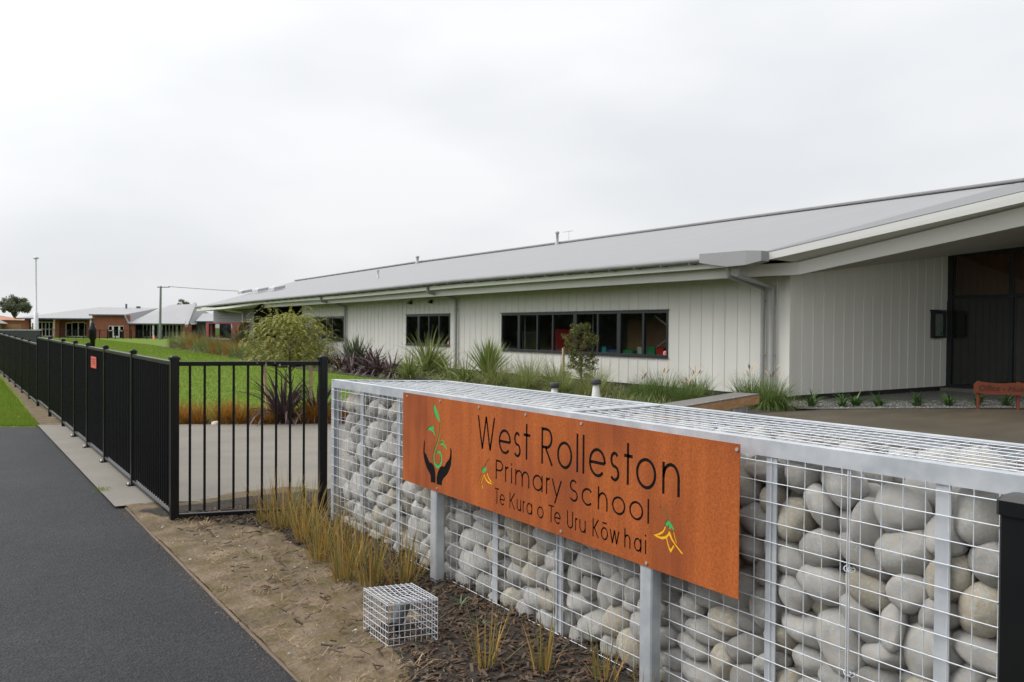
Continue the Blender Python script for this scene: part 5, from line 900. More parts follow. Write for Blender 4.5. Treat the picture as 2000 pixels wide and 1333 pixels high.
# ------------------------------------------------------------------ rusted steel name sign
SG = empty('name_sign', (2.49,3.45,0), 'long rusted steel school name sign with cut out lettering on the stone wall', 'sign')
SX = 2.490; TH = .0022
pl = lambda d: (lambda u,v: (SX+d, -u, v))
def strip(mb, pts, w, d0, d1, closed=False):
    n = len(pts); ws = w if isinstance(w, list) else [w]*n; Lp = []; Rp = []
    for i,p in enumerate(pts):
        if closed: a, b = pts[i-1], pts[(i+1)%n]
        else: a, b = pts[max(i-1,0)], pts[min(i+1,n-1)]
        p0 = Vector(p); d1_ = (p0-Vector(a)); d2_ = (Vector(b)-p0)
        if d1_.length < 1e-9: d1_ = d2_
        if d2_.length < 1e-9: d2_ = d1_
        d1_.normalize(); d2_.normalize(); t = (d1_+d2_).normalized(); nn = Vector((-t.y,t.x)); k = min(2.2, 1/max(.3, nn.dot(Vector((-d1_.y,d1_.x)))))
        Lp.append(p0+nn*ws[i]/2*k); Rp.append(p0-nn*ws[i]/2*k)
    vs = [pl(d0)(*p) for p in Lp]+[pl(d0)(*p) for p in Rp]+[pl(d1)(*p) for p in Lp]+[pl(d1)(*p) for p in Rp]; fs = []
    for i in range(n if closed else n-1):
        j = (i+1)%n; fs += [(i,j,n+j,n+i),(2*n+i,3*n+i,3*n+j,2*n+j),(i,2*n+i,2*n+j,j),(n+i,n+j,3*n+j,3*n+i)]
    if not closed: fs += [(0,n,3*n,2*n),(n-1,3*n-1,4*n-1,2*n-1)]
    mb.add(vs, fs)
def el(cx, cy, rx, ry, a0, a1, n=18): return [(cx+rx*math.cos(R(a0+(a1-a0)*i/n)), cy+ry*math.sin(R(a0+(a1-a0)*i/n))) for i in range(n+1)]
def glyph(ch, x0, x1, b, xh, cap, w):
    """strokes of one geometric sans letter: list of (points, closed)"""
    h = w/2; X0, X1 = x0+h, x1-h; cx = (X0+X1)/2; rx = (X1-X0)/2; B, T, C = b+h, b+xh-h, b+cap-h; cy = (B+T)/2; ry = (T-B)/2; t = b+xh; c = b+cap
    ring = (el(cx,cy,rx,ry,0,360,28)[:-1], True); q = max(0,(T-B)/2*0+ry)
    if ch == 'o': return [ring]
    if ch == 'ō': return [ring, ([(cx-rx*.75,t+xh*.28),(cx+rx*.75,t+xh*.28)],False)]
    if ch == 'e': return [([(X0+h*.2,cy),(X1,cy)],False),(el(cx,cy,rx,ry,0,318,24),False)]
    if ch == 'c': return [(el(cx,cy,rx,ry,42,318,24),False)]
    if ch in 'sS':
        TT = T if ch == 's' else C; r4 = (TT-B)/4; return [(el(cx,TT-r4,rx*.86,r4,35,270,14)[:-1]+el(cx,B+r4,rx,r4,90,-148,14),False)]
    if ch == 't': return [([(cx-rx*.1,b),(cx-rx*.1,c)],False),([(x0,T),(x1,T)],False)]
    if ch == 'l': return [([(cx,b),(cx,c)],False)]
    if ch == 'i': return [([(cx,b),(cx,t)],False),([(cx,c-w*1.1),(cx,c+w*.1)],False)]
    if ch in 'PR':
        mid = b+cap*.47; ry_ = (C-mid)/2; xr = X0+(X1-X0)*.42; r = [([(X0,b),(X0,c)],False),([(X0,C),(xr,C)]+el(xr,C-ry_,X1-xr-(0 if ch == 'P' else rx*.12),ry_,88,-88,14)+[(xr,mid),(X0,mid)],False)]
        return r+([([(xr-rx*.2,mid),(X1,b)],False)] if ch == 'R' else [])
    if ch in 'nh': k = min(ry*1.05, rx*1.3); return [([(X0,b),(X0,t if ch == 'n' else c)],False),(el(cx,T-k,rx,k,180,0,16)+[(X1,b)],False)]
    if ch == 'm': k = min(ry, rx*.7); return [([(X0,b),(X0,t)],False),(el((X0+cx)/2,T-k,rx/2,k,180,0,12)+[(cx,b)],False),(el((X1+cx)/2,T-k,rx/2,k,180,0,12)+[(X1,b)],False)]
    if ch == 'r': k = rx*1.5; return [([(X0,b),(X0,t)],False),(el(X0+rx*1.6,T-k,rx*1.6,k,180,75,10),False)]
    if ch == 'u': k = min(ry, rx*1.2); return [([(X1,b),(X1,t)],False),([(X0,t)]+el(cx,B+k,rx,k,180,360,16),False)]
    if ch == 'U': k = rx*1.15; return [([(X0,c)]+el(cx,B+k,rx,k,180,360,18)+[(X1,c)],False)]
    if ch == 'a': return [ring, ([(X1,b),(X1,t)],False)]
    if ch == 'y': return [([(X0,t),(cx-rx*.0,b+xh*.02)],False),([(X1,t),(cx-rx*.42,b-xh*.42)],False)]
    if ch in 'Ww': H = c if ch == 'W' else t; return [([(X0,H),(X0+rx*.52,b)],False),([(X0+rx*.52,b),(cx,H)],False),([(cx,H),(X1-rx*.52,b)],False),([(X1-rx*.52,b),(X1,H)],False)]
    if ch == 'T': return [([(cx,b),(cx,c-w)],False),([(x0,C),(x1,C)],False)]
    if ch == 'K': return [([(X0,b),(X0,c)],False),([(X0+h,b+cap*.45),(X1,c)],False),([(X0+rx*.35,b+cap*.56),(X1,b)],False)]
    return []
L1 = [('W',-3.920,-3.740),('e',-3.705,-3.587),('s',-3.562,-3.496),('t',-3.473,-3.412),('R',-3.317,-3.219),('o',-3.187,-3.068),('l',-3.036,-3.024),('l',-2.990,-2.978),('e',-2.944,-2.824),('s',-2.798,-2.732),('t',-2.704,-2.647),('o',-2.626,-2.501),('n',-2.467,-2.365)]
L2 = [('P',-3.732,-3.659),('r',-3.641,-3.603),('i',-3.584,-3.575),('m',-3.546,-3.417),('a',-3.390,-3.303),('r',-3.276,-3.238),('y',-3.230,-3.146),('S',-3.089,-3.023),('c',-2.996,-2.910),('h',-2.879,-2.809),('o',-2.781,-2.691),('o',-2.667,-2.578),('l',-2.552,-2.543)]
L3 = [('T',-3.738,-3.698),('e',-3.691,-3.641),('K',-3.597,-3.545),('u',-3.530,-3.489),('r',-3.475,-3.452),('a',-3.442,-3.390),('o',-3.348,-3.293),('T',-3.252,-3.210),('e',-3.206,-3.154),('U',-3.105,-3.057),('r',-3.043,-3.020),('u',-3.011,-2.963),('K',-2.914,-2.868),('ō',-2.855,-2.805),('w',-2.795,-2.728),('h',-2.697,-2.656),('a',-2.635,-2.587),('i',-2.566,-2.558)]
bl = lambda base, sl: (lambda u: base-sl*(u+3.1))
LINES = [(L1,bl(.9185,.010),.136,.186,.0150),(L2,bl(.7720,.0095),.085,.108,.0108),(L3,bl(.6375,.011),.062,.086,.0085)]
EMB = {"leaf_top":[[-4430,1136],[-4409,1123],[-4384,1094],[-4365,1068],[-4355,1050],[-4360,1033],[-4379,1043],[-4403,1062],[-4423,1086],[-4433,1114]],"leaf_l":[[-4509,967],[-4489,984],[-4455,996],[-4426,995],[-4418,983],[-4438,984],[-4428,969],[-4413,954],[-4406,929],[-4421,946],[-4440,963],[-4465,969],[-4489,969]],"leaf_r":[[-4358,897],[-4339,907],[-4311,909],[-4288,900],[-4270,882],[-4271,872],[-4288,883],[-4307,894],[-4330,897]],"hand_l":[[-4535,900],[-4539,873],[-4542,834],[-4540,819],[-4517,808],[-4492,780],[-4472,763],[-4450,765],[-4425,753],[-4408,727],[-4401,695],[-4401,650],[-4456,648],[-4461,686],[-4481,704],[-4511,727],[-4531,753],[-4547,785],[-4556,817],[-4553,852],[-4547,882]],"hand_r":[[-4224,892],[-4209,878],[-4208,830],[-4214,788],[-4236,752],[-4258,726],[-4300,696],[-4318,677],[-4325,648],[-4382,646],[-4384,688],[-4370,718],[-4347,750],[-4319,763],[-4289,765],[-4268,792],[-4237,814],[-4226,837],[-4221,865]],"k1_stem":[[-3794,879],[-3812,868],[-3830,852],[-3843,829]],"k1_cal":[[-3847,828],[-3827,821],[-3833,806],[-3846,809],[-3850,796],[-3866,795],[-3874,805],[-3864,819]],"k1_petal":[[-3853,787],[-3840,767],[-3818,751],[-3792,746],[-3761,749],[-3787,759],[-3807,774],[-3821,800]],"k1_l":[[-3853,784],[-3868,758],[-3885,730]],"k1_thin":[[-3873,788],[-3890,751],[-3922,716]],"k1_tip":[[-3874,727],[-3863,702]],"stem":[[-4358,1038],[-4347,1013],[-4348,980],[-4359,941],[-4377,906],[-4401,870],[-4419,835],[-4426,805],[-4419,773],[-4394,755],[-4375,754],[-4352,764],[-4333,787],[-4329,814],[-4337,836],[-4356,849],[-4376,847],[-4388,839]],"arc_r":[[-4347,920],[-4330,927],[-4312,922],[-4293,912]],"k2_stem":[[-2477,855],[-2461,842],[-2439,834],[-2429,820]],"k2_cal":[[-2431,807],[-2417,796],[-2405,786],[-2397,773],[-2408,774],[-2414,782],[-2417,773],[-2427,775],[-2428,789],[-2438,783],[-2447,783],[-2444,796]],"k2_petal":[[-2451,777],[-2445,773],[-2458,750],[-2480,735],[-2496,730],[-2475,728],[-2455,734],[-2438,744],[-2426,763],[-2418,755],[-2406,733],[-2387,714],[-2363,697],[-2345,685],[-2356,685],[-2369,695],[-2393,713],[-2413,730],[-2425,746],[-2439,730],[-2465,720],[-2491,722],[-2519,728],[-2494,737],[-2469,752],[-2456,765]],"k2_low":[[-2440,730],[-2433,708],[-2421,685]],"k2_lowp":[[-2425,686],[-2414,691],[-2401,710],[-2396,703],[-2415,674]],"k2_thin":[[-2401,766],[-2392,741],[-2382,720]]}
EMB = {k:[(a/1000,b/1000) for a,b in v] for k,v in EMB.items()}
def smooth(pts, it=2):
    for _ in range(it):
        o = [pts[0]]
        for a,b in zip(pts,pts[1:]): o += [(a[0]*.75+b[0]*.25,a[1]*.75+b[1]*.25),(a[0]*.25+b[0]*.75,a[1]*.25+b[1]*.75)]
        pts = o+[pts[-1]]
    return pts
stw = [.003,.005,.007,.008,.0085,.009,.010,.011,.013,.015,.016,.016,.015,.014,.013,.013,.012,.008]
def grow(p, d):
    ar = sum(p[i-1][0]*p[i][1]-p[i][0]*p[i-1][1] for i in range(len(p))); sg = 1 if ar > 0 else -1; out = []
    for i in range(len(p)):
        a, b, c = Vector(p[i-1]), Vector(p[i]), Vector(p[(i+1)%len(p)]); t1 = (b-a).normalized(); t2 = (c-b).normalized(); n1 = Vector((t1.y,-t1.x))*sg; n2 = Vector((t2.y,-t2.x))*sg; n = n1+n2
        n = n.normalized() if n.length > .2 else n1; out.append(tuple(b+n*d*min(1.5,1/max(.5,n.dot(n1)))))
    return out
def emb(mb, key, d0, d1, g=0):
    p = EMB[key]
    if key == 'stem': 
        ps = smooth(p,1); n = len(ps); strip(mb, ps, [stw[min(17,int(i*17/(n-1)))]*1.2+.002+g for i in range(n)], d0, d1)
    elif key == 'arc_r': strip(mb, smooth(p), .008+g, d0, d1)
    elif key in ('k1_stem','k2_stem'): strip(mb, smooth(p), .006+g, d0, d1)
    elif key in ('k1_l','k2_low'): strip(mb, smooth(p), .009+g, d0, d1)
    elif key in ('k1_thin','k2_thin'): strip(mb, smooth(p), .0065+g, d0, d1)
    elif key == 'k1_tip': strip(mb, p, .011+g, d0, d1)
    elif key == 'k1_petal': strip(mb, smooth(p), .011+g, d0, d1)
    else: mb.prism(grow(p, .002+g*.9), pl(d0), pl(d1))
GRP = [('seedling_emblem','green',('leaf_top','leaf_l','leaf_r','stem','arc_r')),('hand_emblem','letter',('hand_l',)),('hand_emblem','letter',('hand_r',)),('flower_stem','olive',('k1_stem',)),('flower_calyx','green',('k1_cal',)),('flower_petal','yellow',('k1_petal','k1_l','k1_thin','k1_tip')),('flower_stem','olive',('k2_stem',)),('flower_calyx','green',('k2_cal',)),('flower_petal','yellow',('k2_petal','k2_low','k2_lowp','k2_thin'))]
cut = MB()
for L_,bf,xh,cap,w in LINES:
    for ch,a,b in L_:
        for pts,cl in glyph(ch, a, b, bf((a+b)/2), xh, cap, w): strip(cut, pts, w, -.01, .01, cl)
for _,_,ks in GRP:
    for k in ks: emb(cut, k, -.01, .01)
pv = [(-4.836,.604),(-2.058,.5755),(-2.058,1.169),(-4.836,1.180)]
pb = MB(); pb.prism(pv, pl(0), pl(TH)); po = fixnormals(pb.build('panel', M['corten'], SG))
cb = fixnormals(cut.build('cutter', M['corten']))
md = po.modifiers.new('cut','BOOLEAN'); md.operation = 'DIFFERENCE'; md.solver = 'EXACT'; md.use_self = True; md.object = cb
dg = bpy.context.evaluated_depsgraph_get(); nm = bpy.data.meshes.new_from_object(po.evaluated_get(dg))
po.modifiers.clear()
okcut = len(nm.polygons) > 60
if okcut:
    po.data = nm; po.data.polygons.foreach_set('use_smooth', [False]*len(nm.polygons))
print('sign cut', okcut, len(nm.polygons))
bpy.data.objects.remove(cb)
D0, D1 = (TH+.0004, TH+.0024) if okcut else (-.0015, .0005)
for nme,(L_,bf,xh,cap,w) in zip(('letter',)*3, LINES):
    for ch,a,b in L_:
        mb = MB()
        for pts,cl in glyph(ch, a, b, bf((a+b)/2), xh, cap, w): strip(mb, pts, w+.004, D0, D1, cl)
        fixnormals(mb.build(nme, M['letter'], SG))
for nme,mt,ks in GRP:
    mb = MB()
    for i,k in enumerate(ks): emb(mb, k, D0-i*.00005, D1, .003)
    fixnormals(mb.build(nme, M[mt], SG))
for u,v in ((-4.775,1.160),(-4.346,1.159),(-3.904,1.158),(-3.453,1.157),(-3.0,1.155),(-2.071,1.148),(-4.377,.6215),(-3.149,.611),(-2.554,.597)):
    mb = MB(); mb.tube([(SX+.001,-u,v),(SX-.0045,-u,v)], .0075, 8); mb.build('bolt', M['bolt'], SG)
for y in (4.436,2.566):
    mb = MB(); mb.bar((SX+.036,y,-.1),(SX+.036,y,1.10), .062, .075, up=(0,1,0), bev=.006); mb.build('leg', M['galv'], SG)
mb = MB()
for y in (4.0,3.0): mb.bar((SX+.02,y-.55,1.11),(SX+.02,y+.55,1.11), .03, .03)
mb.build('backing_rail', M['galv'], SG)
# ------------------------------------------------------------------ black post at the end of the gabion
bp = empty('gate_post', (2.412,1.027,0), 'thick black square post with a capped top at the near end of the gabion', 'post')
MB().bar((2.412,1.027,-.1),(2.412,1.027,1.125), .09, .09, up=(0,1,0), bev=.008).build('shaft', M['black'], bp)
mb = MB(); h = .052; c = (2.412,1.027)
mb.prism([(c[0]+h*a,c[1]+h*b) for a,b in ((-1,-.8),(-.8,-1),(.8,-1),(1,-.8),(1,.8),(.8,1),(-.8,1),(-1,.8))], lambda a,b:(a,b,1.105), lambda a,b:(a,b,1.145))
mb.prism([(c[0]+h*a,c[1]+h*b) for a,b in ((-1,-.8),(-.8,-1),(.8,-1),(1,-.8),(1,.8),(.8,1),(-.8,1),(-1,.8))], lambda a,b:(a,b,1.145), lambda a,b:(c[0]+(a-c[0])*.8,c[1]+(b-c[1])*.8,1.158)); mb.build('cap', M['black'], bp)
# ------------------------------------------------------------------ wire cage over a ground lamp
CG = empty('wire_cage', (1.92,3.80,0), 'small white wire mesh cube cage standing in the mulch', 'cage')
A_ = Vector((1.787,3.616,0)); Bv = Vector((2.032,3.535,0))-A_; Cv = Vector((1.790,3.905,0))-A_
Bv = Vector((math.cos(R(-14)),math.sin(R(-14)),0))*.25; Cv = Vector((math.cos(R(89)),math.sin(R(89)),0))*.295; HT = .24
mb = MB(); ln = []
NB, NC, NH = 9, 10, 7; z0 = .012; Dv = A_+Bv+Cv
for i in range(NB+1):
    p = A_+Bv*(i/NB); q = p+Cv; s_ = -.012*math.sin(math.pi*i/NB)
    ln.append([(p.x,p.y,z0-(.02 if i%2 else 0)),(p.x,p.y,z0+HT),tuple((p+Cv*.5).xy)+(z0+HT+s_,),(q.x,q.y,z0+HT),(q.x,q.y,z0)])
for i in range(NC+1):
    p = A_+Cv*(i/NC); q = p+Bv; s_ = -.012*math.sin(math.pi*i/NC)
    ln.append([(p.x,p.y,z0),(p.x,p.y,z0+HT-.004),tuple((p+Bv*.5).xy)+(z0+HT-.004+s_,),(q.x,q.y,z0+HT-.004),(q.x,q.y,z0)])
for i in range(NH+1):
    z = z0+(HT-.01)*i/NH; pts = [A_,A_+Bv,A_+Bv+Cv,A_+Cv,A_]; ln.append([(p.x,p.y,z) for p in pts])
for l in ln:
    for a,b in zip(l,l[1:]): mb.tube([a,b], .0019, 5)
mb.build('wire_mesh', M['wire'], CG)
gl = empty('ground_lamp', (1.93,3.72,0), 'dark spot lamp on a stake inside the wire cage', 'lamp')
c = A_+(Bv+Cv)*.5
mb = MB(); mb.tube([(c.x-.01,c.y,.0),(c.x-.01,c.y,.10)], .012, 8); mb.build('stake', M['black'], gl)
mb = MB(); mb.tube([(c.x-.035,c.y-.02,.10),(c.x-.01,c.y,.13),(c.x+.03,c.y+.03,.175),(c.x+.045,c.y+.04,.195)], [.028,.038,.040,.034], 12); mb.build('lamp_head', M['panelgrey'], gl)
mb = MB(); mb.lathe([(.045,0),(.03,.03),(.012,.045)], (c.x-.01,c.y,.0), 10); mb.build('lamp_base', M['panelgrey'], gl)

# ------------------------------------------------------------------ plants
def blade(mb, base, az, tilt, ln, wd, droop, seg=5, fold=0, prof=None, twist=0):
    """one strap leaf: starts tilted from the vertical towards az and bends over by droop"""
    p = Vector(base); d = Vector((math.cos(az),math.sin(az),0)); sd_ = Vector((-math.sin(az+twist),math.cos(az+twist),0)); t = tilt; vs = []; st = ln/seg
    for i in range(seg+1):
        f = i/seg; w = wd*(prof(f) if prof else (1-f**2.2)*(.75+.25*min(1,f*4)))/2
        if i == seg: vs.append(tuple(p))
        elif fold:
            up = Vector((0,0,1))*math.sin(t)-d*math.cos(t); vs += [tuple(p-sd_*w+up*w*fold), tuple(p), tuple(p+sd_*w+up*w*fold)]
        else: vs += [tuple(p-sd_*w), tuple(p+sd_*w)]
        p = p+(Vector((0,0,1))*math.cos(t)+d*math.sin(t))*st; t += droop/seg
    k = 3 if fold else 2; fs = []
    for i in range(seg-1):
        for j in range(k-1): fs.append((i*k+j,i*k+j+1,(i+1)*k+j+1,(i+1)*k+j))
    n = len(vs)-1
    for j in range(k-1): fs.append(((seg-1)*k+j,(seg-1)*k+j+1,n))
    mb.add(vs, fs, False)
def clump(rn, n, h, r, tilt, wd, droop, seg=4, fold=0, lv=.35):
    mb = MB()
    for i in range(n):
        az = rn.uniform(0,6.283); rr = r*math.sqrt(rn.random()); ta = abs(rn.gauss(0,tilt)); l = h*rn.uniform(1-lv,1.08)
        blade(mb, (rr*math.cos(az),rr*math.sin(az),-.02), az+rn.gauss(0,.5), ta, l, wd*rn.uniform(.7,1.25), droop*rn.uniform(.3,1.4)*(.4+ta*2), seg, fold, twist=rn.uniform(-.8,.8))
    return mb
def plant(name, mb, mat, loc, label, cat, group, part='leaves', extra=None):
    e = empty(name, loc, label, cat, group); o = bpy.data.objects.new(part, mb.mesh(part)); o.data.materials.append(mat); COL.objects.link(o); o.parent = e
    for nme, m2, mt in (extra or []):
        q = bpy.data.objects.new(nme, m2.mesh(nme)); q.data.materials.append(mt); COL.objects.link(q); q.parent = e
    return e
rn = random.Random(33)
# rushes along the front of the gabion
RE = [((2.12,6.50),.40,90,'first rusty rush clump from the black fence, in front of the open panel'),((2.16,6.18),.47,150,'tall rusty rush clump before the black end post of the fence'),((2.30,5.98),.44,120,'rusty rush clump against the far corner of the gabion'),((2.17,5.78),.46,140,'upright green and orange rush clump, fourth from the fence'),((2.28,5.45),.42,120,'rush clump close to the mesh, fifth from the fence'),((2.10,5.28),.45,150,'rush clump nearest the bare soil in the middle of the row'),((2.26,5.02),.38,110,'rush clump in front of the gabion strap, beside the sign'),((2.06,4.80),.43,150,'rush clump left of the wire cage, at the edge of the mulch'),((2.16,4.58),.42,150,'dense rush clump directly behind the wire cage'),((2.30,4.46),.42,110,'rush clump before the far leg of the sign'),((2.43,4.60),.34,60,'thin rush clump leaning beside the far leg of the sign')]
for (x,y),h,n,lab in RE:
    plant('rush_clump', clump(rn, int(n*.52), h*1.16, .075, .27, .0072, .42, 4, 0, .6), M['reed'], (x,y,.01), lab, 'rush', 'rushes planted along the gabion')
for (x,y),h,n,lab in [((2.05,3.14),.42,34,'sparse spiky rush clump right of the wire cage'),((2.25,2.96),.36,30,'sparse rush clump left of the near sign leg at the picture edge'),((2.40,2.72),.30,24,'low rush clump right beside the near sign leg'),((2.42,2.50),.20,16,'smallest rush clump at the foot of the near sign leg')]:
    plant('rush_clump', clump(rn, n, h, .045, .30, .0072, .35, 4, 0, .5), M['reed'], (x,y,.01), lab, 'rush', 'rushes planted along the gabion')
for (x,y),l in (((2.33,3.62),'small grey green seedling in the mulch beside the wire cage'),((2.40,3.95),'tiny grey green seedling in the mulch close to the mesh')):
    mb = MB()
    for k in range(9): blade(mb, (0,0,.0), k*.7+rn.random()*.4, rn.uniform(.5,1.1), rn.uniform(.05,.09), .012, .6, 3)
    plant('seedling', mb, M['bluegreen'], (x,y,.03), l, 'plant', None)
# rust coloured sedges in the bed across the pavement
SD = [((2.55,14.50),.42),((2.90,14.35),.46),((3.22,14.15),.42),((3.48,13.98),.47),((3.78,13.80),.50),((4.02,13.66),.52),((4.24,13.50),.44),((4.40,13.36),.40),((4.92,13.22),.42),((5.08,13.12),.50),((5.30,12.98),.46),((5.52,12.85),.46),((3.95,14.05),.46),((3.35,14.4),.42)]
SL = ['seen between the first two bars of the open panel','just right of the second bar of the open panel']
for i,((x,y),h) in enumerate(SD):
    w_ = ['first','second','third','fourth','fifth','sixth','seventh','eighth','ninth','tenth','eleventh','twelfth'][i] if i < 12 else None
    lab = f'orange brown sedge tuft at the pavement edge, {w_} from the long fence' if w_ else ['orange brown sedge tuft in the second row, behind the brightest tufts','orange brown sedge tuft in the second row, nearer the long fence'][i-12]
    plant('sedge_tuft', clump(rn, 260, h, .10, .45, .008, 1.0, 5, 0, .4), M['rust_grass'], (x,y,.01), lab, 'sedge', 'rust coloured sedges behind the fence')
mb = MB(); bm = pebble(5,3); bm.verts.index_update(); mb.add([v.co*.075+Vector((3.63,13.62,.03)) for v in bm.verts],[[v.index for v in f.verts] for f in bm.faces],True); bm.free(); tag(mb.build('stone', STONE[2][1]),'pale stone lying among the orange sedges','stone')
# purple flaxes
def flaxmb(n, h, wd, tilt, droop, r=.10): return clump(rn, n, h, r, tilt, wd, droop, 6, .5, .45)
def flaxplant(x, y, n, h, wd, tilt, droop, mat, lab, group, name='flax'): return plant(name, flaxmb(n,h,wd,tilt,droop), M[mat], (x,y,0), lab, 'flax', group)
flaxplant(4.66,13.38,105,1.12,.055,.62,1.6,'purple','big purple flax behind the fence bars, at the foot of the staked tree','purple flaxes')
flaxplant(5.22,13.25,60,1.0,.05,.55,1.4,'purple','purple flax right of the staked tree, behind the end bars','purple flaxes')
flaxplant(5.55,13.0,22,.75,.045,.6,1.3,'purple','purple flax half hidden behind the gabion corner','purple flaxes')
for (x,y,h),l in zip([(12.3,30.2,1.0),(12.1,28.6,1.0),(12.0,27.3,1.05),(12.1,26.2,1.1),(11.95,25.0,1.1),(11.95,24.0,.95),(12.9,27.5,1.25)],['farthest','second farthest','third farthest','fourth farthest','fifth farthest','sixth farthest, beside the green flax','tall one at the back']):
    flaxplant(x,y,75,h,.065,.6,1.9,'purple',f'dark purple flax in the row along the white wall, {l}','purple flax row by the school')
# green flaxes and cabbage trees by the wall
flaxplant(12.0,22.9,150,1.05,.035,.45,.9,'flax','bushy mid green flax beside the purple row','green flaxes')
flaxplant(13.4,24.3,130,1.75,.050,.42,.9,'flax','tallest green flax below the four pane window','green flaxes')
flaxplant(14.6,25.6,90,1.15,.045,.42,.7,'flax','green spiky flax beside the downpipe left of the wide window','green flaxes')
flaxplant(12.9,21.9,70,1.05,.04,.75,1.5,'flax','yellowish arching flax between the tall flax and the spiky one','green flaxes')
flaxplant(12.5,20.4,95,1.0,.045,.65,1.2,'flax','loose pale green flax left of the spiky cabbage plant','green flaxes')
mb = MB()
for k in range(150):
    az = rn.uniform(0,6.283); blade(mb, (0,0,.18), az, min(1.5,abs(rn.gauss(0,.62))), rn.uniform(.95,1.3), .05, rn.uniform(-.05,.35), 5, .35, prof=lambda f: (.45+.55*min(1,f*3))*(1-f**3))
st = MB().tube([(0,0,-.05),(0,0,.25)], .06, 8)
plant('cabbage_tree', mb, M['flax'], (12.75,19.55,0), 'spiky green cabbage tree with stiff radiating leaves left of the wide window', 'cabbage tree', None, 'crown', [('trunk', st, M['bark'])])
# soft green sedges and fountain grasses
CX = [(12.35,18.4,.85,'left'),(12.9,17.7,.95,''),(12.2,17.0,.70,''),(12.9,16.5,.90,''),(12.4,15.7,.65,''),(13.2,15.4,.75,''),(12.6,14.8,.55,'')]
CL = ['soft green sedge touching the spiky cabbage tree','tall soft sedge between the cabbage tree and the staked bush','low soft sedge in front of the wide window, left','feathery tall sedge below the wide window middle pane','low sedge beside the low dark bollard','feathery sedge at the foot of the staked bush','low sedge in front of the white cone bollard']
for (x,y,h,_),l in zip(CX,CL): plant('sedge', clump(rn, 620, h*1.22, .24, .55, .010, 1.5, 5, 0, .45), M['carex'], (x,y,0), l, 'sedge', 'soft sedges by the white wall')
FG = [((13.3,13.2),.80,'bright green fountain grass in front of the white wall, behind the bench'),((13.9,12.75),.70,'fountain grass close to the white wall, between the two big ones'),((14.3,11.55),.80,'green fountain grass below the twin downpipes'),((13.95,10.75),.80,'rounded fountain grass at the porch corner, right of the bench end'),((13.6,14.2),.50,'low fountain grass right of the white cone bollard'),((13.2,12.3),.55,'fountain grass directly behind the timber bench')]
for (x,y),h,l in FG:
    ex = MB()
    for k in range(9):
        az = rn.uniform(0,6.28); b = Vector((.12*math.cos(az),.12*math.sin(az),h*rn.uniform(.75,1.05))); blade(ex, b, az, .5, .16, .03, .9, 4)
    plant('fountain_grass', clump(rn, 1100, h*1.12, .26, .62, .008, 1.9, 5, 0, .4), M['fountain'], (x,y,0), l, 'grass', 'fountain grasses by the porch', 'leaves', [('seed_head', ex, M['stake'])])
mb = MB()
for k in range(9000):
    y = rn.uniform(10.6,30); x = rn.uniform(11.9-.02*(y-10), 15.4); 
    if y < 12.2 and x < 12.6: continue
    if nz3(x,y,.55,61) < -.12: continue
    blade(mb, (x,y,-.02), rn.uniform(0,6.28), abs(rn.gauss(0,.6)), rn.uniform(.12,.38), .012, rn.uniform(.5,1.6), 3)
tag(mb.build('ground_cover', M['carex']), 'low rough grass covering the garden bed before the white wall', 'ground cover', None, 'stuff')
# strap leaved lilies in the gravel
LP = [(14.85,10.42),(15.45,10.10),(15.75,10.0),(16.2,9.75),(16.95,9.35),(17.6,9.02),(18.25,8.72),(18.75,8.35)]
LLB = ['first lily plant right of the bench, by the porch corner','second lily plant in the gravel strip','third lily plant, crowded against the second','fourth lily plant, tallest and loosest leaves','fifth lily plant in the gravel, well apart','sixth lily plant, below the notice case','lily plant just left of the timber sign','lily plant between the legs of the timber sign']
for (x,y),l in zip(LP,LLB):
    mb = MB()
    for k in range(34): blade(mb, (rn.gauss(0,.03),rn.gauss(0,.03),0), rn.uniform(0,6.28), rn.uniform(.15,1.0), rn.uniform(.28,.52), .038, rn.uniform(.6,1.7), 5, .3)
    plant('lily_plant', mb, M['lily'], (x,y,.03), l, 'lily', 'lilies in the gravel strip')
# grasses and flaxes of the far bed by the grey wing
FB = [((14.4,65.0),1.5,'carex'),((14.6,62.5),1.6,'carex'),((14.5,59.5),1.5,'rust_grass'),((14.2,57.0),1.2,'carex'),((13.9,54.5),1.25,'carex'),((13.8,52.2),1.35,'carex'),((13.6,50.2),1.2,'rust_grass'),((13.4,48.2),1.25,'carex'),((13.2,46.0),1.2,'rust_grass'),((12.9,43.8),1.1,'carex'),((12.9,41.5),1.2,'carex'),((12.7,39),1.2,'carex'),((12.4,36.5),1.0,'carex'),((12.3,34.0),1.1,'carex'),((12.6,32.0),1.0,'carex')]
for i,((x,y),h,mt) in enumerate(FB):
    o_ = ['farthest','second farthest','third farthest','fourth farthest','fifth farthest','sixth farthest','seventh farthest','eighth farthest','ninth farthest','tenth farthest','eleventh farthest','twelfth farthest','third nearest','second nearest','nearest'][i]
    plant('tussock', clump(rn, 520, h, .42, .55, .022, 1.4, 4, 0, .5), M[mt], (x,y,0), f'soft tussock grass edging the lawn before the school, {o_} of the long row', 'tussock', 'tussocks along the lawn edge')
for (x,y),h,l in (((15.6,61.5),1.9,'blue green flax farthest along the grey wing'),((15.3,57.2),1.9,'blue green flax at the far corner of the grey wing'),((14.0,47.0),2.1,'blue green flax before the near corner of the grey wing'),((14.3,38.0),2.2,'blue green flax before the farthest white wall window'),((14.0,36.2),1.6,'blue green flax right of the farthest window, behind the purple row'),((13.8,31.0),1.4,'blue green flax rising behind the purple row')):
    plant('flax', clump(rn, 190, h, .22, .42, .06, .6, 5, .3, .4), M['bluegreen'], (x,y,0), l, 'flax', 'blue green flaxes')
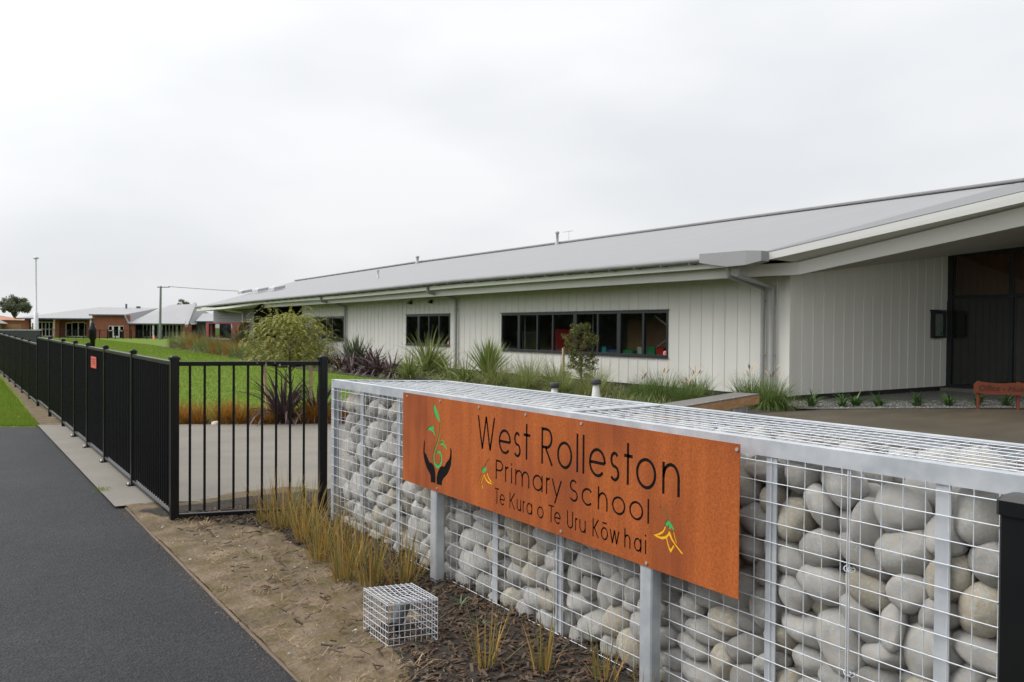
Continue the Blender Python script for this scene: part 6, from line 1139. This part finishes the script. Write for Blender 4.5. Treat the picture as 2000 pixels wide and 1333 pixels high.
# staked young tree with fine drooping foliage
def leafpair(vs, fs, p, d, side, up, l, w):
    b = len(vs); q = p+side*l; vs += [tuple(p), tuple(p+side*l*.5+d*w), tuple(q), tuple(p+side*l*.5-d*w)]; fs.append((b,b+1,b+2,b+3))
def weeping(rn, h0, rx, rz, cz, ntw, lf):
    tr = MB(); cr = MB(); vs = []; fs = []
    tr.tube([(0,0,-.05),(.02,.01,.5),(-.01,.02,.95),(.02,0,cz+.25)], [.025,.022,.018,.008], 8)
    for k in range(16):
        az = k*2.4+rn.uniform(-.3,.3); z = rn.uniform(.62,cz+.15); l = rx*rn.uniform(.5,.9); tr.tube([(0,0,z),(math.cos(az)*l*.5,math.sin(az)*l*.5,z+l*.45),(math.cos(az)*l,math.sin(az)*l,z+l*.62)], [.010,.007,.003], 5)
    for k in range(ntw):
        az = rn.uniform(0,6.283); u = rn.random()**.5; zz = rn.uniform(-.5,1); s = math.sqrt(max(0,1-max(0,zz)**2*.9))
        p = Vector((math.cos(az)*rx*u*s*.8, math.sin(az)*rx*u*s*.8, cz+rz*zz*.8)); d = Vector((math.cos(az+rn.gauss(0,.6)),math.sin(az+rn.gauss(0,.6)),rn.uniform(.7,2.0))).normalized(); L_ = rn.uniform(.20,.40) if k % 7 else rn.uniform(.5,.72); n = 15; pts = []
        for i in range(n):
            pts.append(p.copy()); p = p+d*(L_/n); d = (d+Vector((0,0,-.10-.014*i))).normalized()
        for i,pp in enumerate(pts[:-1]):
            t = (pts[i+1]-pp).normalized(); sd_ = t.cross(Vector((0,0,1))); sd_ = sd_.normalized() if sd_.length > .05 else Vector((1,0,0))
            for s_ in (-1,1):
                leafpair(vs, fs, pp, t, (sd_*s_+t*.4+Vector((0,0,rn.uniform(-.5,.2)))).normalized(), None, lf*rn.uniform(.6,1.2)*(1-i/n*.4), lf*.28)
        cr.tube([tuple(q) for q in pts[::4]]+[tuple(pts[-1])], .0018, 3, cap=False)
    cr.add(vs, fs); return tr, cr
tr, cr = weeping(rn, 1.8, .82, .66, 1.22, 600, .037)
plant('staked_tree', cr, M['kowhai'], (4.80,13.45,0), 'young yellow green weeping tree behind the fence, tied between two stakes', 'tree', None, 'crown', [('trunk', tr, M['bark'])])
tp = MB(); tp.tube([(4.45,13.45,.98),(4.62,13.44,.94),(4.80,13.43,.945),(4.98,13.36,.96),(5.10,13.30,1.0)], .012, 4); tag(tp.build('tree_tie', M['black']), 'black tie strap holding the weeping tree between its stakes', 'tree tie')
for (x,y,dx),l in (((4.43,13.38,-.09),'leaning timber stake left of the weeping tree'),((5.10,13.25,.0),'upright timber stake right of the weeping tree')):
    mb = MB(); mb.bar((x,y,-.05),(x+dx,y+.05,1.05), .045, .045); mb.add([],[]); tag(mb.build('tree_stake', M['stake']), l, 'stake')
# leafy bush by the wide window
def bushy(rn, tiers, n, lf):
    tr = MB(); vs = []; fs = []; tr.tube([(0,0,-.05),(.02,0,.5),(-.02,.02,1.0),(0,0,1.5)], [.03,.025,.016,.006], 7)
    for z,r,k in tiers:
        for j in range(k):
            az = j*6.283/k+rn.uniform(-.4,.4); l = r*rn.uniform(.6,1.05); e = Vector((math.cos(az)*l,math.sin(az)*l,z+rn.uniform(-.04,.10))); tr.tube([(0,0,z-.12),tuple(e*.6+Vector((0,0,z-.06))*.4),tuple(e)], [.009,.006,.003], 4)
            for c_ in range(4):
                cc = e*rn.uniform(.55,1.0) if c_ else e; cc = Vector((cc.x,cc.y,e.z+rn.gauss(0,.035)))
                for i in range(n):
                    q = Vector((rn.gauss(0,1),rn.gauss(0,1),rn.gauss(0,.7))); q = q.normalized()*rn.random()**.4*.085; p = cc+q; a = Vector((rn.gauss(0,1),rn.gauss(0,1),rn.gauss(.3,.7))).normalized(); b = a.cross(Vector((rn.random(),rn.random(),rn.random()+.1))).normalized(); leafpair(vs, fs, p, b, a, None, lf, lf*.3)
    cr = MB(); cr.add(vs, fs); return tr, cr
tr, cr = bushy(rn, [(.42,.42,5),(.58,.50,7),(.74,.44,7),(.92,.36,6),(1.16,.42,7),(1.32,.50,8),(1.48,.40,7),(1.60,.22,5)], 22, .05)
plant('bush', cr, M['pitto'], (13.95,16.85,0), 'small layered bush with bronze and green leaves before the wide window', 'bush', None, 'crown', [('trunk', tr, M['bark'])])
mb = MB(); mb.bar((13.9,17.55,-.05),(13.9,17.55,1.10), .055, .055); tag(mb.build('tree_stake', M['stake']), 'pale timber stake left of the layered bush', 'stake')

# ------------------------------------------------------------------ bollards, bench and porch sign
def cone_lamp(x, y, h, lab):
    e = empty('bollard_light', (x,y,0), lab, 'bollard light'); mb = MB(); mb.lathe([(.125,0),(.12,.03),(.058,h-.12),(.05,h-.10)], (x,y,0), 20); mb.build('cone_body', M['white'], e)
    mb = MB(); mb.lathe([(.095,h-.10),(.10,h-.09),(.10,h-.01),(.095,h)], (x,y,0), 20); mb.build('lamp_cap', M['darkcap'], e)
cone_lamp(10.55,12.28,.63,'white cone bollard light with dark cap, beyond the gabion'); cone_lamp(10.4,13.42,.50,'dark capped bollard light almost hidden behind the gabion top')
bn = empty('bench', (11.0,9.3,0), 'timber slab bench with grey top beyond the gabion', 'bench')
a = Vector((9.0,8.60,.0)); b = Vector((12.28,9.72,0)); u = (b-a).normalized(); v = Vector((-u.y,u.x,0)); W_ = .46
mb = MB(); n = 6
for i in range(n):
    p, q = a+(b-a)*(i/n), a+(b-a)*((i+1)/n); mb.bar(p+v*W_/2+u*.003+Vector((0,0,.35)), q+v*W_/2-u*.003+Vector((0,0,.35)), W_, .165, bev=.006)
mb.build('seat_block', M['bench_wood'], bn)
mb = MB(); mb.bar(a+v*W_/2+Vector((0,0,.444)), b+v*W_/2+Vector((0,0,.444)), W_+.006, .022); mb.build('seat_top', M['bench_top'], bn)
mb = MB()
for i in range(1,n): mb.tube([a+(b-a)*(i/n)+v*.03+Vector((0,0,.454)), a+(b-a)*(i/n)+v*.03+Vector((0,0,.461))], .022, 10)
mb.build('stud', M['bolt'], bn)
for t in (.10,.5,.90): p = a+(b-a)*t+v*W_/2; m_ = MB(); m_.bar(p, p+Vector((0,0,.267)), .06, .25, up=v); m_.build('leg', M['galv'], bn)
ps = empty('timber_sign', (17.55,8.36,0), 'low red stained timber direction sign on legs before the porch', 'sign')
a = Vector((17.55,8.36,0)); u = (Vector((18.054,7.815,0))-a).normalized(); v = Vector((u.y,-u.x,0))
mb = MB(); prof = []
for i in range(25):
    s = -.10+i*1.62/24; k = s; prof.append((s, .575+.009*math.cos((k-.02)*8.2)+.015*math.exp(-((k)/.08)**2)+(-.05 if i == 0 else 0)))
bot = [(-.10+i*1.62/12, .335+.010*math.sin(i*1.9)+(.05 if i == 0 else 0)) for i in range(13)][::-1]
f = lambda d: (lambda s,z: tuple(a+u*s+v*d+Vector((0,0,z))))
mb.prism(prof+bot, f(.012), f(-.03)); fixnormals(mb.build('board', M['signwood'], ps))
for s in (0,.742,1.40): m_ = MB(); p = a+u*s-v*-.03; p = a+u*s+v*-.06; m_.bar(p-Vector((0,0,.1)), p+Vector((0,0,.60)), .075, .055, up=u, bev=.012); m_.build('leg', M['signwood'], ps)
tcu = bpy.data.curves.new('sign_lettering', 'FONT'); tcu.body = 'Office - Huarahi Matua'; tcu.size = .165; tcu.shear = .25; tcu.extrude = .003; tcu.fill_mode = 'BOTH'
to = bpy.data.objects.new('tmp', tcu); COL.objects.link(to); dg = bpy.context.evaluated_depsgraph_get(); tm = bpy.data.meshes.new_from_object(to.evaluated_get(dg)); bpy.data.objects.remove(to)
lo = bpy.data.objects.new('lettering', tm); COL.objects.link(lo); tm.materials.clear(); tm.materials.append(M['carved'])
zax = Vector((0,0,1)); mt = Matrix((u, zax, u.cross(zax))).transposed().to_4x4(); mt.translation = a+u*-.03+v*.0135+Vector((0,0,.41)); tm.transform(mt); lo.parent = ps; lo.matrix_parent_inverse = Matrix.Translation(ps.location).inverted()

# ------------------------------------------------------------------ background: brick building, poles, houses, trees
O = Vector((9.052,133.7,0)); ux = Vector((.8213,-.5706,0)); uy = Vector((.5706,.8213,0)); s = .0719
def bp_(x, z, d=0): return O+ux*((x-42)*s)+uy*d+Vector((0,0,z))
zz = lambda y: 2.72-(y-621.5)*s*.985+.0      # height of a feature from its row
class BK(MB):
    def pbox(m, x0, x1, z0, z1, d0, d1):
        v = [bp_(x,z,d) for z in (z0,z1) for x,d in ((x0,d0),(x1,d0),(x1,d1),(x0,d1))]; return m.add(v, [(0,3,2,1),(4,5,6,7),(0,1,5,4),(1,2,6,5),(2,3,7,6),(3,0,4,7)])
KB = empty('brick_building', tuple(O), 'low red brick building with pale steel roofs across the lawn', 'building')
m_ = BK()
for x0,x1 in ((38,47),(96,106),(160,180)): m_.pbox(x0,x1,0,2.6,1.2,1.7)
m_.pbox(96,180,0,2.6,2.6,2.9); m_.pbox(180,206,0,3.2,0,.4); m_.pbox(246,252,0,3.2,0,.4); m_.pbox(206,246,1.72,3.2,0,.4); m_.pbox(206,211,0,1.72,.0,.4); m_.pbox(241,246,0,1.72,0,.4); m_.pbox(252,262,0,2.1,.2,.5); m_.pbox(357,371,0,1.9,-.2,.6); m_.pbox(20,470,0,2.0,5.2,5.4); m_.pbox(371,460,0,2.5,6,6.3)
fixnormals(m_.build('wall', M['brick'], KB))
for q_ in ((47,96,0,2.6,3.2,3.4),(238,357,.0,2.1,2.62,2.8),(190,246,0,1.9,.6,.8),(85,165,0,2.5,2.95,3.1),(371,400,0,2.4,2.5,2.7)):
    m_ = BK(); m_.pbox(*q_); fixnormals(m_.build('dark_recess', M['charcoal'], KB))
rf = BK(); e = 2.70
p_ = [bp_(33,e,-.3),bp_(180,e,-.3),bp_(262,e-.1,2),bp_(275,4.35,9),bp_(260,4.42,9),bp_(130,4.50,9)]; rf.add(p_, [(0,1,5),(1,4,5),(1,2,3,4)])
rf.add([bp_(33,e,-.3),bp_(130,4.50,9),bp_(40,e,18),bp_(130,e,18)], [(0,1,2),(1,3,2)])
q_ = [bp_(178,3.28,-.4),bp_(244,3.24,-.4),bp_(252,2.05,-.4),bp_(362,2.05,-.4),bp_(337,5.03,8),bp_(290,4.93,8),bp_(262,4.40,8),bp_(178,4.4,8)]
rf.add(q_, [(0,1,7),(1,6,7),(1,2,6),(2,5,6),(2,3,4,5)]); rf.add([bp_(362,2.05,-.4),bp_(374,2.05,14),bp_(337,5.03,8)],[(0,1,2)]); rf.add([bp_(290,4.93,8),bp_(337,5.03,8),bp_(337,2.0,17),bp_(290,2.0,17)],[(0,1,2,3)]); rf.add([bp_(371,2.45,2),bp_(470,2.45,2),bp_(470,3.6,6),bp_(364,3.6,6)],[(0,1,2,3)])
fixnormals(rf.build('roof', M['farroof'], KB))
m_ = BK(); m_.pbox(32,180,e-.16,e-.01,-.42,-.25); m_.pbox(177,245,3.08,3.27,-.52,-.35); m_.pbox(250,362,1.9,2.05,-.52,-.35); m_.pbox(370,470,2.3,2.44,1.9,2.0); fixnormals(m_.build('gutter', M['bluegrey'], KB))
m_ = BK(); m_.bar(bp_(367,1.75,-.6), bp_(337,5.10,8.1), .42, .40); m_.build('parapet', M['farroof'], KB)
def bwin(x0, x1, z0, z1, d, nx, nz=1):
    f = BK(); t = .12
    f.pbox(x0,x1,z1-t,z1,d-.08,d); f.pbox(x0,x1,z0,z0+t,d-.08,d)
    for i in range(nx+1): x = x0+(x1-x0)*i/nx; f.pbox(x-.9,x+.9,z0+t,z1-t,d-.08,d)
    for j in range(1,nz): z = z0+(z1-z0)*j/nz; f.pbox(x0+.9,x1-.9,z-.04,z+.04,d-.075,d)
    fo = fixnormals(f.build('window', M['white'], KB)); g = BK(); g.pbox(x0,x1,z0+.02,z1-.02,d-.03,d-.02); g.build('pane', M['glassdark'], fo)
bwin(50,94,.05,2.2,3.15,6,2); bwin(110,122,.05,2.1,2.55,1); bwin(122,147,.05,2.2,2.55,2); bwin(147,160,.05,2.1,2.55,1); bwin(211,219,.95,1.72,.15,1); bwin(233,241,.95,1.72,.15,1); bwin(264,300,.05,1.95,2.55,5); bwin(302,330,.05,1.95,2.55,4); bwin(332,355,.05,1.95,2.55,3); bwin(402,440,.6,2.1,5.9,4)
f = BK(); f.pbox(219.5,221.5,.02,1.72,.08,.16); f.pbox(230.5,232.5,.02,1.72,.08,.16); f.pbox(221.5,230.5,1.6,1.72,.08,.16); f.pbox(221.5,230.5,.02,.25,.08,.16); do = fixnormals(f.build('door', M['white'], KB)); g = BK(); g.pbox(221.5,230.5,.25,1.6,.11,.13); g.build('pane', M['glassdark'], do)
for x,d in ((107,-.2),(178,-.2),(300,-.2)): f = BK(); f.pbox(x-1.3,x+1.3,0,2.6 if x < 200 else 2.0,d,d+.15); fixnormals(f.build('veranda_post', M['stake'] if x == 107 else M['white'], KB))
m_ = BK(); m_.pbox(198.6,201.4,4.25,4.95,7,7.2); m_.pbox(218,224,4.35,4.62,7.5,8); m_.build('roof_vent', M['bluegrey'], KB)
# railing before the brick building
RL = empty('lawn_railing', (20,110,0), 'thin black railing fence across the far side of the lawn', 'fence')
ra, rb = Vector((11.3,118.0,0)), Vector((29.5,106.5,0)); du = (rb-ra); n = 22
for i in range(n+1):
    p = ra+du*(i/n); w_ = .09; k = MB(); k.bar(p, p+Vector((0,0,1.18)), w_, w_); k.build('post', M['black'], RL)
k = MB()
for z in (.12,1.12): k.bar(ra+Vector((0,0,z)), rb+Vector((0,0,z)), .05, .05)
q = 0
while q < 1: p = ra+du*q; k.tube([p+Vector((0,0,.12)),p+Vector((0,0,1.12))], .012, 4, cap=False); q += .0075
k.build('bars', M['black'], RL)
mb = MB(); c = (21.4,108.3,0); mb.lathe([(.17,0),(.17,.03),(.13,.035),(.03,.62),(.01,.63)], c, 12); tag(mb.build('traffic_cone', M['orange']), 'small orange cone standing on the far lawn', 'cone')
# poles
LPo = empty('lamp_post', (8.35,106.5,0), 'tall slim pale steel lamp post beyond the black fence', 'lamp post')
mb = MB(); mb.lathe([(.24,-.4),(.20,2.9),(.10,2.95),(.07,8.25)], (7.65,94.6,0), 12); mb.build('pole', M['lampsteel'], LPo)
mb = MB(); mb.lathe([(.05,8.25),(.27,8.32),(.24,8.45),(.08,8.5)], (7.65,94.6,0), 12)
mb.build('lamp_head', M['lampsteel'], LPo); LPo.location = (7.65,94.6,0)
for ch in LPo.children: ch.matrix_parent_inverse = Matrix.Translation(LPo.location).inverted()
UP = empty('utility_pole', (21.7,106.7,0), 'weathered green timber utility pole at the far lawn edge', 'utility pole')
mb = MB(); mb.tube([(21.75,106.7,-.3),(21.85,106.7,6.55)], [.17,.12], 10); mb.build('pole', M['polegreen'], UP)
mb = MB(); mb.bar((21.5,106.95,6.42),(22.7,105.9,6.42), .09, .09); mb.build('crossarm', M['bark'], UP)
mb = MB()
for t in (.1,.9): p = Vector((21.5,106.95,6.46)).lerp(Vector((22.7,105.9,6.46)),t); mb.lathe([(.04,0),(.05,.06),(.02,.12)], p, 8)
mb.build('insulator', M['white'], UP)
mb = MB()
for o_ in (0,.35): mb.tube([tuple(Vector((22.6,106.0,6.52)).lerp(Vector((62,110,7.4)),t)+Vector((0,o_,-3.0*4*t*(1-t)*.22))) for t in np.linspace(0,1,16)], .018, 4, cap=False)
tag(mb.build('power_line', M['black']), 'thin power line running right from the utility pole', 'cable')
# houses beyond, at the left edge
def house(x, y, wd, dp, h, rh, wall, roof, lab, rz=0):
    e = empty('house', (x,y,0), lab, 'house')
    c_, s_ = math.cos(rz), math.sin(rz); T_ = lambda a,b,z: (x+a*c_-b*s_, y+a*s_+b*c_, z); m1 = MB(); v = [T_(a,b,z) for z in (0,h) for a,b in ((0,0),(wd,0),(wd,dp),(0,dp))]; m1.add(v, [(0,3,2,1),(4,5,6,7),(0,1,5,4),(1,2,6,5),(2,3,7,6),(3,0,4,7)]); fixnormals(m1.build('wall', M[wall], e))
    o = .5; m2 = MB(); v = [T_(-o,-o,h),T_(wd+o,-o,h),T_(wd+o,dp+o,h),T_(-o,dp+o,h),T_(dp*.45,dp/2,h+rh),T_(wd-dp*.45,dp/2,h+rh)]; m2.add(v, [(0,1,5,4),(1,2,5),(2,3,4,5),(3,0,4),(0,3,2,1)]); fixnormals(m2.build('roof', M[roof], e))
    m3 = MB()
    for t in (.2,.6): v = [T_(wd*t+a,-.05,z) for a,z in ((0,.8),(1.6,.8),(1.6,2.0),(0,2.0))]; m3.add(v, [(0,1,2,3)])
    m3.build('window', M['glassdark'], e)
house(-14,162,24,10,2.5,1.1,'brick','orangeroof','brick house with terracotta roof at the far left edge', -.3)
house(1.5,135.5,4.6,4,1.9,1.5,'fencewood','farroof','small timber shed with pale roof at the far left edge', -.3)
FW = empty('paling_fence', (3,131,0), 'brown timber paling fence beyond the lawn at the far left', 'fence')
mb = MB(); pa, pb_ = Vector((-8,146,0)), Vector((9.2,136.5,0))
for i in range(150):
    p = pa.lerp(pb_,i/150); q = pa.lerp(pb_,(i+.93)/150); mb.bar(p+Vector((0,0,.9)), q+Vector((0,0,.9)), .02, 1.75+.03*((i*7)%5-2)*.3)
mb.build('palings', M['fencewood'], FW)
def far_tree(x, y, zc, rx, rz, n, lab, seed):
    r = random.Random(seed); e = empty('tree', (x,y,0), lab, 'tree', 'trees beyond the roofs'); tr = MB(); tr.tube([(x,y,-.2),(x+.1,y,zc*.5),(x,y,zc)], [.20,.15,.08], 8); vs = []; fs = []
    for k in range(n):
        az = r.uniform(0,6.28); el_ = math.asin(r.uniform(-.55,1)); rad = r.uniform(.55,1)*(.8+.3*noise.noise(Vector((az*1.3,el_*2,seed)))); c = Vector((x+math.cos(az)*math.cos(el_)*rx*rad, y+math.sin(az)*math.cos(el_)*rx*rad, zc+math.sin(el_)*rz*rad))
        if k % 3 == 0: tr.tube([(x,y,zc*.55),tuple((c+Vector((x,y,zc)))/2-Vector((0,0,.3))),tuple(c)], [.10,.06,.02], 4, cap=False)
        cr_ = r.uniform(.35,.75)*rx/3
        for i in range(70):
            q = Vector((r.gauss(0,1),r.gauss(0,1),r.gauss(0,.7))).normalized()*cr_*r.random()**.4; a = Vector((r.gauss(0,1),r.gauss(0,1),r.gauss(0,1))).normalized(); b = a.orthogonal().normalized(); l = r.uniform(.10,.22)*rx/2.6; p = c+q; bi = len(vs); vs += [tuple(p-a*l),tuple(p+b*l*.5),tuple(p+a*l),tuple(p-b*l*.5)]; fs.append((bi,bi+1,bi+2,bi+3))
    tr.build('trunk', M['bark'], e); cr = MB(); cr.add(vs, fs); cr.build('crown', M['treefar'], e)
far_tree(12.2,198.5,5.6,3.4,2.6,58,'broad rounded tree behind the left end of the brick building',5)
far_tree(5.5,200,3.6,4.0,2.2,70,'lower dark tree beside the broad one at the far left',6)
far_tree(40.9,178.7,5.3,2.1,2.6,34,'small round tree between the brick building and the school roof',7)
far_tree(60,150,6.1,1.3,1.5,24,'tip of a distant tree showing over the grey wing roof',8)
# the street side behind the viewer: unseen foliage added to darken window reflections
def unseen_hedge(x0, y0, x1, y1, h, lab, seed):
    r = random.Random(seed); vs = []; fs = []; n = int(math.hypot(x1-x0,y1-y0)*420)
    for k in range(n):
        t = r.random(); p = Vector((x0+(x1-x0)*t+r.gauss(0,.5), y0+(y1-y0)*t+r.gauss(0,.5), h*r.random()*(.85+.3*noise.noise(Vector((t*22,seed,0)))))); a = Vector((r.gauss(0,1),r.gauss(0,1),r.gauss(0,1))).normalized(); b = a.orthogonal().normalized(); l = r.uniform(.15,.32); bi = len(vs); vs += [tuple(p-a*l),tuple(p+b*l*.7),tuple(p+a*l),tuple(p-b*l*.7)]; fs.append((bi,bi+1,bi+2,bi+3))
    mb = MB(); mb.add(vs, fs); tag(mb.build('unseen_hedge', M['unseen_hedge']), lab, 'unseen_hedge')
unseen_hedge(-16,-40,-16,150,4.6,'tall dark foliage row added across the street for the windows to mirror',3)
